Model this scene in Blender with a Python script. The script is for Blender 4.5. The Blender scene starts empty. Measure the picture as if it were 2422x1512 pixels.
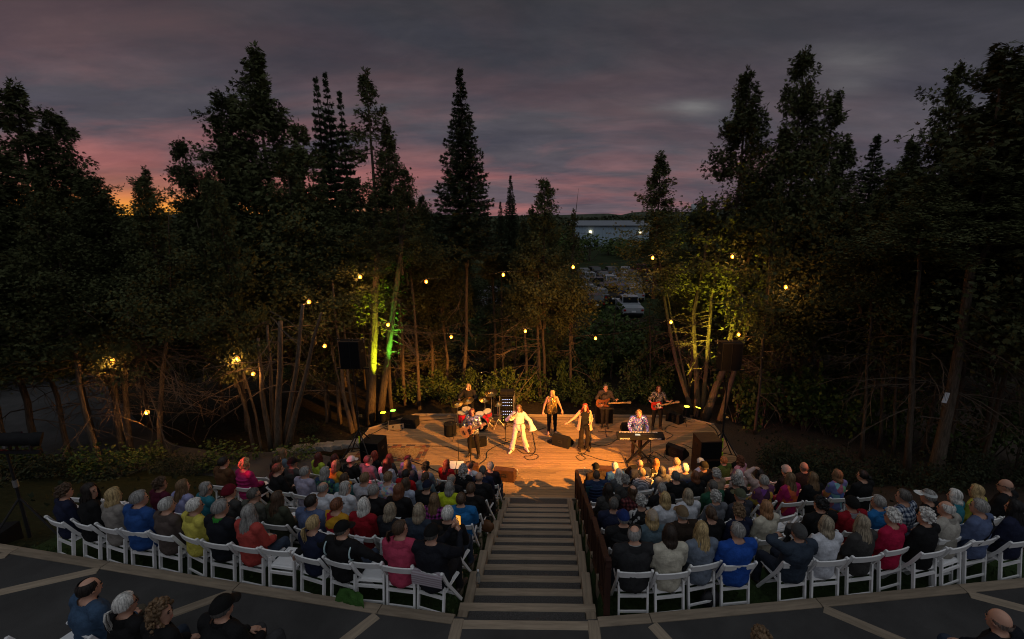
import bpy, bmesh, math, random
import numpy as np
from mathutils import Vector, Matrix, Euler, noise
R = math.radians
SC = bpy.context.scene
COL = SC.collection
rng = random.Random(7)
# ------------------------------------------------------------------ measures of the place (metres, stage deck top = 0)
PITCH = math.atan((756 - 520) / 1080.0)
RISE, TREAD = 0.1876, 0.4664           # one stair
ZP = 14 * RISE                         # level of the asphalt walk above the rows
Y0, YC = 4.95, 33.0                    # edge of that walk, centre of the curved rows
CAMP = Vector((0.3, 0.0, ZP + 5.07))
CYAW = R(0.8)
# ------------------------------------------------------------------ camera
cam = bpy.data.objects.new('camera', bpy.data.cameras.new('camera')); COL.objects.link(cam)
cam.location = CAMP
cam.rotation_euler = (R(90) - PITCH, 0, CYAW)
cam.data.sensor_width = 36; cam.data.lens = 1080 / 2421 * 36
cam.data.shift_x = -74.5 / 2421
cam.data.clip_start = 0.1; cam.data.clip_end = 6000
SC.camera = cam
# ------------------------------------------------------------------ sky
W = bpy.data.worlds.new('World'); SC.world = W; W.use_nodes = True
nt = W.node_tree; nt.nodes.clear()
def N(t, **k):
    n = nt.nodes.new(t)
    for a, b in k.items(): setattr(n, a, b)
    return n
def L(a, b): nt.links.new(a, b)
def mth(op, a, b=None, clamp=False):
    n = N('ShaderNodeMath', operation=op); n.use_clamp = clamp
    for i, v in enumerate((a, b)):
        if v is None: continue
        if isinstance(v, (int, float)): n.inputs[i].default_value = v
        else: L(v, n.inputs[i])
    return n.outputs[0]
def rampn(fac, stops):
    n = N('ShaderNodeValToRGB'); cr = n.color_ramp
    while len(cr.elements) < len(stops): cr.elements.new(0.5)
    for e, (p, c) in zip(cr.elements, stops): e.position = p; e.color = (*c, 1)
    L(fac, n.inputs[0]); return n.outputs[0]
def mixc(fac, a, b, mode='MIX'):
    n = N('ShaderNodeMix', data_type='RGBA', blend_type=mode)
    for s, v in ((n.inputs[0], fac), (n.inputs[6], a), (n.inputs[7], b)):
        if isinstance(v, (int, float)): s.default_value = v
        elif isinstance(v, tuple): s.default_value = (*v, 1)
        else: L(v, s)
    return n.outputs[2]
tc = N('ShaderNodeTexCoord'); sep = N('ShaderNodeSeparateXYZ'); L(tc.outputs['Generated'], sep.inputs[0])
zz = mth('MAXIMUM', sep.outputs[2], 0.0)
den = mth('ADD', zz, 0.19)
cx, cy = mth('DIVIDE', sep.outputs[0], den), mth('DIVIDE', sep.outputs[1], den)
comb = N('ShaderNodeCombineXYZ'); L(mth('MULTIPLY', cx, 0.55), comb.inputs[0]); L(mth('MULTIPLY', cy, 1.0), comb.inputs[1])
def cloud(scale, detail, off, rough=0.55):
    m = N('ShaderNodeVectorMath', operation='ADD'); L(comb.outputs[0], m.inputs[0]); m.inputs[1].default_value = off
    n = N('ShaderNodeTexNoise'); n.inputs['Scale'].default_value = scale; n.inputs['Detail'].default_value = detail; n.inputs['Roughness'].default_value = rough
    n.inputs['Distortion'].default_value = 0.4
    L(m.outputs[0], n.inputs['Vector']); return n.outputs['Fac']
base = rampn(zz, [(0.0, (.125, .098, .118)), (.06, (.105, .088, .105)), (.14, (.080, .078, .094)), (.27, (.056, .055, .066)), (.42, (.036, .037, .043)), (1.0, (.050, .052, .062))])
c1 = cloud(1.45, 6, (3.1, 1.7, 0)); c2 = cloud(4.2, 7, (9.3, 4.1, 2), .62); c3 = cloud(1.5, 5, (21.0, 8.0, 5), .6)
# how far towards the sunset (ahead and to the left)
dotn = N('ShaderNodeVectorMath', operation='DOT_PRODUCT'); L(tc.outputs['Generated'], dotn.inputs[0]); dotn.inputs[1].default_value = Vector((-.66, .75, .0)).normalized()
sunward = mth('MULTIPLY', mth('ADD', dotn.outputs['Value'], -0.08), 1.12, True)
lowness = rampn(zz, [(0.0, (1, 1, 1)), (.07, (.95,) * 3), (.15, (.52,) * 3), (.22, (.17,) * 3), (.40, (.07,) * 3), (.7, (0, 0, 0))])
pinkm = mth('MULTIPLY', mth('MULTIPLY', rampn(c1, [(.42, (.06,) * 3), (.62, (1,) * 3)]), lowness), mth('POWER', sunward, 1.1))
skyc = mixc(pinkm, base, (.36, .130, .122))
skyc = mixc(mth('MULTIPLY', rampn(c2, [(.40, (0,) * 3), (.70, (1,) * 3)]), .55), skyc, mixc(1.0, skyc, (1.55, 1.5, 1.48), 'MULTIPLY'))
skyc = mixc(mth('MULTIPLY', rampn(c3, [(.38, (1,) * 3), (.60, (0,) * 3)]), .75), skyc, mixc(1.0, skyc, (.62, .68, .78), 'MULTIPLY'))
# a few pale wisps high on the right
ux, uw = mth('DIVIDE', sep.outputs[0], mth('MAXIMUM', sep.outputs[1], .05)), mth('DIVIDE', sep.outputs[2], mth('MAXIMUM', sep.outputs[1], .05))
for (a0, w0, sa, sw, g0) in ((.292, .222, .045, .013, .75), (.215, .217, .05, .008, .25), (.60, .31, .09, .03, .32), (.59, .26, .06, .02, .28)):
    da = mth('DIVIDE', mth('SUBTRACT', ux, a0), sa); dw = mth('DIVIDE', mth('SUBTRACT', uw, w0), sw); e2 = mth('MULTIPLY', mth('ADD', mth('MULTIPLY', da, da), mth('MULTIPLY', dw, dw)), -1.0)
    skyc = mixc(mth('MULTIPLY', mth('MULTIPLY', mth('POWER', 2.718, e2), g0), mth('MULTIPLY', c2, 1.6)), skyc, (.22, .215, .215))
# the sunset itself, low behind the trees
gd = N('ShaderNodeVectorMath', operation='DOT_PRODUCT'); L(tc.outputs['Generated'], gd.inputs[0]); gd.inputs[1].default_value = Vector((-.70, .712, .0)).normalized()
glow = mth('MULTIPLY', rampn(gd.outputs['Value'], [(.86, (0,) * 3), (.96, (.55,) * 3), (1.0, (1,) * 3)]), rampn(zz, [(0.0, (1,) * 3), (.022, (.8,) * 3), (.05, (.25,) * 3), (.11, (.0,) * 3)]))
skyc = mixc(glow, skyc, rampn(zz, [(0.0, (1.15, .52, .05)), (.03, (1.1, .36, .04)), (.08, (.62, .17, .085)), (.15, (.40, .13, .11))]))
bg = N('ShaderNodeBackground'); L(skyc, bg.inputs[0]); bg.inputs[1].default_value = 1.0
out = N('ShaderNodeOutputWorld'); L(bg.outputs[0], out.inputs[0])
# ------------------------------------------------------------------ the dull evening sky's own light from above
sd = bpy.data.lights.new('sun', 'SUN'); sd.energy = 0.68; sd.angle = R(100); sd.color = (.90, .95, 1.0)
sun = bpy.data.objects.new('sun', sd); COL.objects.link(sun); sun.rotation_euler = (R(24), R(6), 0)
# ------------------------------------------------------------------ exposure
SC.view_settings.view_transform = 'Standard'; SC.view_settings.look = 'None'
SC.view_settings.exposure = 0; SC.view_settings.gamma = 1
SC.render.engine = 'CYCLES'; SC.cycles.pixel_filter_type = 'BLACKMAN_HARRIS'; SC.cycles.filter_width = 1.05
SC.cycles.use_denoising = True; SC.cycles.max_bounces = 5; SC.cycles.diffuse_bounces = 2; SC.cycles.glossy_bounces = 2
SC.cycles.transmission_bounces = 3; SC.cycles.transparent_max_bounces = 4; SC.cycles.sample_clamp_indirect = 4
SC.cycles.caustics_reflective = False; SC.cycles.caustics_refractive = False
# ------------------------------------------------------------------ measuring from the photograph (2421 wide) back into the place
_cy, _sy, _cp, _sp = math.cos(CYAW), math.sin(CYAW), math.cos(PITCH), math.sin(PITCH)
def ray(u, v):
    dx = (u - 1285) / 1080.0; dy = (756 - v) / 1080.0
    X, Y, Z = dx, _cp + dy * _sp, -_sp + dy * _cp
    return Vector((X * _cy - Y * _sy, X * _sy + Y * _cy, Z))
def at(u, v, z=None, Y=None):
    d = ray(u, v)
    k = (z - CAMP.z) / d.z if z is not None else (Y - CAMP.y) / d.y
    return CAMP + d * k
def wing(x): return (.172 if x < 0 else .128) * (math.sqrt(x * x + 1) - 1)
def srow(x, y): return y - wing(x)          # how far towards the stage, along the curved rows
def smooth(a, b, x):
    t = min(1, max(0, (x - a) / (b - a))); return t * t * (3 - 2 * t)
def terrace(i): return ZP - RISE * (2 * i + 1)
def ground_z(x, y):
    s = srow(x, y)
    if s <= Y0: zt = ZP - .02
    else:
        i = min(6, int((s - Y0) / (2 * TREAD))); zt = terrace(i)
        if s > Y0 + 14 * TREAD: zt = -.12
    f = max(0, (s - Y0) / (14 * TREAD)); zs = ZP * (1 - f) - .1 if f < 1 else -.12 - .1 * smooth(1, 1.5, f)
    if s <= Y0: zs = ZP - .02
    zs = zs + .10 * noise.noise(Vector((x * .5, y * .5, 3))) * smooth(7, 9, abs(x))
    ext = 8.3 - max(0, s - Y0) * .30                       # the seating rows get shorter towards the stage
    b = smooth(ext - .35, ext + .35, abs(x))
    z = zt * (1 - b) + zs * b
    if abs(x) < 1.0 and s > Y0 - .02: z -= .6
    if s > Y0 + 14 * TREAD:
        z = z - .16 * smooth(11.4, 12.5, y)
    return z
# ------------------------------------------------------------------ object properties
def tag(o, label=None, cat=None, group=None, kind=None):
    for k, v in (('label', label), ('category', cat), ('group', group), ('kind', kind)):
        if v: o[k] = v
    return o
def link(o, parent=None):
    COL.objects.link(o)
    if parent is not None: o.parent = parent
    return o
def thing(name, label, cat, loc=(0, 0, 0), rz=0, group=None):
    o = bpy.data.objects.new(name, None); o.empty_display_size = .1
    link(o); o.location = loc; o.rotation_euler = (0, 0, rz)
    return tag(o, label, cat, group)
def inst(name, me, parent=None, loc=(0, 0, 0), rot=(0, 0, 0), sc=(1, 1, 1)):
    o = bpy.data.objects.new(name, me); link(o, parent); o.location = loc; o.rotation_euler = rot; o.scale = sc
    return o
def dup(root, loc, rz, label=None, group=None, scale=None):
    r = root.copy(); COL.objects.link(r); r.location = loc; r.rotation_euler = (0, 0, rz)
    if label: r['label'] = label
    if group: r['group'] = group
    if scale: r.scale = scale
    for ch in list(root.children):
        c = ch.copy(); COL.objects.link(c); c.parent = r
        for g in ch.children:
            d = g.copy(); COL.objects.link(d); d.parent = c
    return r
# ------------------------------------------------------------------ mesh collector
class MB:
    def __init__(s): s.v = []; s.f = []; s.mi = []; s.m = 0
    def add(s, vs, fs):
        b = len(s.v); s.v += [tuple(v) for v in vs]; s.f += [tuple(i + b for i in f) for f in fs]; s.mi += [s.m] * len(fs); return s
    def box(s, c, size, rot=None, taper=1.0):
        hx, hy, hz = size[0] / 2, size[1] / 2, size[2] / 2
        vs = [Vector((x * hx * (taper if z > 0 else 1), y * hy * (taper if z > 0 else 1), z * hz)) for z in (-1, 1) for x, y in ((-1, -1), (1, -1), (1, 1), (-1, 1))]
        if rot is not None: vs = [rot @ v for v in vs]
        c = Vector(c)
        return s.add([v + c for v in vs], [(0, 3, 2, 1), (4, 5, 6, 7), (0, 1, 5, 4), (1, 2, 6, 5), (2, 3, 7, 6), (3, 0, 4, 7)])
    def bar(s, a, b, w, h, up=(0, 0, 1)):
        a, b = Vector(a), Vector(b); d = (b - a); l = d.length; d.normalize(); up = Vector(up)
        x = d.cross(up)
        if x.length < 1e-4: x = d.cross(Vector((0, 1, 0)))
        x.normalize(); u = x.cross(d)
        return s.box((a + b) / 2, (w, l, h), Matrix((x, d, u)).transposed())
    def tube(s, pts, rad, n=6, caps=True, flat=1.0):
        pts = [Vector(p) for p in pts]; k = len(pts)
        if not isinstance(rad, (list, tuple)): rad = [rad] * k
        vs = []; prev = None
        for i, p in enumerate(pts):
            d = (pts[min(i + 1, k - 1)] - pts[max(i - 1, 0)])
            if d.length < 1e-7: d = Vector((0, 0, 1))
            d.normalize()
            if prev is None:
                x = d.cross(Vector((0, 0, 1)))
                if x.length < .05: x = d.cross(Vector((0, 1, 0)))
            else: x = prev - d * prev.dot(d)
            x.normalize(); prev = x; y = d.cross(x)
            for j in range(n):
                a = 2 * math.pi * j / n; vs.append(p + (x * math.cos(a) + y * math.sin(a) * flat) * rad[i])
        fs = [(i * n + j, i * n + (j + 1) % n, (i + 1) * n + (j + 1) % n, (i + 1) * n + j) for i in range(k - 1) for j in range(n)]
        if caps: fs += [tuple(range(n - 1, -1, -1)), tuple(range((k - 1) * n, k * n))]
        return s.add(vs, fs)
    def cap(s, a, b, r0, r1, n=10):                        # capsule
        a, b = Vector(a), Vector(b); d = (b - a); l = d.length; d = d.normalized() if l > 1e-6 else Vector((0, 0, 1))
        pts = [a - d * r0 * .98, a - d * r0 * .75, a - d * r0 * .35, a, b, b + d * r1 * .35, b + d * r1 * .75, b + d * r1 * .98]
        return s.tube(pts, [r0 * .2, r0 * .66, r0 * .94, r0, r1, r1 * .94, r1 * .66, r1 * .2], n)
    def ell(s, c, r, M=None, nu=12, nv=8):
        c = Vector(c); vs = [Vector((0, 0, r[2]))]
        for i in range(1, nv):
            t = math.pi * i / nv
            for j in range(nu):
                a = 2 * math.pi * j / nu; vs.append(Vector((r[0] * math.sin(t) * math.cos(a), r[1] * math.sin(t) * math.sin(a), r[2] * math.cos(t))))
        vs.append(Vector((0, 0, -r[2])))
        if M is not None: vs = [M @ v for v in vs]
        fs = [(0, 1 + j, 1 + (j + 1) % nu) for j in range(nu)]
        for i in range(nv - 2):
            for j in range(nu):
                a = 1 + i * nu + j; b = 1 + i * nu + (j + 1) % nu; fs.append((a, a + nu, b + nu, b))
        e = len(vs) - 1; o = 1 + (nv - 2) * nu
        fs += [(e, o + (j + 1) % nu, o + j) for j in range(nu)]
        return s.add([v + c for v in vs], fs)
    def lathe(s, prof, c=(0, 0, 0), n=16, M=None, caps=True):
        c = Vector(c); vs = []
        for r, z in prof:
            for j in range(n):
                a = 2 * math.pi * j / n; v = Vector((r * math.cos(a), r * math.sin(a), z)); vs.append((M @ v if M is not None else v) + c)
        k = len(prof)
        fs = [(i * n + j, i * n + (j + 1) % n, (i + 1) * n + (j + 1) % n, (i + 1) * n + j) for i in range(k - 1) for j in range(n)]
        if caps: fs += [tuple(range(n - 1, -1, -1)), tuple(range((k - 1) * n, k * n))]
        return s.add(vs, fs)
    def prism(s, poly, z0, z1, M=None, c=(0, 0, 0)):       # outline in x,y pushed from z0 to z1
        n = len(poly); c = Vector(c)
        vs = [Vector((x, y, z)) for z in (z0, z1) for x, y in poly]
        if M is not None: vs = [M @ v for v in vs]
        return s.add([v + c for v in vs], [tuple(range(n - 1, -1, -1)), tuple(range(n, 2 * n))] + [(i, (i + 1) % n, n + (i + 1) % n, n + i) for i in range(n)])
    def mesh(s, name, mats, smooth=False):
        me = bpy.data.meshes.new(name); me.from_pydata(s.v, [], s.f)
        for m in (mats if isinstance(mats, (list, tuple)) else [mats]): me.materials.append(m)
        if any(s.mi): me.polygons.foreach_set('material_index', s.mi)
        if smooth: me.polygons.foreach_set('use_smooth', [True] * len(s.f))
        me.update(); return me
    def build(s, name, mats, parent=None, smooth=False, loc=(0, 0, 0), rot=(0, 0, 0)):
        return inst(name, s.mesh(name, mats, smooth), parent, loc, rot)
def np_mesh(name, v, f, mats, mi=None, smooth=False):      # v: (n,3), f: (m,k) of one polygon size
    me = bpy.data.meshes.new(name); v = np.asarray(v, np.float32); f = np.asarray(f, np.int32); k = f.shape[1]
    me.vertices.add(len(v)); me.vertices.foreach_set('co', v.ravel())
    me.loops.add(f.size); me.loops.foreach_set('vertex_index', f.ravel())
    me.polygons.add(len(f)); me.polygons.foreach_set('loop_start', np.arange(len(f), dtype=np.int32) * k); me.polygons.foreach_set('loop_total', np.full(len(f), k, np.int32))
    for m in (mats if isinstance(mats, (list, tuple)) else [mats]): me.materials.append(m)
    if mi is not None: me.polygons.foreach_set('material_index', np.asarray(mi, np.int32))
    if smooth: me.polygons.foreach_set('use_smooth', [True] * len(f))
    me.update(calc_edges=True); return me
# ------------------------------------------------------------------ materials
def newmat(name):
    m = bpy.data.materials.new(name); m.use_nodes = True; n = m.node_tree
    b = n.nodes['Principled BSDF']; return m, n, b
def setb(b, **k):
    for a, v in k.items():
        a = {'rough': 'Roughness', 'metal': 'Metallic', 'spec': 'Specular IOR Level'}[a]; b.inputs[a].default_value = v
def nd(n, t, **k):
    o = n.nodes.new(t)
    for a, v in k.items():
        if a in o.inputs.keys(): o.inputs[a].default_value = v
        else: setattr(o, a, v)
    return o
def mat(name, col, rough=.6, amt=.25, scale=6.0, metal=0.0, bump=0.0, bscale=40.0, objcol=False, rnd=0.0, stretch=None, coord='Object', spec=.35, grain=None, gain=1.0):
    """base colour varied by noise (amt), by object (rnd), optionally the object's own colour (objcol), fine relief (bump)"""
    m, n, b = newmat(name); setb(b, rough=rough, metal=metal, spec=spec)
    tcn = nd(n, 'ShaderNodeTexCoord'); src = tcn.outputs[coord]
    if stretch:
        mp = nd(n, 'ShaderNodeMapping'); mp.inputs['Scale'].default_value = stretch; n.links.new(src, mp.inputs[0]); src = mp.outputs[0]
    no = nd(n, 'ShaderNodeTexNoise', Scale=scale, Detail=5.0, Roughness=.6); n.links.new(src, no.inputs['Vector'])
    mr = nd(n, 'ShaderNodeMapRange'); mr.inputs['From Min'].default_value = .25; mr.inputs['From Max'].default_value = .75
    mr.inputs['To Min'].default_value = (1 - amt) * gain; mr.inputs['To Max'].default_value = (1 + amt) * gain; n.links.new(no.outputs['Fac'], mr.inputs[0]); fac = mr.outputs[0]
    oi = nd(n, 'ShaderNodeObjectInfo')
    if rnd:
        mr2 = nd(n, 'ShaderNodeMapRange'); mr2.inputs['To Min'].default_value = 1 - rnd; mr2.inputs['To Max'].default_value = 1 + rnd; n.links.new(oi.outputs['Random'], mr2.inputs[0])
        mm = nd(n, 'ShaderNodeMath', operation='MULTIPLY'); n.links.new(fac, mm.inputs[0]); n.links.new(mr2.outputs[0], mm.inputs[1]); fac = mm.outputs[0]
    vm = nd(n, 'ShaderNodeVectorMath', operation='SCALE')
    if objcol: n.links.new(oi.outputs['Color'], vm.inputs[0])
    else: vm.inputs[0].default_value = col
    n.links.new(fac, vm.inputs['Scale']); n.links.new(vm.outputs[0], b.inputs['Base Color'])
    if bump:
        n2 = nd(n, 'ShaderNodeTexNoise', Scale=bscale, Detail=4.0); n.links.new(src, n2.inputs['Vector'])
        bp = nd(n, 'ShaderNodeBump', Strength=bump, Distance=.02); n.links.new(n2.outputs['Fac'], bp.inputs['Height']); n.links.new(bp.outputs[0], b.inputs['Normal'])
    return m
def emat(name, col, strength):
    m, n, b = newmat(name); b.inputs['Base Color'].default_value = (*[min(1, c) for c in col], 1)
    b.inputs['Emission Color'].default_value = (*col, 1); b.inputs['Emission Strength'].default_value = strength; return m
M = {}
M['asphalt'] = mat('asphalt', (.053, .051, .050), .92, .35, 1.2, bump=.5, bscale=120, spec=.2)
M['gritty'] = mat('stair_asphalt', (.072, .070, .068), .95, .5, 60, bump=.8, bscale=150, spec=.2)
M['timber'] = mat('timber', (.265, .212, .155), .85, .35, 3.0, bump=.4, bscale=30, rnd=.18, stretch=(.6, 6, 6), spec=.2)
M['plank'] = mat('deck_plank', (.27, .182, .100), .72, .28, 2.5, bump=.25, bscale=25, rnd=.2, stretch=(.5, 9, 9), spec=.25)
M['darkwood'] = mat('under_deck', (.05, .035, .025), .9)
M['redwood'] = mat('stained_rail', (.040, .017, .012), .75, .3, 5, bump=.2, rnd=.15, stretch=(4, 4, .6), spec=.2)
M['lawn'] = mat('lawn', (.028, .046, .016), .95, .5, 14, bump=.6, bscale=90, spec=.1)
M['soil'] = mat('forest_floor', (.026, .021, .014), .95, .6, 9, bump=.9, bscale=40, spec=.1)
M['mulch'] = mat('bark_mulch', (.060, .046, .036), .95, .65, 30, bump=1.0, bscale=70, spec=.1)
M['field'] = mat('mown_field', (.022, .032, .012), .95, .4, .4, bump=.4, bscale=4, spec=.1)
M['white'] = mat('white_resin', (.80, .80, .80), .45, .05, 8, rnd=.04, spec=.4)
M['pad'] = mat('white_vinyl_pad', (.74, .75, .76), .5, .08, 9, spec=.4)
M['black'] = mat('black_plastic', (.012, .012, .013), .75, .3, 12, bump=.15, bscale=120, spec=.12)
M['grille'] = mat('speaker_grille', (.008, .008, .009), .95, .3, 200, spec=.03)
M['brownbox'] = mat('worn_brown_cabinet', (.060, .026, .014), .6, .35, 8, bump=.2)
M['steel'] = mat('bright_steel', (.55, .55, .55), .3, .1, 10, metal=1.0)
M['alu'] = mat('aluminium_trim', (.50, .50, .50), .4, .1, 20, metal=.9)
M['dkmetal'] = mat('black_metal', (.02, .02, .022), .45, .1, 20, metal=.3)
M['skin'] = mat('skin', (.48, .27, .19), .55, .10, 20, objcol=False, rnd=.22, spec=.35)
M['eye'] = mat('eye', (.03, .02, .015), .2, 0, 1)
M['lip'] = mat('lip', (.36, .12, .10), .5, .1, 9)
M['cloth'] = mat('cloth', (.5, .5, .5), .9, .30, 9, objcol=True, bump=.5, bscale=60, spec=.15)
M['hair'] = mat('hair', (.5, .5, .5), .6, .62, 46, objcol=True, bump=.6, bscale=70, spec=.35, stretch=(1, 1, .25))
M['hair_low'] = mat('hair_lowlight', (.5, .5, .5), .6, .5, 46, objcol=True, spec=.3, stretch=(1, 1, .25), gain=.62)
M['hair_high'] = mat('hair_highlight', (.5, .5, .5), .5, .4, 46, objcol=True, spec=.4, stretch=(1, 1, .25), gain=1.15)
M['leather'] = mat('shoe_leather', (.03, .022, .018), .5, .3, 10)
M['paper'] = mat('printed_paper', (.72, .74, .78), .8, .05, 30)
M['bark'] = mat('tree_bark', (.100, .078, .060), .95, .60, 6, bump=1.0, bscale=16, stretch=(6, 6, .7), spec=.1, rnd=.15)
M['twig'] = mat('dead_twig', (.10, .075, .056), .95, .3, 5, spec=.1)
M['cedar'] = mat('cedar_spray', (.062, .070, .026), .8, .55, 1.1, rnd=.22, spec=.2)
M['spruce'] = mat('spruce_needles', (.046, .060, .030), .8, .5, 1.3, rnd=.15, spec=.2)
M['leaf'] = mat('broad_leaf', (.055, .085, .016), .65, .5, 2.0, rnd=.2, spec=.3)
M['shrub'] = mat('low_juniper', (.036, .044, .024), .85, .5, 3.0, rnd=.2, spec=.15)
M['limestone'] = mat('limestone', (.20, .185, .165), .9, .35, 4, bump=.8, bscale=14, rnd=.2)
M['glass'] = mat('car_glass', (.012, .014, .018), .1, 0, 1, spec=.6)
M['paint'] = mat('car_paint', (.5, .5, .5), .3, .04, 3, objcol=True, spec=.5)
M['rubber'] = mat('tyre_rubber', (.012, .012, .012), .9)
def glassmat(name, col):
    m, n, b = newmat(name); b.inputs['Base Color'].default_value = (*col, 1); setb(b, rough=.08); b.inputs['Transmission Weight'].default_value = .85; return m
M['clear'] = glassmat('clear_plastic', (.85, .92, .95))
def sgroup(name): return tag(link(bpy.data.objects.new(name, None)), kind='structure')
# ------------------------------------------------------------------ ground: one sheet to the horizon, finer near the seating
def axis(lo, hi, fine_lo, fine_hi, step, grow=1.35):
    a = list(np.arange(fine_lo, fine_hi + 1e-6, step)); d = step
    x = fine_hi
    while x < hi: d *= grow; x += d; a.append(x)
    d = step; x = fine_lo
    while x > lo: d *= grow; x -= d; a.insert(0, x)
    return np.array(a)
# seating slope (its own fine sheet, following the terraces)
def slope_sheet():
    xs = np.arange(-16, 16.01, .16); ss = []
    for i in range(8):
        s0 = Y0 + 2 * TREAD * i
        ss += [s0 - .012, s0 + .012] if i else [Y0 - .15, Y0 - .012, Y0 + .012]
        if i < 7: ss += list(s0 + np.array([.12, .28, .46, .64, .8]))
    ss += [11.75, 12.0, 12.4, 12.9, 13.6, 14.5]
    V, F, MI = [], [], []
    for s in ss:
        for x in xs:
            y = s + wing(x); V.append((x, y, ground_z(x, y) + .02 * noise.noise(Vector((x * 3, y * 3, 0)))))
    n = len(xs)
    for j in range(len(ss) - 1):
        for i in range(n - 1):
            F.append((j * n + i, j * n + i + 1, (j + 1) * n + i + 1, (j + 1) * n + i))
            x = xs[i]; s = ss[j]; ext = 8.3 - max(0, s - Y0) * .30
            MI.append(0 if abs(x) < ext + .1 + .3 * math.sin(x * 5 + s * 3) else (1 if x > 0 else 2))
    me = np_mesh('seating_slope', V, F, [M['lawn'], M['mulch'], mat('ivy_bank', (.016, .021, .009), .95, .6, 12, bump=1.0, bscale=30, spec=.1)], MI, True)
    return tag(inst('seating_slope', me), kind='structure')
slope_sheet()
gx = axis(-1500, 1500, -40, 40, 2.0); gy = axis(-60, 2600, 9, 80, 2.0)
V = [(x, y, -.30 + (.06 * noise.noise(Vector((x * .3, y * .3, 1))) if y < 60 else 0) + (-.25 if y < 14.4 else 0) - .0 * y) for y in gy for x in gx]; n = len(gx)
F, MI = [], []
for j in range(len(gy) - 1):
    for i in range(n - 1):
        F.append((j * n + i, j * n + i + 1, (j + 1) * n + i + 1, (j + 1) * n + i)); MI.append(1 if gy[j] > 36 else (2 if gx[i] > 4 and gy[j] < 19 else 0))
tag(inst('ground', np_mesh('ground', V, F, [M['soil'], M['field'], M['mulch']], MI, True)), kind='structure')
# ------------------------------------------------------------------ asphalt walk above the rows, with its timber kerb and dividers
def arc_pt(x, s, z): return Vector((x, s + wing(x), z))
mb = MB(); xs = np.arange(-16, 16.01, .5)
top = [arc_pt(x, Y0 - .02, ZP) for x in xs]; bot = [Vector((x, -16, ZP)) for x in xs]
mb.add(top + bot, [(i, len(xs) + i, len(xs) + i + 1, i + 1)[::-1] for i in range(len(xs) - 1)])
walk = tag(mb.build('pavement', M['asphalt']), kind='structure')
kerb_x = [-15, -12.6, -10.3, -8.05, -6.35, -4.1, -1.95, -.93, .93, 1.62, 3.95, 6.1, 8.3, 10.6, 13, 15.4]
kerb = sgroup('kerb')
def timber(a, b, w, h, parent, z_extra=0):
    a, b = Vector(a), Vector(b); d = b - a; l = d.length; mb = MB(); n = 3
    o = bpy.data.objects.new('timber', None)
    q = .012
    pr = [(-w / 2, -h), (w / 2, -h), (w / 2, -q), (w / 2 - q, 0), (-w / 2 + q, 0), (-w / 2, -q)]
    vs = [Vector((x, y, z)) for x in (-l / 2, l / 2) for y, z in pr]
    mb.add(vs, [tuple(range(5, -1, -1)), tuple(range(6, 12))] + [(i, (i + 1) % 6, 6 + (i + 1) % 6, 6 + i) for i in range(6)])
    ob = mb.build('timber', M['timber'], parent); ob.location = (a + b) / 2 + Vector((0, 0, z_extra)); ob.rotation_euler = (0, 0, math.atan2(d.y, d.x)); return ob
for a, b in zip(kerb_x, kerb_x[1:]):
    if a == -.93: continue
    p, q = arc_pt(a, Y0 - .07, ZP + .022), arc_pt(b, Y0 - .07, ZP + .022); d = (q - p).normalized() * .006
    timber(p + d, q - d, .15, .2, kerb); 
for x, dx in ((-8.05, -2.6), (-6.35, -2.2), (-4.1, -1.35), (-1.95, -.72), (1.62, .95), (3.95, 1.75), (6.1, 2.5), (8.3, 3.2)):
    p = arc_pt(x, Y0 - .15, ZP + .012); dirv = Vector((p.x, p.y - YC + 14.0, 0)); dirv = Vector((p.x * .36, -1, 0)).normalized()
    for k in range(2): timber(p + dirv * (.02 + 2.45 * k), p + dirv * (2.45 * (k + 1)), .15, .15, kerb)
# terrace timbers holding each grass step near the aisle
ter = sgroup('terrace_wall')
for i in range(1, 7):
    s = Y0 + 2 * TREAD * i
    for sgn in (-1, 1):
        ext = 8.0 - (s - Y0) * .30; cuts = [1.02, 2.6, 4.6, ext] if ext > 5 else [1.02, 2.6, ext]
        for a, b in zip(cuts, cuts[1:]):
            p, q = arc_pt(sgn * a, s - .05, terrace(i - 1) + .03), arc_pt(sgn * b, s - .05, terrace(i - 1) + .03); timber(p, q, .12, .36, ter)
# ------------------------------------------------------------------ stairs: 14 asphalt treads held by timbers
stairs = sgroup('stairs')
HW = .80                                                   # half width between the stringers
for k in range(14):
    y = Y0 + TREAD * k; z = ZP - RISE * k
    wide = k % 2 == 1
    w = HW + .145 if wide else HW
    timber((-w, y - .075, z + .004), (w, y - .075, z + .004), .15, RISE + .02, stairs)
    y1 = y + TREAD - .15 if k < 13 else 11.53
    tr = MB().box((0, (y + y1) / 2 + .001, z - RISE - .05), (2 * HW - .01, y1 - y, .10)).build('tread', M['gritty'], stairs)
    if wide or k == 0:
        for sgn in (-1, 1):                                # stringer timbers along the sides, stepping every two stairs
            x = sgn * (HW + .075); y2 = y + 2 * TREAD - .15 if k else y + TREAD - .15
            if k == 13: y2 = 11.53
            timber((x, y + .002, z - RISE + .012), (x, y2 - .002, z - RISE + .012), .14, .38, stairs)
for sgn in (-1, 1): timber((sgn * (HW + .075), Y0 - 2.6, ZP + .012), (sgn * (HW + .075), Y0 - .002, ZP + .012), .15, .2, stairs)
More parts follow.
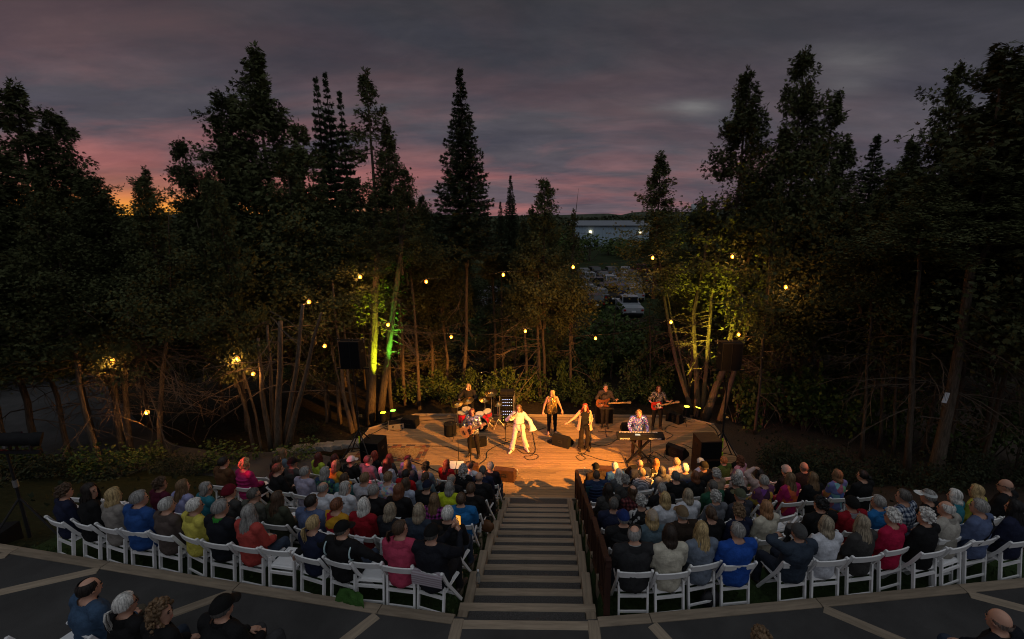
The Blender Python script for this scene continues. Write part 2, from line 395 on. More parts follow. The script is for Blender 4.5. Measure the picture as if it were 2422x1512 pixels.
# ------------------------------------------------------------------ stage deck, plank by plank
DECK = [(-6.45, 11.56), (6.55, 11.56), (6.62, 16.35), (5.35, 17.12), (-5.12, 17.12), (-6.5, 15.8)]
def deck_range(y):
    xs = []
    for (x0, y0), (x1, y1) in zip(DECK, DECK[1:] + DECK[:1]):
        if (y0 - y) * (y1 - y) < 0: xs.append(x0 + (x1 - x0) * (y - y0) / (y1 - y0))
    return min(xs), max(xs)
deck = tag(MB().prism([(x * .995, 14.3 + (y - 14.3) * .99) for x, y in DECK], -.36, -.04).build('stage_floor', M['darkwood']), kind='structure')
PW = .139; y = 11.565; kk = 0; PL = {}
while y + PW < 17.12:
    x0, x1 = deck_range(y + PW / 2); x = x0; first = True
    while x < x1 - .05:
        l = min((1.2 + 2.4 * rng.random()) if first else 3.66, x1 - x); first = False
        if x1 - x - l < .4: l = x1 - x
        key = round(l, 2)
        mb = MB(); q = .004; w = PW - .012
        pr = [(-w / 2, -.032), (w / 2, -.032), (w / 2, -q), (w / 2 - q, 0), (-w / 2 + q, 0), (-w / 2, -q)]
        if key not in PL:
            vs = [Vector((xx, yy, z)) for xx in (-l / 2 + .002, l / 2 - .002) for yy, z in pr]
            mb.add(vs, [tuple(range(5, -1, -1)), tuple(range(6, 12))] + [(i, (i + 1) % 6, 6 + (i + 1) % 6, 6 + i) for i in range(6)])
            PL[key] = mb.mesh('plank', M['plank'])
        o = inst('plank', PL[key], deck, (x + l / 2, y + PW / 2, -.0015 * rng.random())); x += l
    y += PW; kk += 1
for (x0, y0), (x1, y1) in zip(DECK, DECK[1:] + DECK[:1]):   # rim boards
    o = timber((x0, y0, .055 if y0 > 15 and y1 > 15 else .004), (x1, y1, .055 if y0 > 15 and y1 > 15 else .004), .05, .32, deck); o.name = 'rim_board'
# ------------------------------------------------------------------ asphalt path with limestone edging left of the stage
def ribbon(name, pts, w, m, dz=0.0):
    mb = MB(); vs = []
    for i, p in enumerate(pts):
        p = Vector(p); a = Vector(pts[max(0, i - 1)]); b = Vector(pts[min(len(pts) - 1, i + 1)]); d = (b - a); d.z = 0; d.normalize(); nrm = Vector((-d.y, d.x, 0))
        ww = w[i] if isinstance(w, (list, tuple)) else w
        vs += [p + nrm * ww / 2 + Vector((0, 0, dz)), p - nrm * ww / 2 + Vector((0, 0, dz))]
    mb.add(vs, [(2 * i, 2 * i + 1, 2 * i + 3, 2 * i + 2) for i in range(len(pts) - 1)]); return tag(mb.build(name, m), kind='structure')
ribbon('path', [(-6.0, 12.35, .06), (-7.2, 12.75, .08), (-8.6, 12.9, .10), (-10.4, 12.7, .14), (-12.6, 12.9, .18), (-16, 14.4, .12), (-22, 18.5, .05), (-34, 26, -.1), (-60, 38, -.15)], [1.5, 1.6, 1.6, 1.7, 2.2, 3.2, 4.2, 6, 8], M['asphalt'], .10)
ston = thing('stone_edging', 'low row of pale rough limestone slabs along the path left of the stage', 'stone edging', (-8, 13.5, 0))
for k, u in enumerate(np.linspace(668, 846, 9)):
    v = 1074 - 22 * ((u - 660) / 186) ** .8; p = at(u, v, z=.1); l = .42 + .1 * rng.random()
    mb = MB(); mb.box((0, 0, 0), (l, .34 + .1 * rng.random(), .16), Euler((.05 * rng.uniform(-1, 1), .06 * rng.uniform(-1, 1), rng.uniform(-.2, .2))).to_matrix(), .86)
    me = mb.mesh('stone', M['limestone'])
    for vtx in me.vertices: vtx.co += Vector((rng.uniform(-.04, .04), rng.uniform(-.04, .04), rng.uniform(-.02, .02)))
    o = inst('stone', me, ston); o.location = p - ston.location + Vector((0, 0, .06))
# ------------------------------------------------------------------ handrail down the right side of the stairs
hr = thing('handrail', 'dark reddish brown wooden handrail stepping down the right side of the stairs', 'handrail', (1.12, 8, 0))
def hb(mb, name): 
    o = mb.build(name, M['redwood'], hr); o.location = -Vector(hr.location); return o
pc = 0
for k in range(8):
    y = Y0 + .12 + k * 2 * TREAD; z = ZP - RISE * (2 * k + .5); x = 1.06
    if k < 7:
        zn = z - 2 * RISE
        hb(MB().bar((x, y - .05, z + .86), (x, y + 2 * TREAD - .10, zn + .98), .075, .045), 'top_rail')
        hb(MB().bar((x, y + .05, z + .18), (x, y + 2 * TREAD - .05, zn + .18), .05, .07), 'bottom_rail')
        for j in range(1, 6):
            f = j / 6.0; hb(MB().box((x, y + 2 * TREAD * f, z - 2 * RISE * f + .50 + .02), (.03, .05, .66)), 'picket')
    hb(MB().box((x, y, z + .35), (.075, .075, 1.15)), 'post')
# ------------------------------------------------------------------ the audience, one line per person
# (picture crop, x, y of the top of the head, pose, hair, hair colour, top, label, extras)
CROPS = {'A': (0, 1600, 2.3333), 'B': (800, 1550, 2.327), 'C': (1900, 1550, 2.327), 'D': (2700, 1600, 2.3333),
         'E': (700, 1560, 4.0367), 'G': (1150, 1500, 3.46), 'K': (1900, 1300, 3.024), 'M': (2500, 1560, 3.46)}
PEOPLE = [
 ('A',420,300,'n','curly','brown','navy','person with dark curly hair in navy jacket'),
 ('A',680,340,'r2','long','dark','black','person with long dark hair looking down in black jacket'),
 ('A',815,380,'n','bob','blond','greige','person with straight blond bob in grey beige cardigan'),
 ('A',965,375,'wr','short','grey','royal','person with grey hair in bright blue rain jacket'),
 ('A',1350,408,'r','short','silver','taupe','person with silver hair in brown hooded sweatshirt'),
 ('A',1560,372,'r','short','white','yellow','person with white hair in plain yellow pullover','row0'),
 ('A',1690,485,'r','short','grey','ink','person with grey hair in black jacket over green collar','greencollar'),
 ('A',1960,520,'n','long','grey','coral','person with long wavy grey hair in coral top'),
 ('A',1225,280,'r','curly','brown','maroon','person with curly brown hair in maroon top','row1'),
 ('A',1435,255,'r','long','lightbrown','lavender','person with long light brown hair in lavender shirt'),
 ('A',1600,298,'r2','bob','grey','teal','person with grey bob and glasses in teal top','glasses'),
 ('A',1795,300,'r','beanie','red','charcoal','person in maroon knitted hat and charcoal jacket'),
 ('A',1990,345,'r2','short','darkgrey','moss','person with glasses in grey hooded jacket, arm over chair','glasses'),
 ('A',1815,55,'r','short','dark','brownj','person with short dark hair in plain brown jacket'),
 ('A',1985,80,'n','curly','blond','magenta','person with pale curly hair in magenta quilted jacket'),
 ('A',1885,1158,'w','cap','black','black','person in black cap on the asphalt above the rows'),
 ('A',800,985,'w','balding','dark','denimblue','person with balding crown in blue denim shirt on asphalt'),
 ('A',1085,1105,'r','ponytail','white','black','person with white ponytail and glasses in black on asphalt','glasses'),
 ('A',1370,1205,'r2','curlylong','lightbrown','black','person with curly golden hair in black on asphalt'),
 ('E',1030,235,'r','long','lightbrown','slate','person with light brown hair in grey blue top','row5'),
 ('E',985,310,'r','bob','brown','black','person with brown bob in black coat beside magenta jacket','row4'),
 ('E',1075,370,'r','short','auburn','black','person with dark auburn hair in black dotted sweater'),
 ('E',1310,250,'lr','cap','black','charcoal','person in black cap with red brim leaning back'),
 ('E',1680,205,'n','long','redbrown','lime','person with dark red hair in lime green top'),
 ('E',1870,220,'n','bob','redbrown','black','person with dark red bob in black coat'),
 ('E',1890,350,'n','bob','lightbrown','mustard','person with light brown bob in mustard yellow cardigan'),
 ('E',2130,230,'r','cap','whitecap','black','person in white cap and black jacket'),
 ('E',2330,270,'r2','short','brown','steel','person with short cropped hair in steel grey jacket'),
 ('E',2170,425,'r','bob','grey','floralgreen','person with grey bob in green floral blouse'),
 ('E',2130,480,'r','bob','brown','tealgrey','person with brown bob in teal cardigan'),
 ('E',1775,475,'r','short','grey','lilac','person with grey hair in pale lilac shirt'),
 ('E',1765,560,'wr','balding','grey','white','balding person with glasses in white and black jacket','glasses row2'),
 ('E',2020,635,'r2','bob','silver','white','person with silver bob in white denim jacket'),
 ('E',1590,795,'wr','short','dark','slateblue','person with dark hair in slate blue sweater'),
 ('E',1910,845,'r','short','auburn','redyellow','person with auburn hair in red and yellow printed jacket','glasses'),
 ('E',920,870,'r','long','brown','olive','person with long brown hair in olive green jacket','row1'),
 ('E',1625,1190,'r','ponytail','blond','navy','person with blond ponytail in navy top'),
 ('E',1820,1255,'wa','cap','black','black','person in black cap and vest, arms over chair backs','whitepiping'),
 ('E',2245,1055,'n','bob','white','redsweater','person with short white hair in red sweater','row1'),
 ('G',580,320,'n','bob','red','black','person with bright red bob in black coat'),
 ('G',735,380,'n','long','red','charcoal','person with red lit hair half hidden behind silver blouse'),  # red stage light put into this hair's colour
 ('G',715,440,'n','long','redbrown','silverfloral','person with dark red hair in silver flowered blouse'),
 ('G',970,395,'r2','short','redbrown','lavender','person with glasses and red lit hair in lavender shirt','glasses'),  # hair colour carries the tint of the red lamp
 ('G',960,470,'n','long','brown','darkdenim','person with long brown hair in dark denim jacket'),
 ('G',1205,480,'n','curly','black','slate','person with curly black hair in slate jacket'),
 ('G',1455,410,'r','long','redbrown','redtop','person with long dark red hair in bright red top'),
 ('G',1645,530,'n','curlylong','silver','black','person with long curly silver hair in black'),
 ('G',1735,475,'r','short','brown','white','person with short brown hair in white shirt by monitor'),
 ('G',1890,515,'n','short','darkgrey','navy','person with dark grey hair in navy jacket'),
 ('G',1985,480,'l','short','grey','ink','person with cropped grey hair in ink jacket by aisle'),
 ('G',1890,600,'w','bald','white','black','bald person in wide black jacket'),
 ('G',1515,610,'wr','balding','grey','black','balding grey person in black jacket with pale collar','palecollar'),
 ('G',1190,590,'n','bun','brown','bluegrey','person with brown bun in blue grey sweater'),
 ('G',935,585,'n','short','black','redtop','person with short black hair in red top'),
 ('G',860,675,'r','bob','brown','palehoodie','person with brown bob in pale blue hoodie'),
 ('G',650,570,'n','short','lightbrown','floral','person with light brown hair in pastel flowered blouse'),
 ('G',530,640,'r','short','lightbrown','palegrey','person with streaked short hair in pale grey top'),
 ('G',640,755,'wr','short','grey','black','grey person with glasses in black jacket with raised collar','glasses row2'),
 ('G',805,745,'r','bob','auburn','black','person with auburn bob in black jacket mid row','row2'),
 ('G',1120,725,'w','cap','navy','black','person in navy cap with white badge and black jacket'),
 ('G',1440,750,'n','bob','grey','neon','person with grey bob in neon yellow green top'),
 ('G',1580,830,'w','short','brown','azure','person with brown hair in bright azure jacket'),
 ('G',1810,770,'w','short','brown','q107','person in black shirt with Q107 printed on back'),
 ('G',1340,855,'n','long','lightbrown','plaidmag','person with long hair in magenta and black plaid'),
 ('G',1085,1055,'n','bob','blondgrey','darkdenim','person with ash blond hair in dark denim jacket'),
 ('G',1460,1085,'w','short','white','black','person with thick white hair in black fleece'),
 ('G',645,1105,'r','bob','blondgrey','leather','person with ash bob in black leather jacket','row1'),
 ('B',1530,865,'r2','ponytail','brown','pink','person with tied brown hair in pink hoodie'),
 ('B',1790,870,'phone','cap','black','ink','person in black cap holding up a lit phone'),
 ('K',585,1010,'w','cap','black','darkbrown','person in dark puffer and black cap near right monitor'),
 ('K',520,1095,'w','short','brown','navypuffer','person in navy quilted jacket in teal camp chair','camp'),
 ('K',795,1018,'n','short','white','cobalt','person with white hair in cobalt blue jacket'),
 ('K',825,1065,'n','long','white','greyhood','person with straight white hair in grey hooded top'),
 ('K',895,1145,'n','curly','grey','charcoal','person with curly grey hair in charcoal jacket'),
 ('K',1075,995,'w','bald','white','navy','bald person in navy jacket lit by stage'),
 ('K',1210,955,'n','long','orange','floralblack','person with long orange hair in black flowered top'),
 ('K',1080,1075,'n','short','blond','stripes','person with short blond hair in navy white stripes'),
 ('K',1300,1075,'n','bob','darkgrey','steel','person with dark grey bob in steel jacket'),
 ('K',1445,950,'wl','short','blondgrey','plaidlilac','person with ash hair in lilac checked shirt'),
 ('K',1455,1150,'n','short','darkgrey','black','person with dark grey hair and white mask strap','mask'),
 ('K',1600,1040,'w','short','white','navypuffer','person with white hair in navy quilted jacket'),
 ('K',1700,950,'n','beanie','palescarf','paleblue','person in pale head scarf beside the brown speaker'),
 ('K',1690,1035,'wl','cap','black','black','person in black cap before the brown speaker'),
 ('K',1675,1150,'n','bob','auburn','black','person with chestnut bob in black, right block'),
 ('K',1875,1105,'n','curly','silver','tan','person with curly silver hair in tan jacket'),
 ('K',1980,970,'n','short','orange','green','person with orange lit hair in green jacket'),  # amber stage light painted in as orange hair colour
 ('K',2140,960,'n','curlylong','auburn','rose','person with curly auburn hair in rose top'),
 ('K',2130,1095,'n','long','white','blush','person with long white hair in blush top'),
 ('C',1610,340,'n','curly','grey','black','person with curly grey hair in black vest'),
 ('C',1800,240,'hand','bob','dark','blush','person with dark hair resting raised hand on head'),
 ('C',2020,230,'n','beanie','scarf','black','person in patterned head scarf and black top'),
 ('C',1845,330,'n','short','grey','patchyellow','person with grey hair in yellow and purple patchwork shirt'),
 ('C',1425,360,'w','short','darkgrey','forest','person in forest green jacket with white collar','palecollar'),
 ('C',1530,425,'l','cap','olivecap','inkgrey','person in olive cap and dark slate jacket'),
 ('C',1170,410,'n','bob','blondgrey','white','person with ash blond hair in white hooded jacket','row2'),
 ('C',1315,475,'n','curly','silver','steel','person with curly silver bob in steel sweater'),
 ('C',995,370,'w','short','grey','black','grey haired person in black jacket, right of plaid shirt'),
 ('C',750,375,'w','baldlong','brown','plaidred','balding long haired person in dark red plaid'),
 ('C',555,415,'n','long','dark','charcoal','person with very dark long hair in charcoal top'),
 ('C',615,510,'w','short','darkgrey','navy','person with cropped hair in navy sweater by handrail'),
 ('C',825,480,'n','curly','silver','blackwhite','person with silver curls in black and white top'),
 ('C',1070,518,'n','bob','blond','white','person with pale blond bob in white jacket','row2'),
 ('C',1130,625,'w','cap','tancap','darkbrown','person in tan cap and dark brown jacket'),
 ('C',850,600,'n','capbob','beigecap','steelblue','person in beige cap over blond hair, steel blue sweater'),
 ('C',1295,565,'n','bun','brown','black','person with clipped brown hair in black jacket'),
 ('C',1625,580,'n','curly','lightbrown','navy','person with tousled light brown hair in navy jacket'),
 ('C',1825,520,'n','bob','strawberry','cream','person with strawberry blond bob in cream sweater'),
 ('C',555,675,'w','cap','bluecap','blackpuffer','person in blue cap and black quilted jacket'),
 ('C',705,740,'wr','balding','grey','charhood','balding person in charcoal coat with grey collar','palecollar'),
 ('C',880,795,'n','bob','darkbrown','cream','person with dark brown bob in cream sweater'),
 ('C',1265,695,'n','long','blond','denim','person with long blond hair in light denim jacket'),
 ('C',1615,690,'wl','short','grey','cobalt','grey person with sunglasses strap in cobalt sweater','glasses'),
 ('M',1140,265,'w','bald','white','black','bald person in black beside mulch bed'),
 ('M',1000,440,'l','long','lightbrown','orangemag','person with long fair hair in orange and magenta shirt'),
 ('M',1290,420,'l','long','lightbrown','black','person with long fair hair in plain black'),
 ('M',1545,350,'l','bob','lightbrown','patchblue','person in blue orange and pink patchwork jacket'),
 ('M',1880,360,'wl','bun','black','black','person with black hair in black sweater at row end'),
 ('M',1375,725,'wl','curly','black','black','person with short black curls in black coat'),
 ('M',1790,665,'w','beanie','blackknit','redsweater','person in black knitted hat, red jacket with grey hood','greyhood'),
 ('M',2125,690,'l','short','grey','azure','person with grey hair in azure hooded jacket'),
 ('M',2340,605,'wl','short','darkgrey','check','person with grey hair in navy and white check shirt'),
 ('D',1330,300,'l','visor','grey','black','person in white visor and black top'),
 ('D',1520,295,'l','bob','white','teal','person with white bob in teal top'),
 ('D',1700,265,'l','bob','blond','yellowgreen','person with blond hair in yellow and green jacket'),
 ('D',1960,235,'wl','bald','white','black','bald person with glasses and blue collar at row end','glasses'),
 ('D',1490,385,'wl','balding','white','stone','balding person in pale fleece with black shoulder'),
 ('D',1735,395,'l','short','grey','slateblue','person with grey hair in slate jacket with bag strap','strap'),
 ('D',2040,400,'l','long','black','navy','person with long black hair in navy at right end'),
 ('D',1305,470,'l','curly','white','black','person with white curls in black sweater'),
 ('D',1035,465,'l','curly','white','crimson','person with cropped white hair in crimson cardigan'),
 ('D',790,515,'n','long','blondgrey','charcoal','person with long ash blond hair in charcoal sweater'),
 ('D',535,580,'n','bob','blondgrey','white','person with ash bob wrapped in white shawl'),
 ('D',265,600,'behind','cap','greycap','darkdenim','person in grey cap and denim, arms behind head'),
 ('D',1825,1250,'w','bald','white','ink','bald person in dark shirt on the asphalt'),
 ('D',-100,1390,'n','curly','lightbrown','black','person with fluffy light brown hair at the bottom edge'),
]
# empty chairs: crop, x, y of the middle of the back rail's top edge, label
EMPTY_CHAIRS = [
 ('B',330,920,'empty white folding chair beside the coral top'),
 ('B',1120,1050,'empty white folding chair left of the pink hoodie'),
 ('E',1270,550,'empty white folding chair behind the leaning person in black cap'),
 ('E',1560,590,'empty white folding chair left of the pale lilac shirt'),
 ('E',1460,735,'empty white folding chair left of the balding person in white'),
 ('E',1210,990,'empty white folding chair left of the slate blue sweater'),
 ('E',420,850,'empty white folding chair right of the maroon knitted hat'),
 ('A',525,385,'empty white folding chair behind the long dark hair'),
 ('A',600,395,'empty white folding chair ahead of the straight blond bob'),
 ('A',1190,470,'empty white folding chair below the maroon top'),
 ('M',910,940,'empty white folding chair right of the cream sweater'),
 ('M',1140,900,'empty white folding chair left of the short black curls'),
 ('C',440,540,'empty white folding chair beside the handrail, behind the camp chair'),
 ('C',850,425,'empty white folding chair behind the navy white stripes'),
 ('M',780,450,'empty white folding chair at the edge of the mulch bed'),
 ('A',670,1440,'empty white folding chair on the asphalt behind the denim shirt'),
 ('D',1420,770,'empty white folding chair behind the white curls'),
 ('D',1840,510,'empty white folding chair left of the long black hair'),
]
# ------------------------------------------------------------------ people: one continuous body, clothes and hair as children
def ring_tube(mb, rings, n=16):                            # rings: (centre, rx, ry)
    vs = []
    for c, rx, ry in rings:
        for j in range(n):
            a = 2 * math.pi * j / n; vs.append(Vector(c) + Vector((rx * math.cos(a), ry * math.sin(a), 0)))
    k = len(rings)
    fs = [(i * n + j, i * n + (j + 1) % n, (i + 1) * n + (j + 1) % n, (i + 1) * n + j) for i in range(k - 1) for j in range(n)]
    fs += [tuple(range(n - 1, -1, -1)), tuple(range((k - 1) * n, k * n))]
    mb.add(vs, fs)
def V3(*a): return Vector(a)
def seated(sh=.185, lean=-.03, head=(0, 0, 0), hands=None, elbows=None, girth=1.0, knees=.13, feet=.02, nod=0):
    J = dict(pelvis=V3(0, 0, .53), waist=V3(0, lean * .3, .70), chest=V3(0, lean, .90), neck=V3(0, lean + .01, 1.055),
             head=V3(0, lean + .045 + nod, 1.185), head_rot=head, girth=girth, seated=True)
    for s, k in ((-1, 'L'), (1, 'R')):
        J['sh' + k] = V3(s * sh, lean, 1.005); J['el' + k] = V3(s * (sh + .030), .05, .745); J['wr' + k] = V3(s * .10, .27, .64); J['hd' + k] = V3(s * .04, .33, .62)
        J['hip' + k] = V3(s * .09, .02, .51); J['kn' + k] = V3(s * knees, .43, .49); J['an' + k] = V3(s * (knees + feet), .44, .085); J['to' + k] = V3(s * (knees + feet + .03), .60, .03)
    for d in (hands or {}, elbows or {}): J.update(d)
    return J
def standing(sh=.185, head=(0, 0, 0), girth=1.0, stance=.10, **kw):
    J = dict(pelvis=V3(0, 0, .95), waist=V3(0, .0, 1.10), chest=V3(0, -.01, 1.27), neck=V3(0, -.01, 1.445), head=V3(0, .03, 1.575), head_rot=head, girth=girth, seated=False)
    for s, k in ((-1, 'L'), (1, 'R')):
        J['sh' + k] = V3(s * sh, -.01, 1.395); J['el' + k] = V3(s * (sh + .07), -.02, 1.12); J['wr' + k] = V3(s * (sh + .07), .10, .90); J['hd' + k] = V3(s * (sh + .06), .16, .82)
        J['hip' + k] = V3(s * .085, 0, .92); J['kn' + k] = V3(s * (stance + .01), .02, .50); J['an' + k] = V3(s * (stance + .02), -.02, .09); J['to' + k] = V3(s * (stance + .06), .14, .03)
    J.update(kw); return J
def head_matrix(J):
    y, p, r = J['head_rot']; return Matrix.Translation(J['head']) @ Euler((R(-p), R(r), R(y)), 'XYZ').to_matrix().to_4x4()
def hand_into(mb, wr, hd, side, curl=.5, s=1.0, normal=None):
    d = (hd - wr).normalized(); n = normal.normalized() if normal is not None else Vector((0, 0, 1)); x = d.cross(n)
    if x.length < .1: x = d.cross(Vector((1, 0, 0)))
    x.normalize(); n = x.cross(d)
    mb.tube([wr - d * .02, wr + d * .02, wr + d * .055, wr + d * .085], [.026 * s, .036 * s, .042 * s, .034 * s], 8, True, .45)
    for i, (off, ln) in enumerate(((-.027, .062), (-.009, .074), (.010, .070), (.027, .055))):
        a = wr + d * .08 + x * off * s; b = a + (d * math.cos(curl * .7) - n * math.sin(curl * .7)) * ln * .5; c = b + (d * math.cos(curl * 1.9) - n * math.sin(curl * 1.9)) * ln * .55
        mb.tube([a - d * .02, a, b, c], [.009 * s, .0088 * s, .008 * s, .006 * s], 6)
    a = wr + d * .03 - x * side * .03; b = a + d * .035 - x * side * .025 - n * .012; c = b + d * .028 - n * .012
    mb.tube([a, b, c], [.012, .010, .007], 6)
ZN = {'skin': 0, 'top': 1, 'leg': 2, 'shoe': 3}
def remesh(mb, vox, it=7):
    me = mb.mesh('tmp', []); o = bpy.data.objects.new('tmp', me); COL.objects.link(o)
    a = o.modifiers.new('r', 'REMESH'); a.mode = 'VOXEL'; a.voxel_size = vox
    b = o.modifiers.new('s', 'SMOOTH'); b.factor = .5; b.iterations = it
    dg = bpy.context.evaluated_depsgraph_get(); ev = o.evaluated_get(dg); m2 = bpy.data.meshes.new_from_object(ev)
    bpy.data.objects.remove(o); bpy.data.meshes.remove(me); return m2
def mesh_arrays(me):
    v = np.empty(len(me.vertices) * 3, np.float32); me.vertices.foreach_get('co', v); v = v.reshape(-1, 3)
    n = np.empty(len(me.vertices) * 3, np.float32); me.vertices.foreach_get('normal', n)
    q = np.array([list(p.vertices) for p in me.polygons if len(p.vertices) == 4], np.int32); return v, n.reshape(-1, 3), q
def make_person(J, vox=.017, sleeve='long', skirt=False, wrinkle=1.0, flare=0.0, curls=(.6, .6), loose=0.0, heel=0.0):
    """meshes of one pose: body (continuous skin), top, trousers, shoes"""
    g = J['girth']; mb = MB(); segs = []
    HM = head_matrix(J)
    def seg(a, b, r, z): segs.append((np.array(a), np.array(b), r, ZN[z]))
    P, Wa, C, Nk = J['pelvis'], J['waist'], J['chest'], J['neck']
    sw = (J['shR'] - J['shL']).length / 2
    b0 = P + Vector((0, 0, -.09)) if J['seated'] else P + Vector((0, 0, -.12))
    ring_tube(mb, [(b0, .13 * g, .10 * g), (P + Vector((0, -.005, -.03)), .168 * g, .13 * g), (P.lerp(Wa, .5), .168 * g, .130 * g), (Wa, .162 * g, .122 * g),
                   (Wa.lerp(C, .5), .176 * g, .124 * g), (C, .190 * g, .124 * g), (C.lerp(Nk, .45), sw * .96, .104 * g), (C.lerp(Nk, .75), sw * .66, .080), (Nk, .062, .062), (Nk + Vector((0, .01, .05)), .055, .056)])
    seg(P, Wa, .15 * g, 'top'); seg(Wa, C, .15 * g, 'top'); seg(C, C.lerp(Nk, .8), .13 * g, 'top'); seg(C.lerp(Nk, .6) + Vector((-sw, 0, 0)) * .7, C.lerp(Nk, .6) + Vector((sw, 0, 0)) * .7, .07, 'top')
    seg(Nk + Vector((0, 0, .02)), J['head'], .055, 'skin')
    for c, r in (((0, -.005, .018), (.076, .096, .105)), ((0, .030, -.055), (.054, .062, .060)), ((0, .100, -.018), (.013, .022, .022)), ((0, .072, .030), (.052, .022, .014)), ((0, .066, -.098), (.026, .024, .018)),
                 ((.078, -.008, -.012), (.012, .020, .032)), ((-.078, -.008, -.012), (.012, .020, .032))):
        mb.ell(HM @ Vector(c), r, HM.to_3x3(), 14, 10)
    mb.cap(Nk + Vector((0, -.005, -.03)), HM @ Vector((0, -.015, -.06)), .057, .055)
    seg(HM @ Vector((0, 0, -.06)), HM @ Vector((0, 0, .06)), .09, 'skin')
    for k in 'LR':
        sh, el, wr = J['sh' + k], J['el' + k], J['wr' + k]
        mb.cap(C.lerp(Nk, .92), sh + Vector((0, 0, .0)), .052, .058, 10); mb.cap(sh + Vector((0, 0, -.012)), el, .060 * (.5 + .5 * g), .047, 10); mb.cap(el, wr, .043, .029, 10)
        seg(sh, el, .05, 'top' if sleeve != 'none' else 'skin'); seg(el, wr, .038, 'top' if sleeve == 'long' else 'skin'); seg(wr + (wr - el).normalized() * .03, wr + (wr - el).normalized() * .10, .03, 'skin')
        hp, kn, an, to = J['hip' + k], J['kn' + k], J['an' + k], J['to' + k]
        mb.cap(hp, kn, .088 * (.4 + .6 * g), .060, 12); mb.cap(kn, an, .058, .040, 10)
        seg(hp, kn, .075, 'leg'); seg(kn, an, .05, 'leg')
        hl = an + (an - to).normalized() * .05; hl.z = to.z + heel; mb.cap(hl, to, .036, .034, 8); mb.cap(an, an.lerp(to, .3), .042, .036, 8)
        seg(hl, to, .035, 'shoe'); seg(an + Vector((0, 0, -.02)), to, .035, 'shoe')
    me = remesh(mb, vox); v, nrm, q = mesh_arrays(me); bpy.data.meshes.remove(me)
    fc = v[q].mean(1); best = np.full(len(fc), 9.0); zn = np.zeros(len(fc), int)
    for a, b, r, z in segs:
        d = b - a; t = np.clip(((fc - a) @ d) / max(d @ d, 1e-9), 0, 1); dist = np.linalg.norm(fc - a - t[:, None] * d, axis=1) - r
        m = dist < best; best[m] = dist[m]; zn[m] = z
    if J['seated']: zn[(zn == 2) & (fc[:, 2] > .50) & (fc[:, 1] < .10)] = 1
    else: zn[(zn == 2) & (fc[:, 2] > P.z - .10) & (np.abs(fc[:, 0]) < .24)] = 1 if not skirt else 2
    zn[(zn == 1) & (np.abs(fc[:, 0]) < .08) & (fc[:, 2] > Nk.z + .005) & (fc[:, 1] > -.2)] = 0
    # body with eyes, mouth and hands
    ex = MB(); ex.m = 1
    for s in (-1, 1): ex.ell(HM @ Vector((s * .031, .083, .010)), (.012, .010, .009), HM.to_3x3(), 8, 6)
    for s in (-1, 1): ex.bar(HM @ Vector((s * .016, .094, .034)), HM @ Vector((s * .046, .086, .036)), .006, .007)
    ex.m = 2; ex.ell(HM @ Vector((0, .087, -.058)), (.023, .010, .007), HM.to_3x3(), 10, 6); ex.m = 0
    for k, s, cu in (('L', -1, curls[0]), ('R', 1, curls[1])): hand_into(ex, J['wr' + k] + (J['wr' + k] - J['el' + k]).normalized() * .015, J['hd' + k], s, cu, 1.0, J.get('n' + k))
    vs = [tuple(x) for x in v.tolist()] + ex.v; off = len(v)
    fs = [tuple(x) for x in q.tolist()] + [tuple(i + off for i in f) for f in ex.f]
    body = bpy.data.meshes.new('person'); body.from_pydata(vs, [], fs)
    for m in (M['skin'], M['eye'], M['lip']): body.materials.append(m)
    body.polygons.foreach_set('material_index', [0] * len(q) + ex.mi); body.polygons.foreach_set('use_smooth', [True] * len(fs)); body.update()
    def shell(name, z, offs, wr, m):
        f = q[zn == z]
        if len(f) == 0: return None
        ids, inv = np.unique(f, return_inverse=True); p = v[ids].copy(); nn = nrm[ids]
        w = np.array([noise.noise(Vector((x[0] * 7 + x[2] * 5, x[1] * 9, x[2] * 9 - x[0] * 4))) + .7 * abs(noise.noise(Vector((x[0] * 15 + 3, x[1] * 15, x[2] * 19)))) + .4 * noise.noise(Vector((x[0] * 30, x[1] * 30, x[2] * 24))) for x in p.tolist()])
        d = offs + wr * w
        if z == 1 and loose: d = d + loose * np.clip((P.z + .35 - p[:, 2]) / .4, 0, 1)
        if z == 2 and flare: d = d + flare * np.clip((.55 - p[:, 2]) / .5, 0, 1)
        p = p + nn * d[:, None]
        return np_mesh(name, p, inv.reshape(-1, 4), [m], None, True)
    return dict(body=body, top=shell('top', 1, .016, .014 * wrinkle, M['cloth']), trousers=shell('trousers', 2, .012, .009 * wrinkle, M['cloth']), shoes=shell('shoes', 3, .008, 0, M['leather']), head=HM, J=J)
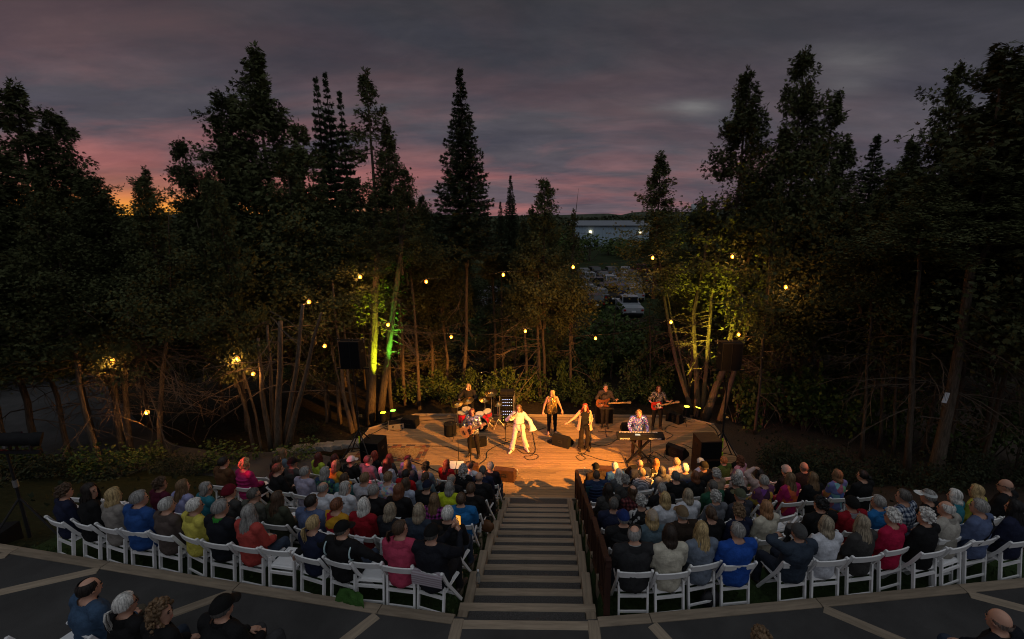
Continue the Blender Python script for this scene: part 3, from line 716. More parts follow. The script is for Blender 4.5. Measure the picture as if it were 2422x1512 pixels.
# ---- hair and hats, built round the head's own centre (face towards +y)
def scalp(th, ph, k=1.0):
    return Vector((.079 * k * math.sin(th) * math.sin(ph), -.006 + .099 * k * math.sin(th) * math.cos(ph), .019 + .108 * k * math.cos(th)))
def hairline(ph, back=112, side=92, front=52):
    a = abs((ph + math.pi) % (2 * math.pi) - math.pi)
    if a < R(50): return R(front)
    if a < R(75): return R(front + (side - front) * (a - R(50)) / R(25))
    if a < R(115): return R(side + (back - side) * (a - R(75)) / R(40))
    return R(back)
def make_hair(style, seed=1):
    r = random.Random(seed); mb = MB(); t0 = R(0)
    hl = hairline; rim = None
    if style in ('balding', 'bald', 'baldlong'): t0 = R(48) if style != 'bald' else R(84)
    NU = 36
    def inr(ph): a = abs((ph + math.pi) % (2 * math.pi) - math.pi); return a > R(62)
    vs = []; NT = 9                                        # close-fitting cap
    for i in range(NU):
        ph = 2 * math.pi * i / NU; e = max(t0 + .02, hl(ph))
        for j in range(NT):
            th = t0 + (e - t0) * j / (NT - 1); vs.append(scalp(th, ph, 1.055 + .02 * r.random() - (.03 if j == NT - 1 else 0)))
    fs = []
    for i in range(NU):
        if t0 > 0 and not inr(2 * math.pi * (i + .5) / NU): continue
        for j in range(NT - 1): a = i * NT + j; b = ((i + 1) % NU) * NT + j; fs.append((a, a + 1, b + 1, b))
    if style != 'bald': mb.add(vs, fs)
    def strip(pts, w):
        n = len(pts); vv = []
        for i, p in enumerate(pts):
            d = (pts[min(n - 1, i + 1)] - pts[max(0, i - 1)]).normalized(); o = Vector((p.x, p.y + .006, (p.z - .02) * .6)); o = o.normalized() if o.length > 1e-5 else Vector((0, 0, 1))
            x = d.cross(o); x = x.normalized() if x.length > 1e-4 else Vector((1, 0, 0)); ww = w * (1 - .65 * (i / (n - 1)) ** 2)
            vv += [p - x * ww, p + o * ww * .35, p + x * ww]
        mb.add(vv, [f for i in range(n - 1) for f in ((3 * i, 3 * i + 1, 3 * i + 4, 3 * i + 3), (3 * i + 1, 3 * i + 2, 3 * i + 5, 3 * i + 4))])
    hang = {'short': .0, 'bob': .105, 'long': .30, 'ponytail': 0, 'bun': 0, 'balding': 0, 'bald': 0, 'baldlong': .16, 'curly': 0, 'curlylong': .16}[style]
    vol = {'short': .10, 'bob': .11, 'long': .11, 'curly': .1, 'curlylong': .1, 'bald': .0, 'balding': .04}.get(style, .07)
    if style not in ('curly', 'curlylong'):
        n = {'bald': 70, 'balding': 150, 'baldlong': 200}.get(style, 340)
        for k in range(n):
            ph = r.uniform(-math.pi, math.pi)
            if t0 > 0 and not inr(ph): continue
            e = hl(ph); a0 = max(t0, R(r.uniform(4, 60) if k % 2 else r.uniform(3, 20))); kk = 1.05 + vol * r.random(); pts = []
            if e < a0 + .2: a0 = max(t0, e - .4)
            ph2 = ph + r.uniform(-.25, .25)
            for j in range(6):
                f = j / 5; pts.append(scalp(a0 + (e - a0) * f, ph + (ph2 - ph) * f, 1.05 + (kk - 1.05) * math.sin(math.pi * min(1, f * .75 + .05))))
            a = abs((ph + math.pi) % (2 * math.pi) - math.pi)
            if hang and a > R(58):
                l = hang * r.uniform(.72, 1.08); p = pts[-1].copy(); o = Vector((p.x, p.y, 0)).normalized()
                for j in range(1, 5):
                    f = j / 4; sw = .018 * math.sin(f * 5 + k) if style == 'long' else 0
                    pts.append(p + Vector((0, 0, -l * f)) + o * (.022 * math.sin(f * 2.6) + (.035 * f if style == 'long' and a > R(120) else 0)) + Vector((sw, -.015 * f, 0)))
            mb.m = (0, 0, 1, 0, 2, 1, 0)[k % 7]; strip(pts, r.uniform(.005, .012)); mb.m = 0
    else:
        for k in range(150 if style == 'curly' else 260):
            ph = r.uniform(-math.pi, math.pi); e = hl(ph); th = math.acos(1 - r.random() * (1 - math.cos(e))); p = scalp(th, ph, r.uniform(1.04, 1.20 if style == 'curly' else 1.28))
            if style == 'curlylong' and k > 110:
                a = abs(ph)
                if a < R(60): continue
                p = scalp(e, ph, 1.25) + Vector((r.uniform(-.02, .02), -.02 * r.random(), -hang * r.random()))
            s = r.uniform(.013, .026); rot = Euler((r.random() * 3, r.random() * 3, 0)).to_matrix(); mb.m = (0, 1, 0, 2, 1)[k % 5]; mb.ell(p, (s, s * r.uniform(.6, 1.0), s * r.uniform(.7, 1.4)), rot, 6, 4)
    mb.m = 0
    if style == 'ponytail':
        b = scalp(R(95), math.pi, 1.12)
        for k in range(26):
            o = Vector((r.uniform(-.02, .02), r.uniform(-.02, .02), 0)); l = r.uniform(.15, .24)
            strip([b + o * .3, b + Vector((0, -.045, .0)) + o * .8, b + Vector((0, -.055, -.07)) + o * 1.2, b + Vector((0, -.04, -l * .75)) + o * 1.2, b + Vector((0, -.03, -l)) + o * .6], .012)
    if style == 'bun': mb.ell(scalp(R(92), math.pi, 1.32), (.046, .036, .044), None, 10, 8)
    return mb.mesh('hair_' + style, [M['hair'], M['hair_low'], M['hair_high']], True)
def make_cap():
    mb = MB(); NU, NT = 24, 8; vs = []
    for i in range(NU):
        ph = 2 * math.pi * i / NU
        for j in range(NT): vs.append(scalp(R(84) * j / (NT - 1), ph, 1.17))
    mb.add(vs, [(i * NT + j, i * NT + j + 1, ((i + 1) % NU) * NT + j + 1, ((i + 1) % NU) * NT + j) for i in range(NU) for j in range(NT - 1)])
    mb.ell(scalp(0, 0, 1.19), (.010, .010, .006), None, 8, 4)
    br = []
    for i in range(9):
        a = R(-58 + 116 * i / 8); p = scalp(R(82), a, 1.16); q = p + Vector((math.sin(a) * .018, .072 * math.cos(a * 1.15) ** .6, -.014)); br.append((p, q))
    vs = [p for pq in br for p in pq]; mb.add(vs + [v + Vector((0, 0, -.005)) for v in vs], [(2 * i, 2 * i + 1, 2 * i + 3, 2 * i + 2) for i in range(8)] + [(18 + 2 * i, 18 + 2 * i + 2, 18 + 2 * i + 3, 18 + 2 * i + 1) for i in range(8)] + [(2 * i + 1, 19 + 2 * i, 21 + 2 * i, 2 * i + 3) for i in range(8)])
    return mb.mesh('cap', M['cloth'], True)
def make_beanie():
    mb = MB(); NU, NT = 24, 9; vs = []
    for i in range(NU):
        ph = 2 * math.pi * i / NU
        for j in range(NT): vs.append(scalp(R(96 if math.cos(ph) < .3 else 72) * j / (NT - 1), ph, (1.20 if i % 2 else 1.175) + (.05 if j > NT - 3 else 0) + .05 * math.cos(j / NT * 1.5)))
    mb.add(vs, [(i * NT + j, i * NT + j + 1, ((i + 1) % NU) * NT + j + 1, ((i + 1) % NU) * NT + j) for i in range(NU) for j in range(NT - 1)])
    return mb.mesh('hat', M['cloth'], True)
def make_visor():
    mb = MB(); vs = []
    for i in range(24):
        ph = 2 * math.pi * i / 24; vs += [scalp(R(58), ph, 1.20), scalp(R(78), ph, 1.20)]
    mb.add(vs, [(2 * i, 2 * i + 1, (2 * i + 3) % 48, (2 * i + 2) % 48) for i in range(24)])
    br = []
    for i in range(9): a = R(-62 + 124 * i / 8); p = scalp(R(76), a, 1.2); br += [p, p + Vector((math.sin(a) * .02, .085 * max(.1, math.cos(a)), -.02))]
    mb.add(br, [(2 * i, 2 * i + 1, 2 * i + 3, 2 * i + 2) for i in range(8)])
    return mb.mesh('visor', M['cloth'], True)
def make_glasses():
    mb = MB()
    for s in (-1, 1):
        mb.tube([(s * .032 + .021 * math.cos(t), .101, .008 + .016 * math.sin(t)) for t in np.linspace(0, 2 * math.pi, 11)], .0028, 4); mb.bar((s * .052, .098, .012), (s * .084, -.01, .014), .004, .005)
    mb.bar((-.012, .104, .012), (.012, .104, .012), .004, .004); return mb.mesh('glasses', M['dkmetal'])
HAIR = {}
def hair(style, variant=0):
    k = (style, variant % 3)
    if k not in HAIR: HAIR[k] = make_hair(style, 11 + 7 * (variant % 3) + len(style))
    return HAIR[k]
CAPME, BEANIE, VISOR, GLASSES = make_cap(), make_beanie(), make_visor(), make_glasses()
# ---- patterned cloth
def patmat(name, kind, cols):
    m, n, b = newmat(name); setb(b, rough=.9, spec=.15); tcn = nd(n, 'ShaderNodeTexCoord'); L_ = n.links.new
    def ramp(fac, stops, interp='CONSTANT'):
        c = nd(n, 'ShaderNodeValToRGB'); cr = c.color_ramp; cr.interpolation = interp
        while len(cr.elements) < len(stops): cr.elements.new(.5)
        for e, (p, k) in zip(cr.elements, stops): e.position = p; e.color = (*k, 1)
        L_(fac, c.inputs[0]); return c.outputs[0]
    if kind in ('plaid', 'check', 'stripes'):
        def wave(axis, sc):
            w = nd(n, 'ShaderNodeTexWave', Scale=sc, Distortion=1.2); w.bands_direction = axis; w.inputs['Detail'].default_value = 0; L_(tcn.outputs['Object'], w.inputs[0]); return ramp(w.outputs['Fac'], [(0, (0,) * 3), (.5, (1,) * 3)])
        hz = wave('Z', 4.6 if kind != 'stripes' else 10)
        if kind == 'stripes': fac = hz
        else:
            vx = wave('X', 4.6); a = nd(n, 'ShaderNodeMath', operation='ADD'); L_(hz, a.inputs[0]); L_(vx, a.inputs[1]); h = nd(n, 'ShaderNodeMath', operation='MULTIPLY'); L_(a.outputs[0], h.inputs[0]); h.inputs[1].default_value = .5; fac = h.outputs[0]
        c = ramp(fac, [(0, cols[0]), (.4, cols[1] if len(cols) > 2 else tuple((p + q) / 2 for p, q in zip(cols[0], cols[1]))), (.9, cols[-1])])
    else:
        vo = nd(n, 'ShaderNodeTexVoronoi', Scale={'patch': 6.5, 'floral': 22}.get(kind, 10)); L_(tcn.outputs['Object'], vo.inputs['Vector'])
        sp = nd(n, 'ShaderNodeSeparateColor'); L_(vo.outputs['Color'], sp.inputs[0])
        c = ramp(sp.outputs[0], [(i / len(cols), k) for i, k in enumerate(cols)])
    L_(c, b.inputs['Base Color']); return m
PAT = {'plaidmag': patmat('magenta_plaid', 'plaid', [(.01, .008, .012), (.12, .02, .10), (.30, .05, .24)]), 'plaidred': patmat('dark_red_plaid', 'plaid', [(.02, .01, .012), (.07, .014, .018), (.14, .05, .05)]),
       'plaidlilac': patmat('lilac_check', 'plaid', [(.16, .14, .20), (.24, .20, .27), (.34, .28, .34)]), 'check': patmat('navy_white_check', 'check', [(.02, .03, .06), (.12, .15, .21), (.42, .46, .52)]),
       'stripes': patmat('navy_white_stripes', 'stripes', [(.02, .025, .05), (.5, .5, .54)]), 'floral': patmat('pastel_flowers', 'floral', [(.45, .40, .47), (.30, .22, .46), (.20, .40, .42), (.52, .36, .24), (.5, .48, .5), (.36, .18, .30)]),
       'floralgreen': patmat('green_flowers', 'floral', [(.03, .10, .07), (.02, .05, .12), (.10, .22, .12), (.03, .04, .09)]), 'floralblack': patmat('white_flowers_on_black', 'floral', [(.012,) * 3, (.012,) * 3, (.015,) * 3, (.35, .33, .30), (.012,) * 3]),
       'silverfloral': patmat('silver_flowers', 'floral', [(.30, .33, .42), (.27, .30, .40), (.33, .36, .44), (.55, .57, .62)]), 'patchyellow': patmat('yellow_purple_patchwork', 'patch', [(.38, .22, .03), (.13, .04, .20), (.30, .24, .06), (.05, .02, .04), (.45, .27, .04), (.11, .04, .09)]),
       'patchblue': patmat('blue_orange_patchwork', 'patch', [(.10, .16, .42), (.20, .42, .46), (.48, .20, .07), (.38, .12, .17), (.16, .36, .22), (.12, .14, .32)]), 'orangemag': patmat('orange_magenta_shirt', 'patch', [(.50, .10, .03), (.36, .02, .10), (.46, .09, .04), (.30, .015, .09)]),
       'redyellow': patmat('red_yellow_print', 'patch', [(.36, .01, .03), (.34, .01, .03), (.45, .25, .02), (.32, .01, .03), (.42, .22, .02)]), 'blackwhite': patmat('black_white_top', 'floral', [(.015,) * 3, (.02,) * 3, (.02,) * 3, (.4, .4, .4)])}
TOPC = dict(navy=(.016, .020, .045), black=(.012, .012, .013), greige=(.23, .21, .19), royal=(.020, .065, .22), taupe=(.085, .065, .058), yellow=(.52, .46, .085), ink=(.012, .013, .018), coral=(.40, .060, .050), maroon=(.075, .012, .028), lavender=(.27, .28, .48), teal=(.025, .16, .21), charcoal=(.045, .044, .043), moss=(.085, .088, .075),
            brownj=(.10, .048, .022), magenta=(.34, .022, .12), denimblue=(.045, .085, .15), slate=(.10, .14, .18), lime=(.34, .44, .045), mustard=(.42, .25, .03), whitecap=(.6,) * 3, steel=(.13, .14, .16), tealgrey=(.055, .17, .18), lilac=(.32, .30, .40), white=(.55, .57, .62), slateblue=(.085, .115, .21), olive=(.050, .055, .038), redsweater=(.24, .010, .018),
            darkdenim=(.030, .042, .062), redtop=(.36, .010, .014), bluegrey=(.10, .15, .18), palehoodie=(.33, .37, .47), palegrey=(.36, .36, .40), neon=(.46, .55, .025), azure=(.018, .13, .34), q107=(.012, .011, .011), leather=(.017, .019, .024), pink=(.44, .055, .11), navypuffer=(.018, .032, .075), cobalt=(.015, .065, .30), greyhood=(.075, .078, .085), darkbrown=(.028, .019, .014),
            paleblue=(.35, .42, .55), tan=(.24, .18, .12), green=(.05, .10, .025), rose=(.50, .24, .30), blush=(.46, .34, .31), forest=(.020, .075, .045), inkgrey=(.040, .042, .055), steelblue=(.085, .13, .16), cream=(.50, .47, .38), blackpuffer=(.016, .016, .017), charhood=(.026, .026, .028), denim=(.14, .17, .22), yellowgreen=(.36, .36, .05), stone=(.34, .32, .28), crimson=(.36, .012, .050))
HAIRC = dict(brown=(.075, .045, .027), dark=(.022, .016, .013), blond=(.42, .30, .14), grey=(.26, .25, .235), silver=(.40, .39, .37), white=(.60, .585, .55), lightbrown=(.17, .105, .055), darkgrey=(.095, .088, .080), redbrown=(.10, .022, .018), red=(.32, .05, .03), auburn=(.15, .055, .025), blondgrey=(.29, .24, .17), black=(.010, .009, .009), orange=(.42, .16, .05), strawberry=(.30, .15, .07), darkbrown=(.03, .019, .013))
CAPC = dict(black=(.010,) * 3, navy=(.012, .015, .032), whitecap=(.62, .6, .58), olivecap=(.085, .095, .06), greycap=(.075,) * 3, tancap=(.17, .12, .07), beigecap=(.36, .29, .22), bluecap=(.015, .032, .13), red=(.12, .008, .016), blackknit=(.012,) * 3, palescarf=(.42, .50, .58), scarf=(.42, .37, .33))
W_ = dict(sh=.215, girth=1.16)
POSES = {'n': seated(), 'r': seated(head=(-18, 2, 0)), 'r2': seated(head=(-58, 0, 4), lean=-.01), 'l': seated(head=(18, 0, 0)), 'w': seated(**W_), 'wr': seated(head=(-24, 0, 0), **W_), 'wl': seated(head=(22, 0, 0), **W_),
         'lr': seated(lean=-.10, head=(-22, 0, 0), hands=dict(knL=V3(-.05, .46, .52), anL=V3(.05, .85, .20), toL=V3(.08, 1.0, .26), knR=V3(.12, .44, .52), anR=V3(.10, .84, .10), toR=V3(.12, .98, .14))),
         'wa': seated(lean=-.06, head=(-30, 0, 0), sh=.215, girth=1.16, hands=dict(elL=V3(-.47, -.10, .92), wrL=V3(-.66, -.16, .80), hdL=V3(-.72, -.17, .74), elR=V3(.46, -.02, .86), wrR=V3(.60, .08, .72), hdR=V3(.62, .12, .66))),
         'phone': seated(head=(-12, 4, 0), sh=.21, girth=1.12, hands=dict(elL=V3(.02, .26, .90), wrL=V3(.13, .33, 1.06), hdL=V3(.16, .33, 1.13), elR=V3(.30, .16, .86), wrR=V3(.24, .33, 1.02), hdR=V3(.20, .34, 1.10), nR=V3(0, -1, 0), nL=V3(0, -1, 0))),
         'hand': seated(head=(8, 0, 0), hands=dict(elL=V3(-.32, .06, 1.22), wrL=V3(-.12, .06, 1.32), hdL=V3(-.04, .04, 1.33))),
         'behind': seated(lean=-.10, head=(6, -4, 0), sh=.21, girth=1.12, hands=dict(elL=V3(-.40, .0, 1.12), wrL=V3(-.22, .10, 1.06), hdL=V3(-.14, .13, 1.06), elR=V3(.33, -.04, .80), wrR=V3(.26, .18, .70), hdR=V3(.22, .24, .68)))}
for k_ in ('n', 'r', 'l'): POSES[k_]['sh_'] = 1
PM = {k: make_person(J, .0175, loose=.012) for k, J in POSES.items()}
SKINR = random.Random(5)
def dress(name, P, label, top, hairstyle, hairc, legs=(.03, .035, .05), extras='', group=None, hatc=None, variant=0, loc=(0, 0, 0), rz=0, scale=1.0, topmat=None, legmat=None, shoe=None):
    o = inst(name, P['body'], None, loc, (0, 0, rz), (scale,) * 3 if not isinstance(scale, tuple) else scale); tag(o, label, 'person', group)
    def child(nm, me, col=None, mt=None, mx=None):
        if me is None: return None
        c = inst(nm, me, o)
        if col: c.color = (*col, 1)
        if mt: c.material_slots[0].link = 'OBJECT'; c.material_slots[0].material = mt
        if mx is not None: c.matrix_local = mx
        return c
    t = child('top', P['top'], TOPC.get(top) if isinstance(top, str) else top, topmat or PAT.get(top if isinstance(top, str) else None)); l = child('trousers', P['trousers'], legs, legmat); s = child('shoes', P['shoes'], None, shoe)
    H = P['head']
    if hairstyle in ('cap', 'capbob', 'beanie', 'visor'):
        hs = {'cap': 'short', 'capbob': 'bob', 'beanie': 'short', 'visor': 'short'}[hairstyle]
        hcol = {'black': 'darkgrey', 'navy': 'darkgrey', 'beigecap': 'blond', 'bluecap': 'grey', 'tancap': 'grey', 'olivecap': 'grey', 'greycap': 'darkgrey', 'grey': 'grey', 'scarf': 'darkbrown'}.get(hairc, 'brown')
        if hairstyle in ('capbob', 'visor'): child('hair', hair(hs, variant), HAIRC[hcol], None, H)
        else: child('hair', hair('balding', variant), HAIRC[hcol], None, H)
        child({'cap': 'cap', 'capbob': 'cap', 'beanie': 'knitted_hat', 'visor': 'visor'}[hairstyle], {'cap': CAPME, 'capbob': CAPME, 'beanie': BEANIE, 'visor': VISOR}[hairstyle], CAPC.get(hairc, (.7, .72, .72)) if hairstyle != 'visor' else (.62, .66, .66), None, H)
    elif hairstyle: child('hair', hair(hairstyle, variant), HAIRC[hairc] if hairstyle != 'bald' else (.20, .15, .125), None, H)
    if 'glasses' in extras: child('glasses', GLASSES, None, None, H)
    return o
# ---- extra garment pieces that a few people show
def neck_ring(o, J, col, z=0, r=.10, name='collar'):
    c = MB(); Nk = J['neck']; n = 18; rings = []
    for k, (rr, dz) in enumerate(((r * 1.0, -.055), (r * .86, -.005), (r * .76, .028), (r * .62, .02))):
        rings.append((Nk + Vector((0, -.01, dz)), rr, rr * .85))
    vs = []
    for p, rx, ry in rings:
        for j in range(n): a = 2 * math.pi * j / n; vs.append(p + Vector((rx * math.cos(a), ry * math.sin(a), .02 * -math.sin(a))))
    c.add(vs, [(i * n + j, i * n + (j + 1) % n, (i + 1) * n + (j + 1) % n, (i + 1) * n + j) for i in range(3) for j in range(n)])
    k = c.build(name, M['cloth'], o, True); k.color = (*col, 1); return k
def text_mesh(txt, size, depth, m, name):
    cu = bpy.data.curves.new(name, 'FONT'); cu.body = txt; cu.size = size; cu.extrude = depth; cu.align_x = 'CENTER'; cu.align_y = 'CENTER'; cu.resolution_u = 3
    t = bpy.data.objects.new(name, cu); COL.objects.link(t); dg = bpy.context.evaluated_depsgraph_get(); me = bpy.data.meshes.new_from_object(t.evaluated_get(dg)); bpy.data.objects.remove(t)
    me.name = name; me.materials.clear(); me.materials.append(m); return me
# ------------------------------------------------------------------ folding chairs
def chair_parts():
    P = {}
    P['seat'] = MB().box((0, .03, .425), (.41, .40, .028), None, .96).mesh('seat', M['white'])
    mb = MB(); n = 8; q = .02; pr = []
    mb.box((0, .03, .449), (.37, .36, .020), None, .93); P['pad'] = mb.mesh('pad', M['pad'])
    mb = MB(); seg = 7                                      # curved back rail with a slight crown
    for i in range(seg):
        def pt(f): x = (f - .5) * .42; return Vector((x, -.235 - .030 * (1 - (2 * f - 1) ** 2), .735 + .012 * (1 - (2 * f - 1) ** 2)))
        a, b = pt(i / seg), pt((i + 1) / seg); mb.bar(a, b + (b - a) * .02, .018, .095, (0, -.25, 1))
    P['back_rail'] = mb.mesh('back_rail', M['white'])
    for s, k in ((-1, 'front_leg_l'), (1, 'front_leg_r')):
        mb = MB(); mb.bar((s * .222, -.250, .800), (s * .222, -.130, .545), .028, .042, (0, 1, 0)); mb.bar((s * .222, -.130, .548), (s * .222, .215, .0), .028, .040, (0, 1, 0)); mb.tube([(s * .222, -.250, .790), (s * .222, -.256, .806), (s * .222, -.258, .815)], [.021, .019, .008], 8); P[k] = mb.mesh('front_leg', M['white'])
    for s, k in ((-1, 'rear_leg_l'), (1, 'rear_leg_r')):
        mb = MB(); mb.bar((s * .192, -.150, .560), (s * .192, -.235, .0), .026, .040, (0, 1, 0)); P[k] = mb.mesh('rear_leg', M['white'])
    P['rear_rail'] = MB().bar((-.18, -.185, .36), (.18, -.185, .36), .022, .042).mesh('cross_rail', M['white'])
    P['low_rail'] = MB().bar((-.21, .085, .20), (.21, .085, .20), .022, .03).mesh('cross_rail', M['white'])
    P['rear_low'] = MB().bar((-.18, -.214, .14), (.18, -.214, .14), .02, .028).mesh('cross_rail', M['white'])
    return P
CP = chair_parts()
PNAME = {'front_leg_l': 'front_leg', 'front_leg_r': 'front_leg', 'rear_leg_l': 'rear_leg', 'rear_leg_r': 'rear_leg', 'rear_rail': 'cross_rail', 'low_rail': 'cross_rail', 'rear_low': 'cross_rail'}
CHGROUP = 'white folding chairs in the curved rows'
def chair(loc, rz, label):
    t = thing('folding_chair', label, 'chair', loc, rz, CHGROUP)
    for k, me in CP.items(): inst(PNAME.get(k, k), me, t)
    return t
# ------------------------------------------------------------------ place the audience
AUD = 'audience seated in the rows'
def pix(c, x, y): o = CROPS[c]; return (o[0] + x / o[2]) * 2421 / 3600, (o[1] + y / o[2]) * 2421 / 3600
def rowpos(u, v, hz, base, forced=None):
    best = None
    for i in range(-1, 7):
        if forced is not None and i != forced: continue
        z = terrace(i) if i >= 0 else ZP
        p = at(u, v, z=z + hz); sm = (Y0 + 2 * TREAD * i + base) if i >= 0 else None
        s = srow(p.x, p.y)
        if i < 0 and s > Y0 - .35: continue
        d = abs(s - sm) if sm is not None else (0 if s < Y0 - .5 else .6)
        if best is None or d < best[0]: best = (d, i, p, s, z)
    d, i, p, s, z = best
    if i >= 0: s = min(max(s + .12, Y0 + 2 * TREAD * i + .275), Y0 + 2 * TREAD * i + .46)
    return i, p.x, s, z
def facing(x, y, k=0.0): a = -R(14) * math.tanh(-x / 2.0); return a + k * (-math.atan2(0 - x, 17.0 - y) - a)
PL_ = []
for e in PEOPLE:
    c, x, y, pose, hs, hc, top, lab = e[:8]; ex = e[8] if len(e) > 8 else ''
    f = [int(w[3:]) for w in ex.split() if w.startswith('row')]
    u, v = pix(c, x, y); i, px, s, z = rowpos(u, v, 1.29, .13, f[0] if f else None); PL_.append([i, px, s, z, e, ex])
for row in range(7):                                       # no two people on one spot
    q = sorted((p for p in PL_ if p[0] == row), key=lambda p: p[1])
    for _ in range(60):
        for a, b in zip(q, q[1:]):
            gap = b[1] - a[1]; need = .455
            if a[1] < 0 < b[1]: continue
            if gap < need: m = (need - gap) / 2; a[1] -= m; b[1] += m
        for p in q:
            if 0 > p[1] > -1.22: p[1] = -1.22
            if 0 < p[1] < 1.42: p[1] = 1.42
    for p in q: p[1] = min(max(p[1], -15), 15)
LEGS = [(.025, .03, .045), (.04, .055, .085), (.016, .016, .018), (.05, .05, .052), (.10, .085, .06), (.03, .04, .06)]
CHAIRS_AT = []; WHO = {}
for n_, (i, px, s, z, e, ex) in enumerate(PL_):
    c, x, y, pose, hs, hc, top, lab = e[:8]
    py = s + wing(px); rz = facing(px, py) + rng.uniform(-.14, .14)
    sc = 1.0 + rng.uniform(-.03, .035); wf = .93 if hs in ('bob', 'long', 'curly', 'curlylong', 'ponytail', 'bun') and pose in ('n', 'r', 'l', 'r2') else 1.0
    fwd = Vector((-math.sin(rz), math.cos(rz), 0)); loc = Vector((px, py, z)) 
    o = dress('person', PM[pose], lab, top, hs, hc, LEGS[n_ % 6], ex, AUD, variant=n_, loc=loc - fwd * .10, rz=rz + .45 * (facing(px, py, 1.0) - facing(px, py)), scale=(sc * wf, sc * wf, sc)); WHO[lab] = (o, loc, rz, POSES[pose])
    J = POSES[pose]
    if 'greencollar' in ex: neck_ring(o, J, (.03, .22, .03))
    if 'palecollar' in ex: neck_ring(o, J, (.42, .42, .40))
    if 'greyhood' in ex: neck_ring(o, J, (.20, .20, .21), r=.135, name='hood')
    if top in ('royal', 'taupe', 'moss', 'pink', 'greyhood', 'palehoodie', 'charhood', 'azure'): neck_ring(o, J, tuple(k * .9 for k in TOPC[top]), r=.128, name='hood')
    if 'whitepiping' in ex:
        mbp = MB()
        for sg in (-1, 1): mbp.tube([(sg * .20, J['chest'].y - .03 + .085 * math.cos(t), .93 + .11 * math.sin(t)) for t in np.linspace(1.2, 4.6, 9)], .012, 5)
        k = mbp.build('piping', M['cloth'], o, True); k.color = (.45, .6, .62, 1)
    if n_ % 5 in (0, 2, 3) and 'collar' not in ex and isinstance(TOPC.get(top), tuple) and top not in ('royal', 'taupe', 'moss', 'pink', 'greyhood', 'palehoodie', 'charhood', 'azure', 'cream', 'crimson'): neck_ring(o, J, tuple(k * (.7 if n_ % 2 else 1.2) for k in TOPC[top]), r=.098 + .012 * (n_ % 3))
    if 'mask' in ex: k = MB().tube([(.082 * math.sin(t), J['head'].y + .1 * math.cos(t), 1.16 + .01 * math.cos(t)) for t in np.linspace(-2.2, 2.2, 16)], .009, 4).build('mask', M['paper'], o)
    if 'strap' in ex: k = MB().tube([(-.17, -.13, .72), (-.05, -.165, .82), (.09, -.165, .95), (.15, -.09, 1.03), (.12, .03, 1.05)], .011, 5, flat=.5).build('bag_strap', M['black'], o)
    if top == 'q107':
        pr = mat('red_print', (.42, .10, .05), .8, .1, 9); k = inst('print', text_mesh('Q107', .135, .002, pr, 'print'), o, (-.005, -.176, .90), (R(88), 0, 0))
        k2 = inst('print', text_mesh('Rock', .045, .002, M['paper'], 'print'), o, (.01, -.178, .805), (R(90), 0, 0))
    if top in ('navypuffer', 'blackpuffer', 'magenta'):
        mbq = MB()
        for kz in range(5):
            zz_ = .58 + .085 * kz; gg = J['girth']; w_ = .165 * gg + .008 + .012 * (kz > 2); dd = .125 * gg + .012; yc = -.01 - .02 * kz / 4
            mbq.tube([(w_ * math.cos(t), yc + dd * math.sin(t), zz_) for t in np.linspace(0, 2 * math.pi, 22)], .026, 6)
        k = mbq.build('quilting', M['cloth'], o, True); k.color = (*TOPC[top], 1)
    if 'camp' in ex:
        cc = thing('camp_chair', 'teal fabric camp chair under the navy quilted jacket by the handrail', 'camp chair', loc, rz); tm = mat('teal_canvas', (.02, .09, .12), .85, .2, 20)
        mbs = MB(); mbs.add([(-.27, -.24, .95), (.27, -.24, .95), (.25, -.12, .40), (-.25, -.12, .40), (-.27, -.222, .95), (.27, -.222, .95), (.25, -.10, .40), (-.25, -.10, .40)], [(0, 1, 2, 3), (7, 6, 5, 4), (0, 4, 5, 1), (1, 5, 6, 2), (2, 6, 7, 3), (3, 7, 4, 0)]); mbs.build('backrest', tm, cc)
        MB().box((0, .10, .40), (.50, .44, .015)).build('seat', tm, cc)
        for sx in (-1, 1):
            MB().tube([(sx * .28, -.26, .97), (sx * .26, -.06, .40), (sx * .20, .32, .02)], .012, 6).build('leg', M['dkmetal'], cc); MB().tube([(sx * .26, -.20, .02), (sx * .24, .30, .42), (sx * .28, .30, .62)], .012, 6).build('leg', M['dkmetal'], cc); MB().box((sx * .29, .06, .62), (.07, .50, .02)).build('armrest', tm, cc)
    else:
        short = lab.replace('person ', 'person ', 1); chair(loc + fwd * rng.uniform(-.03, .02), rz + rng.uniform(-.09, .09), 'white folding chair under the ' + short); CHAIRS_AT.append((px, s, i))
for c, x, y, lab in EMPTY_CHAIRS:
    u, v = pix(c, x, y); i, px, s, z = rowpos(u, v, .80, .05); 
    if i >= 0: s = Y0 + 2 * TREAD * i + .30
    for _ in range(12):
        for (ax, as_, ai) in CHAIRS_AT:
            if ai == i and abs(ax - px) < .455: px = ax + (.456 if px > ax else -.456)
    if abs(px) < 1.42 and i >= 0: px = 1.42 * (1 if px > 0 else -1)
    py = s + wing(px); rz = facing(px, py) + rng.uniform(-.12, .12); chair((px, py, z), rz, lab); CHAIRS_AT.append((px, s, i)); WHO[lab] = (None, Vector((px, py, z)), rz, None)

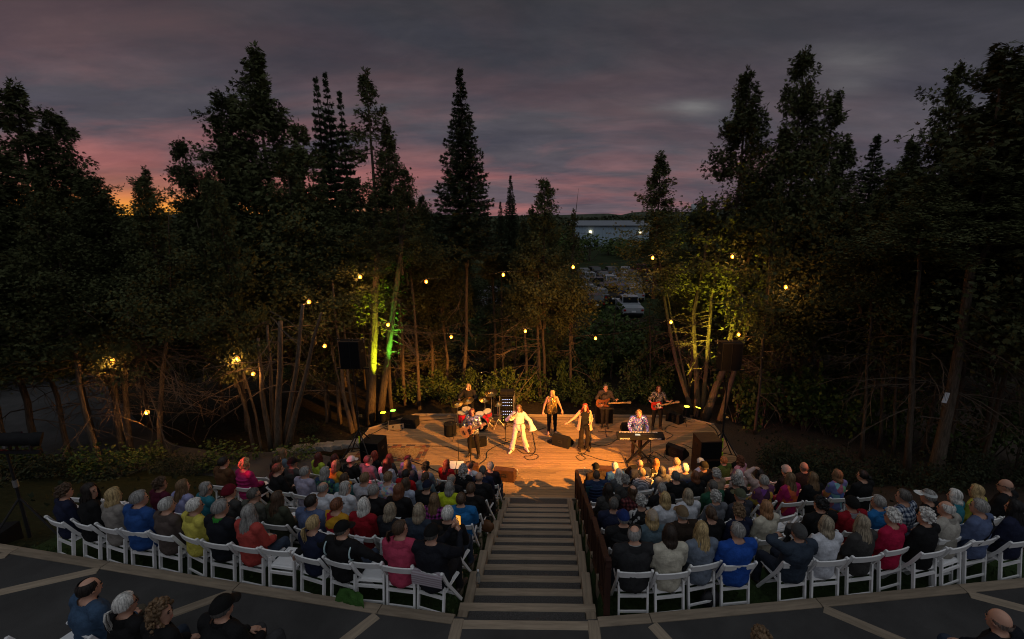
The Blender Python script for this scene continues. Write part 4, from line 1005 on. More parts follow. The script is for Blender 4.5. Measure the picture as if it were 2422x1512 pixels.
# more empty chairs where a row has a gap
for row in range(0, 6):
    q = sorted((p for p in PL_ if p[0] == row), key=lambda p: p[1])
    taken = sorted(ax for ax, as_, ai in CHAIRS_AT if ai == row)
    for a in q:
        nxt = [t for t in taken if t > a[1] + .02]
        if not nxt or nxt[0] - a[1] < .98 or nxt[0] - a[1] > 2.6 or (a[1] < 0 < nxt[0]): continue
        px = a[1] + .48; s = Y0 + 2 * TREAD * row + .30; py = s + wing(px); lab = a[4][7].replace('person with ', '').replace('person in ', '').replace(' person', '')
        chair((px, py, terrace(row)), facing(px, py) + rng.uniform(-.12, .12), 'empty white folding chair right of the ' + lab); CHAIRS_AT.append((px, s, row)); taken = sorted(ax for ax, as_, ai in CHAIRS_AT if ai == row)
# ------------------------------------------------------------------ on the stage
def fl(u, v): return at(u, v, z=0)
def seqmat(name, cols, metal=.85, rough=.22, scale=85):
    m, n, b = newmat(name); setb(b, metal=metal, rough=rough); tcn = nd(n, 'ShaderNodeTexCoord'); vo = nd(n, 'ShaderNodeTexVoronoi', Scale=scale); n.links.new(tcn.outputs['Object'], vo.inputs['Vector'])
    sp = nd(n, 'ShaderNodeSeparateColor'); n.links.new(vo.outputs['Color'], sp.inputs[0]); c = nd(n, 'ShaderNodeValToRGB'); cr = c.color_ramp; cr.interpolation = 'CONSTANT'
    while len(cr.elements) < len(cols): cr.elements.new(.5)
    for i, (e, k) in enumerate(zip(cr.elements, cols)): e.position = i / len(cols); e.color = (*k, 1)
    n.links.new(sp.outputs[0], c.inputs[0]); n.links.new(c.outputs[0], b.inputs['Base Color'])
    bp = nd(n, 'ShaderNodeBump', Strength=.9, Distance=.01); n.links.new(sp.outputs[1], bp.inputs['Height']); n.links.new(bp.outputs[0], b.inputs['Normal']); return m
M['seq_silver'] = seqmat('silver_blue_sequins', [(.55, .60, .70), (.10, .16, .30), (.75, .78, .82), (.22, .30, .44), (.65, .62, .52)], .8, .25, 60)
M['seq_gold'] = seqmat('gold_sequins', [(.60, .40, .10), (.30, .18, .04), (.80, .60, .22), (.42, .26, .06)], .8, .25, 60)
M['seq_blue'] = seqmat('blue_violet_sequins', [(.03, .13, .75), (.20, .04, .50), (.02, .20, .70), (.45, .50, .90), (.10, .03, .40)], .35, .3, 55)
M['seq_dark'] = seqmat('dark_patterned_shirt', [(.05, .05, .06), (.16, .15, .15), (.03, .03, .03), (.28, .26, .25)], .2, .6, 30)
M['cream'] = mat('cream_crepe', (.80, .76, .66), .8, .06, 9, bump=.3, bscale=30)
M['red_shell'] = mat('red_sparkle_shell', (.42, .010, .040), .25, .15, 60, spec=.6)
M['drumhead'] = mat('drum_head', (.62, .60, .56), .6, .08, 9)
M['bronze'] = mat('cymbal_bronze', (.60, .42, .16), .28, .2, 30, metal=1.0)
M['spruce_top'] = mat('guitar_spruce', (.50, .27, .11), .35, .15, 4, stretch=(1, 14, 1), spec=.5)
M['maple'] = mat('maple_neck', (.50, .33, .15), .4, .15, 8, stretch=(2, 20, 2))
M['redguitar'] = mat('red_lacquer', (.50, .035, .018), .25, .05, 3, spec=.6)
M['sunburst'] = mat('brown_burst', (.16, .055, .022), .3, .3, 4, spec=.5)
M['chrome'] = M['steel']
BAND = 'band on the stage'
def stand_at(p, rz): return dict(loc=Vector(p), rz=rz)
# --- poses
gt = dict(elR=V3(.33, -.03, 1.13), wrR=V3(.17, .20, 1.03), hdR=V3(.10, .24, .98), elL=V3(-.30, .02, 1.12), wrL=V3(-.40, .24, 1.17), hdL=V3(-.43, .27, 1.24), nL=V3(0, -1, 0), nR=V3(0, -1, 0))
J_gt = standing(head=(28, -8, 0), stance=.13, **gt)
J_bass = standing(head=(4, -12, 0), stance=.07, **gt)
J_rg = standing(head=(0, -26, 0), stance=.12, nL=V3(0, -1, 0), nR=V3(0, -1, 0), **{k: v for k, v in gt.items() if k[0] != 'n'})
J_white = standing(sh=.165, head=(4, 6, 4), girth=.88, shL=V3(-.165, -.01, 1.37), elR=V3(.40, .03, 1.17), wrR=V3(.22, .20, 1.36), hdR=V3(.15, .22, 1.42), elL=V3(-.36, -.02, 1.12), wrL=V3(-.46, .12, .93), hdL=V3(-.48, .16, .86), hipR=V3(.09, 0, .92), knR=V3(.17, .06, .50), anR=V3(.26, .02, .10), toR=V3(.33, .17, .03), knL=V3(-.17, .05, .50), anL=V3(-.24, -.10, .10), toL=V3(-.31, .05, .03))
J_gold = standing(sh=.165, head=(-38, 0, 0), girth=1.0, elR=V3(.27, -.05, 1.13), wrR=V3(.33, .03, .90), hdR=V3(.33, .06, .82), elL=V3(-.27, -.05, 1.13), wrL=V3(-.36, .04, .92), hdL=V3(-.37, .08, .84))
J_red = standing(sh=.165, head=(2, -4, 0), girth=.92, elR=V3(.38, .10, 1.20), wrR=V3(.56, .25, 1.12), hdR=V3(.63, .30, 1.12), elL=V3(-.25, -.04, 1.12), wrL=V3(-.20, .16, 1.04), hdL=V3(-.17, .22, 1.05))
J_kb = standing(head=(2, -34, 0), sh=.20, girth=1.05, chest=V3(0, .05, 1.25), neck=V3(0, .09, 1.42), elR=V3(.30, .10, 1.12), wrR=V3(.26, .34, 1.00), hdR=V3(.25, .42, .99), elL=V3(-.30, .10, 1.12), wrL=V3(-.26, .34, 1.00), hdL=V3(-.25, .42, .99))
J_kb['head'] = V3(0, .15, 1.54); J_kb['shL'] = V3(-.20, .05, 1.38); J_kb['shR'] = V3(.20, .05, 1.38)
J_dr = seated(head=(-6, -18, 0), sh=.19, hands=dict(elL=V3(-.32, .10, .80), wrL=V3(-.24, .34, .80), hdL=V3(-.20, .42, .79), elR=V3(.34, .10, .80), wrR=V3(.27, .33, .84), hdR=V3(.22, .42, .86)), knees=.24)
def musician(name, J, loc, rz, label, topm, hairs, hairc, legs, **k):
    P = make_person(J, .0135, sleeve=k.get('sleeve', 'long'), wrinkle=k.get('wr', 1.0), flare=k.get('flare', 0), curls=k.get('curls', (.7, .7)), loose=k.get('loose', .0), heel=k.get('heel', 0))
    return dress('person', P, label, k.get('topc', (.5, .5, .5)), hairs, hairc, legs, k.get('ex', ''), BAND, loc=loc, rz=rz, topmat=topm, legmat=k.get('legm'), shoe=k.get('shoe'), scale=k.get('sc', 1.0))
PI = math.pi
p_gt, p_wh, p_go, p_re, p_ba, p_rg, p_kb, p_dr = fl(1121, 1079), fl(1228, 1068), fl(1305, 1026), fl(1381, 1064), fl(1429, 1010), fl(1552, 1014), Vector((3.2, 13.99, 0)), fl(1110, 992)
def off(p, dz): return Vector((p.x, p.y, dz))
m_gt = musician('person', J_gt, p_gt, PI - .25, 'person in silver sequin jacket playing acoustic guitar', M['seq_silver'], 'bob', 'auburn', (.022, .018, .015))
m_wh = musician('person', J_white, p_wh, PI, 'person in cream jumpsuit singing into a raised microphone', M['cream'], 'long', 'lightbrown', (.8, .76, .66), legm=M['cream'], shoe=M['cream'], flare=.045, loose=.02, curls=(.4, 1.1))
m_go = musician('person', J_gold, p_go, PI + .1, 'blond person in gold sequin top and black leggings', M['seq_gold'], 'long', 'blond', (.012, .012, .013), sleeve='none', shoe=M['skin'], curls=(.3, .3), heel=.06)
m_re = musician('person', J_red, p_re, PI, 'person with long crimson hair in black top and flared trousers', None, 'long', 'red', (.018, .014, .013), sleeve='none', topc=(.012, .012, .013), flare=.07, curls=(.2, .6), heel=.06)
m_ba = musician('person', J_bass, p_ba, PI - .1, 'person in grey suit jacket playing a brown bass guitar', None, 'short', 'darkgrey', (.022, .020, .020), topc=(.055, .045, .040))
m_rg = musician('person', J_rg, p_rg, PI, 'person in dark patterned shirt playing a red guitar', M['seq_dark'], 'bob', 'redbrown', (.014, .013, .013), sleeve='short')
m_kb = musician('person', J_kb, p_kb, PI, 'person in blue violet sequin shirt playing the keyboard', M['seq_blue'], 'curly', 'lightbrown', (.030, .018, .014))
m_dr = musician('person', J_dr, off(p_dr, .10), PI - .1, 'blond person in black shirt seated at the red drums', None, 'bob', 'blond', (.015, .015, .016), topc=(.022, .020, .019), sc=1.05)
# singer's belt, headband and wide cuffs, the open vest of the crimson-haired singer
def sub(mb, name, m, parent, col=None, smooth=True):
    o = mb.build(name, m, parent, smooth)
    if col: o.color = (*col, 1)
    return o
for s, k in ((1, 'R'), (-1, 'L')):
    el, wr = J_white['el' + k], J_white['wr' + k]; d = (wr - el).normalized()
    sub(MB().tube([el + d * .03, el.lerp(wr, .55), wr - d * .01, wr + d * .05 + V3(0, 0, -.05)], [.056, .066, .095, .13], 14, False), 'sleeve', M['cream'], m_wh)
beltm = mat('tan_leather', (.20, .10, .045), .5, .2, 9)
sub(MB().tube([(.168 * math.cos(t), .135 * math.sin(t), 1.05 + .012 * math.sin(t)) for t in np.linspace(0, 2 * PI, 25)], .017, 5, flat=1), 'belt', beltm, m_wh); sub(MB().tube([(-.07, .145, 1.04), (-.09, .165, .85), (-.10, .18, .62)], [.014, .012, .012], 5), 'sash', beltm, m_wh)
HMw = head_matrix(J_white); sub(MB().tube([HMw @ Vector((.090 * math.cos(t), -.004 + .112 * math.sin(t), .062)) for t in np.linspace(0, 2 * PI, 25)], .006, 5), 'headband', M['bronze'], m_wh)
HMr = head_matrix(J_red); sub(MB().tube([HMr @ Vector((.088 * math.cos(t), -.004 + .112 * math.sin(t), .060)) for t in np.linspace(0, 2 * PI, 25)], .008, 5), 'headband', M['steel'], m_re)
vest = mat('beige_knit', (.45, .33, .22), .9, .15, 30)
for s in (-1, 1):
    mb = MB(); vs = []
    for z, x0, x1, y0, y1 in ((1.40, .10, .17, .06, -.06), (1.20, .13, .20, .10, -.04), (1.0, .15, .22, .13, -.02), (.78, .17, .26, .14, .02)): vs += [(s * x0, y0, z), (s * x1, (y0 + y1) / 2 + .03, z), (s * (x1 + .01), y1 - .03, z)]
    mb.add(vs, [f for i in range(3) for f in ((3 * i, 3 * i + 1, 3 * i + 4, 3 * i + 3), (3 * i + 1, 3 * i + 2, 3 * i + 5, 3 * i + 4))]); sub(mb, 'vest', vest, m_re)
sub(MB().tube([(.135 * math.cos(t), .10 * math.sin(t) + .01, 1.03) for t in np.linspace(0, 2 * PI, 21)], .012, 5), 'waistband', M['skin'], m_re)
# suit lapels and tie of the bassist
sub(MB().prism([(-.055, 0), (.055, 0), (.035, -.34), (-.035, -.34)], 0, .01, Euler((R(86), 0, 0)).to_matrix(), (0, .118, 1.40)), 'shirt', M['black'], m_ba, None, False)
# ------------------------------------------------------------------ instruments
def frame_on(person_loc, rz, origin, neck_up, tiltx=0):
    """matrix for a guitar: x along the neck, z out of its face, in front of a standing player"""
    mt = Matrix.Translation(person_loc) @ Matrix.Rotation(rz, 4, 'Z') @ Matrix.Translation(origin)
    x = Vector((-math.cos(neck_up), .10, math.sin(neck_up))).normalized(); z = Vector((0, 1, .06)); z = (z - x * z.dot(x)).normalized(); y = z.cross(x)
    return mt @ Matrix((x, y, z)).transposed().to_4x4()
def guitar(label, body_outline, thick, scale_len, bodymat, neckmat, mt, acoustic=False, extra=None, name='guitar', sc=1.0):
    t = thing(name, label, name.split('_')[-1] if '_' in name else 'guitar'); t.matrix_world = mt @ Matrix.Scale(sc, 4)
    b = MB().prism(body_outline, -thick / 2, thick / 2).build('body', bodymat, t)
    xmax = max(p[0] for p in body_outline)
    MB().bar((xmax - .06, 0, thick / 2 + .006), (xmax + scale_len, 0, thick / 2 + .004), .05, .022, (0, 0, 1)).build('neck', neckmat, t)
    hs = [(0, -.022), (.05, -.035), (.17, -.045), (.19, .02), (.15, .04), (.05, .032), (0, .022)]
    MB().prism([(xmax + scale_len + x, y) for x, y in hs], thick / 2 - .008, thick / 2 + .008).build('headstock', neckmat, t)
    tp = MB()
    for i in range(6): tp.box((xmax + scale_len + .04 + .022 * i, .048 + .002 * i, thick / 2), (.010, .026, .012))
    tp.build('tuning_pegs', M['chrome'], t)
    st = MB()
    for i in range(6): st.bar((-.10, -.021 + .0085 * i, thick / 2 + .020), (xmax + scale_len, -.018 + .007 * i, thick / 2 + .018), .0016, .0016)
    st.build('strings', M['chrome'], t)
    if acoustic:
        MB().lathe([(.052, 0), (.052, .004)], (.12, 0, thick / 2), 24).build('sound_hole', M['black'], t); MB().lathe([(.066, 0), (.066, .002), (.054, .003), (.054, 0)], (.12, 0, thick / 2), 24, caps=False).build('rosette', M['redwood'], t)
        MB().box((-.10, 0, thick / 2 + .006), (.035, .16, .012)).build('bridge', M['black'], t); MB().prism([(.06, -.05), (.14, -.065), (.15, -.11), (.05, -.10)], 0, .004, None, (0, 0, thick / 2)).build('pickguard', M['black'], t)
    else:
        MB().box((-.09, 0, thick / 2 + .008), (.06, .08, .016)).build('bridge', M['chrome'], t)
        for x in (.0, .10): MB().box((x, 0, thick / 2 + .007), (.035, .085, .014)).build('pickup', M['black'], t)
        for x in (-.02, -.07): MB().lathe([(.012, 0), (.010, .016)], (x, -.105, thick / 2), 10).build('knob', M['chrome'], t)
    return t
def blob(pts, n=36):
    k = len(pts); o = []
    for i in range(n):
        f = i / n * k; a = int(f); u = f - a; p0, p1, p2, p3 = (np.array(pts[(a + j) % k]) for j in (-1, 0, 1, 2))
        o.append(tuple(.5 * ((2 * p1) + (-p0 + p2) * u + (2 * p0 - 5 * p1 + 4 * p2 - p3) * u * u + (-p0 + 3 * p1 - 3 * p2 + p3) * u ** 3)))
    return o
ac = blob([(-.25, 0), (-.22, -.13), (-.10, -.195), (.0, -.155), (.05, -.128), (.14, -.142), (.23, -.09), (.25, 0), (.23, .09), (.14, .142), (.05, .128), (.0, .155), (-.10, .195), (-.22, .13)])
tele = blob([(-.20, 0), (-.18, -.12), (-.08, -.155), (.03, -.115), (.10, -.125), (.19, -.14), (.20, -.09), (.13, -.05), (.17, 0), (.19, .06), (.15, .13), (.05, .125), (-.05, .15), (-.16, .13)])
bassb = blob([(-.22, 0), (-.20, -.11), (-.10, -.16), (.02, -.11), (.14, -.13), (.24, -.15), (.24, -.11), (.16, -.05), (.18, 0), (.22, .06), (.30, .13), (.27, .17), (.12, .13), (.0, .12), (-.12, .165), (-.2, .10)])
guitar('natural top acoustic guitar held by the silver sequin jacket', ac, .10, .40, M['spruce_top'], M['maple'], frame_on(p_gt, PI - .25, (.10, .24, 1.00), R(30)), True, name='acoustic_guitar')
gr = guitar('red electric guitar with pale pickguard held by the dark patterned shirt', tele, .045, .44, M['redguitar'], M['maple'], frame_on(p_rg, PI, (.10, .22, 1.02), R(14)), name='electric_guitar')
MB().prism(blob([(-.02, -.03), (.06, -.11), (.15, -.10), (.14, .0), (.12, .09), (.02, .07)], 20), 0, .004, None, (0, 0, .0225)).build('pickguard', M['cream'], gr)
guitar('brown bass guitar held by the grey suit jacket', bassb, .045, .58, M['sunburst'], M['maple'], frame_on(p_ba, PI - .1, (.12, .22, 1.05), R(7)), name='bass_guitar')
def strap(p, rz, label, pts):
    o = MB().tube(pts, .022, 6, flat=.25).build('guitar_strap', M['black']); o.matrix_world = Matrix.Translation(p) @ Matrix.Rotation(rz, 4, 'Z'); tag(o, label, 'strap')
strap(p_ba, PI - .1, 'black strap carrying the brown bass guitar', [(.20, .20, 1.10), (.15, .12, 1.28), (.05, .08, 1.40), (-.09, .06, 1.44), (-.14, -.05, 1.42), (-.05, -.15, 1.22)])
strap(p_rg, PI, 'black strap carrying the red electric guitar', [(.20, .18, 1.06), (.15, .13, 1.26), (.05, .08, 1.40), (-.09, .06, 1.44), (-.14, -.05, 1.42), (-.05, -.15, 1.22)])
# drums
def drum(label, loc, r, h, rot=(0, 0, 0), legs=True, name='drum', shell=None, cat='drum', headm=None):
    t = thing(name, label, cat, loc); t.rotation_euler = rot
    MB().lathe([(r, 0), (r, h)], n=24).build('shell', shell or M['red_shell'], t, False)
    MB().lathe([(r * .98, h + .004), (r * .98, h + .008)], n=24).build('drum_head', headm or M['drumhead'], t)
    for z in (.01, h - .015): MB().lathe([(r + .012, z - .015), (r + .012, z + .018), (r - .004, z + .022), (r - .004, z - .015)], n=24, caps=False).build('hoop', M['chrome'], t)
    lg = MB()
    for k in range(8): a = 2 * PI * k / 8; lg.box((math.cos(a) * (r + .014), math.sin(a) * (r + .014), h / 2), (.018, .018, h * .55), Matrix.Rotation(a, 3, 'Z'))
    lg.build('lugs', M['chrome'], t)
    if legs:
        for k in range(3): a = 2 * PI * k / 3 + .5; MB().tube([(math.cos(a) * (r + .02), math.sin(a) * (r + .02), h * .5), (math.cos(a) * (r + .03), math.sin(a) * (r + .03), -.22)], .009, 6).build('leg', M['chrome'], t)
    return t
a_ft = fl(1095, 1012); drum('red floor tom on chrome legs behind the acoustic guitar', off(a_ft, .24), .20, .38, name='floor_tom')
a_bd = fl(1137, 1017); t = drum('bass drum lying behind the acoustic guitar with dark front head', a_bd + Vector((0, -.1, .28)), .28, .42, (R(90), 0, 0), False, name='bass_drum', headm=M['black']); t.location = a_bd + Vector((0, .25, .29))
kl = at(1136, 984, Y=a_bd.y + .12); drum('larger red rack tom tilted beside the drummer', kl + Vector((0, 0, -.14)), .175, .25, (R(16), R(-8), 0), False, name='rack_tom')
kl = at(1154, 976, Y=a_bd.y + .28); drum('smaller red rack tom next to the cymbal stands', kl + Vector((0, 0, -.12)), .15, .22, (R(18), R(-6), 0), False, name='rack_tom')
a_sn = p_dr + Vector((.0, -.55, 0)); drum('snare drum on its stand in front of the drummer', off(a_sn, .55), .17, .14, (R(8), 0, 0), False, name='snare_drum', shell=M['chrome'])
for uu, vv, hh, l, rr in ((1083, 1010, 1.02, 'low cymbal at the left end of the drum kit', .22), (1108, 1006, 1.10, 'cymbal just below the drummer', .23), (1148, 1003, 1.12, 'cymbal over the smaller red rack tom', .22), (1163, 1000, 1.32, 'highest cymbal of the drum kit', .25), (1178, 1005, .96, 'small cymbal at the right end of the drum kit', .18)):
    p = fl(uu, vv + 6); t = thing('cymbal_stand', l, 'cymbal', p)
    MB().tube([(0, 0, .12), (0, 0, hh)], [.014, .010], 8).build('pole', M['chrome'], t)
    MB().lathe([(rr, -.010), (rr * .5, .010), (.05, .022), (.035, .045), (.0, .05)], (0, 0, hh), 26, Euler((R(14), R(-8), 0)).to_matrix(), False).build('cymbal', M['bronze'], t, True)
    for k in range(3): a = 2 * PI * k / 3; MB().tube([(0, 0, .34), (math.cos(a) * .27, math.sin(a) * .27, .012)], .009, 6).build('leg', M['chrome'], t)
for s in (-1, 1):
    w = Matrix.Translation(off(p_dr, .10)) @ Matrix.Rotation(PI - .1, 4, 'Z'); hd = w @ (Vector((s * .21, .40, .83)) * 1.05); tip = w @ (Vector((s * .02, .62, 1.02 if s > 0 else .90)) * 1.05)
    tag(MB().tube([hd - (tip - hd) * .2, tip], [.009, .006], 6).build('drumstick', M['maple']), 'pale drumstick in the drummer\'s ' + ('right' if s > 0 else 'left') + ' hand', 'drumstick')
st = thing('drum_stool', 'round black drum stool under the drummer', 'stool', p_dr); MB().lathe([(.17, .50), (.18, .54), (.17, .585)], n=20).build('seat', M['black'], st); MB().tube([(0, 0, .1), (0, 0, .5)], .02, 8).build('pole', M['chrome'], st)
for k in range(3): a = 2 * PI * k / 3; MB().tube([(0, 0, .3), (math.cos(a) * .28, math.sin(a) * .28, .012)], .011, 6).build('leg', M['chrome'], st)
p = fl(1065, 1028); t = thing('drum_case', 'round black drum case standing left of the drum kit', 'case', p); MB().lathe([(.22, 0), (.22, .40)], n=24).build('shell', M['black'], t); MB().lathe([(.228, .36), (.228, .44), (.20, .455)], n=24).build('lid', M['black'], t); MB().tube([(-.07, 0, .455), (-.05, 0, .49), (.05, 0, .49), (.07, 0, .455)], .01, 6).build('handle', M['leather'], t)
# keyboard on its X stand
kb = thing('keyboard', 'long black stage keyboard lettered YAMAHA and MONTAGE 8 facing the audience', 'keyboard', (3.2, 13.49, .965), PI)
MB().prism([(-.19, -.06), (.14, -.06), (.17, -.02), (.17, .055), (.0, .065), (-.19, .03)], -.74, .74, Matrix(((0, 0, 1), (-1, 0, 0), (0, 1, 0)))).build('body', M['black'], kb)
kw = MB(); kbk = MB(); nW = 52; ww = 1.23 / nW
for i in range(nW):
    x = -.70 + .13 + ww * (i + .5)
    kw.box((x, -.085 + .0, .052), (ww - .002, .14, .018))
    if i % 7 in (0, 2, 3, 5, 6): kbk.box((x + ww / 2, -.05, .064), (ww * .55, .09, .014))
ob = kw.build('white_keys', M['drumhead'], kb); ob['kind'] = 'stuff'; ob = kbk.build('black_keys', M['black'], kb); ob['kind'] = 'stuff'
lt = mat('white_lettering', (.75, .75, .75), .6, 0, 1)
inst('lettering', text_mesh('YAMAHA', .072, .001, lt, 'lettering'), kb, (.50, .1915, -.015), (R(90), 0, PI)); inst('lettering', text_mesh('MONTAGE8', .072, .001, lt, 'lettering'), kb, (-.43, .1915, -.015), (R(90), 0, PI))
MB().tube([(.655 + .022 * math.cos(t), .1915, -.015 + .022 * math.sin(t)) for t in np.linspace(0, 2 * PI, 17)], .003, 4).build('logo', lt, kb); 
for a_ in (0, 60, 120): MB().bar((.655 + .02 * math.cos(R(a_ + 30)), .192, -.015 + .02 * math.sin(R(a_ + 30))), (.655 - .02 * math.cos(R(a_ + 30)), .192, -.015 - .02 * math.sin(R(a_ + 30))), .003, .003).build('logo', lt, kb)
MB().box((-.20, .06, .066), (.42, .12, .008)).build('control_panel', M['dkmetal'], kb); MB().box((.1, .07, .067), (.16, .09, .01)).build('screen', emat('screen_glow', (.2, .35, .5), .5), kb)
xs_ = thing('keyboard_stand', 'black X shaped stand folded open under the stage keyboard', 'stand', (3.2, 13.49, 0))
for s in (-1, 1):
    for y in (-.04, .04): MB().bar((s * .40, y * s - .02, .03), (-s * .36, y * s - .02, .90), .03, .045, (0, 1, 0)).build('leg', M['dkmetal'], xs_)
    MB().bar((s * .40, -.28, .02), (s * .40, .26, .02), .035, .035).build('foot', M['dkmetal'], xs_); MB().bar((s * .36, -.16, .895), (s * .36, .16, .895), .03, .03).build('arm', M['dkmetal'], xs_)
# microphones and stands
def micstand(label, p, h, boom=None, base='tripod', name='microphone_stand', mic=True):
    t = thing(name, label, 'microphone stand', p)
    MB().tube([(0, 0, .05), (0, 0, h)], [.012, .009], 8).build('pole', M['dkmetal'], t)
    if base == 'tripod':
        for k in range(3): a = 2 * PI * k / 3 + .4; MB().tube([(0, 0, .16), (math.cos(a) * .30, math.sin(a) * .30, .012)], .010, 6).build('leg', M['dkmetal'], t)
    else: MB().lathe([(.15, 0), (.15, .018), (.03, .035), (.015, .06)], n=20).build('base', M['dkmetal'], t)
    tip = Vector((0, 0, h)); d = Vector((0, .12, .05))
    if boom: b0 = Vector((0, 0, h)) - Vector(boom) * .18; tip = Vector((0, 0, h)) + Vector(boom); MB().tube([b0, Vector((0, 0, h)), tip], .008, 6).build('boom', M['dkmetal'], t); d = Vector((boom[0], boom[1], -.25)).normalized() * .13
    if mic:
        d = d.normalized(); mc = MB().tube([tip, tip + d * .14], [.013, .018], 8).build('microphone', M['dkmetal'], t); MB().ell(tip + d * .16, (.026, .026, .03), None, 10, 7).build('mesh_head', M['steel'], mc)
    return t
def mic_in_hand(label, w, hd, d):
    t = thing('microphone', label, 'microphone'); q = w @ hd; dd = (w.to_3x3() @ d).normalized()
    MB().tube([q - dd * .11, q, q + dd * .08], [.011, .014, .018], 8).build('handle', M['dkmetal'], t); MB().ell(q + dd * .105, (.026, .026, .028), None, 10, 7).build('mesh_head', M['steel'], t)
mic_in_hand('handheld microphone at the mouth of the cream jumpsuit', Matrix.Translation(p_wh) @ Matrix.Rotation(PI, 4, 'Z'), V3(.12, .20, 1.44), V3(-.6, -.35, .45))
micstand('straight microphone stand before the gold sequin top', fl(1303, 1045), 1.42, None, 'round')
micstand('microphone stand on the right of the keyboard with short boom', fl(1536, 1092), 1.22, (-.28, .22, .16))
micstand('tall pole stand in front of the acoustic guitar, nearer the drums', fl(1085, 1096), .86, None, 'round', mic=False)
micstand('vocal microphone stand in front of the acoustic guitar', fl(1113, 1096), 1.30, (.02, .22, .08), 'round')
micstand('boom microphone stand left of the drums', fl(1076, 1036), 1.45, (.32, .18, .42))
micstand('boom microphone stand behind the amplifier rack', fl(1198, 1008), 1.85, (-.75, .05, .32))
micstand('boom microphone stand between cymbals', fl(1168, 1008), 1.55, (-.30, .1, .30))
micstand('low microphone stand left of the cream jumpsuit', fl(1196, 1046), .98, (-.10, .1, .12))
micstand('small stand with pale cable beside the right uplights', fl(1620, 1003), .62, None, mic=False)
t = thing('music_stand', 'flat black music stand at the knees of the bassist', 'music stand', fl(1432, 1026)); MB().tube([(0, 0, .02), (0, 0, .98)], .011, 8).build('pole', M['dkmetal'], t); MB().box((0, 0, 1.0), (.52, .32, .015), Euler((R(-14), 0, 0)).to_matrix()).build('desk', M['dkmetal'], t)
for k in range(3): a = 2 * PI * k / 3 + .5; MB().tube([(0, 0, .10), (math.cos(a) * .30, math.sin(a) * .30, .012)], .012, 6).build('leg', M['dkmetal'], t)
t = thing('music_stand', 'low stand with pink lit song sheets left of the front monitor', 'music stand', fl(1080, 1128)); MB().tube([(0, 0, .02), (0, 0, .36)], .011, 8).build('pole', M['dkmetal'], t); MB().box((0, 0, .39), (.44, .30, .012), Euler((R(28), 0, 0)).to_matrix()).build('desk', M['dkmetal'], t)
for x in (-.11, .11): MB().box((x, 0, .402), (.20, .27, .004), Euler((R(28), 0, 0)).to_matrix()).build('sheet', M['paper'], t)
for k in range(3): a = 2 * PI * k / 3 + .5; MB().tube([(0, 0, .10), (math.cos(a) * .24, math.sin(a) * .24, .012)], .010, 6).build('leg', M['dkmetal'], t)
# wedge monitors, loudspeakers, amplifiers
def wedge(label, p, rz, w=.62, d=.46, h=.40, body=None):
    t = thing('stage_monitor', label, 'stage monitor', p, rz); b = body or M['black']
    MB().prism([(-d / 2, 0), (d / 2, 0), (d / 2, h * .25), (-d * .18, h), (-d / 2, h * .92)], -w / 2, w / 2, Matrix(((0, 0, 1), (1, 0, 0), (0, 1, 0)))).build('cabinet', b, t)
    n = Vector((0, h * .75, d * .68)).normalized(); MB().box((0, d * .16 + n.y * .006, h * .625 + n.z * .006), (w * .90, .012, h * .95), Matrix.Rotation(math.atan2(n.z, n.y), 3, 'X')).build('grille', M['grille'], t)
    MB().box((0, -d / 2 - .002, h * .50), (.17, .012, .10)).build('recessed_handle', M['dkmetal'], t); MB().box((0, -d / 2 - .006, h * .52), (.11, .018, .022)).build('handle', b, t)
    return t
wedge('brown lit stage monitor straight in front of the acoustic guitar', fl(1108, 1120), .12, body=M['brownbox']); wedge('brown lit stage monitor at the deck end of the stairs', fl(1196, 1130), -.18, body=M['brownbox'])  # brown bodies: warm stage light is put into their colour
wedge('stage monitor between the gold top and crimson hair', fl(1331, 1051), -.5); wedge('stage monitor right of the keyboard', fl(1601, 1077), -.75); wedge('stage monitor behind the dark puffer at the handrail end', fl(1424, 1126), -.1, body=M['brownbox']); wedge('stage monitor hidden behind the lilac checked shirt', fl(1512, 1128), .25, .75, .5, .48)
wedge('stage monitor lying behind the acoustic guitar legs', fl(1130, 1052), .3, .55, .40, .34); wedge('stage monitor behind the keyboard player', fl(1484, 1018), .1, .5, .4, .36); wedge('tilted monitor leaning near the right uplights', fl(1599, 997), -.9, .5, .4, .40)
def cabinet(label, p, rz, w, d, h, body, name='loudspeaker', handles=True, parentz=0):
    t = thing(name, label, 'loudspeaker', p, rz); MB().box((0, 0, h / 2), (w, d, h)).build('cabinet', body, t)
    MB().box((0, d / 2 + .006, h / 2), (w - .05, .014, h - .06)).build('grille', M['grille'], t)
    for s in (-1, 1):
        MB().box((s * (w / 2 + .002), 0, h * .62), (.012, .16, .08)).build('handle', M['dkmetal'], t)
        for y in (-1, 1): MB().box((s * (w / 2 - .02), y * (d / 2 - .02), -.004), (.04, .04, .012)).build('foot', M['rubber'], t)
    return t
cabinet('black subwoofer cabinet on the left of the stage by the rug', fl(886, 1086), PI - .12, .62, .62, .72, M['black'], 'subwoofer')
pr_ = fl(1666, 1120); cabinet('brown subwoofer cabinet lowest of the pair on the right', pr_, PI + .08, .66, .62, .62, M['brownbox'], 'subwoofer'); cabinet('brown subwoofer cabinet stacked on top on the right', pr_ + Vector((0, 0, .632)), PI + .08, .66, .62, .60, M['brownbox'], 'subwoofer')
cabinet('dark bass amplifier cabinet behind the bassist', fl(1429, 1004) + Vector((0, .25, 0)), PI, .66, .36, .72, M['black'], 'amplifier'); cabinet('small tilted amplifier near the right uplights', fl(1585, 994), PI - .3, .36, .28, .36, M['black'], 'amplifier')
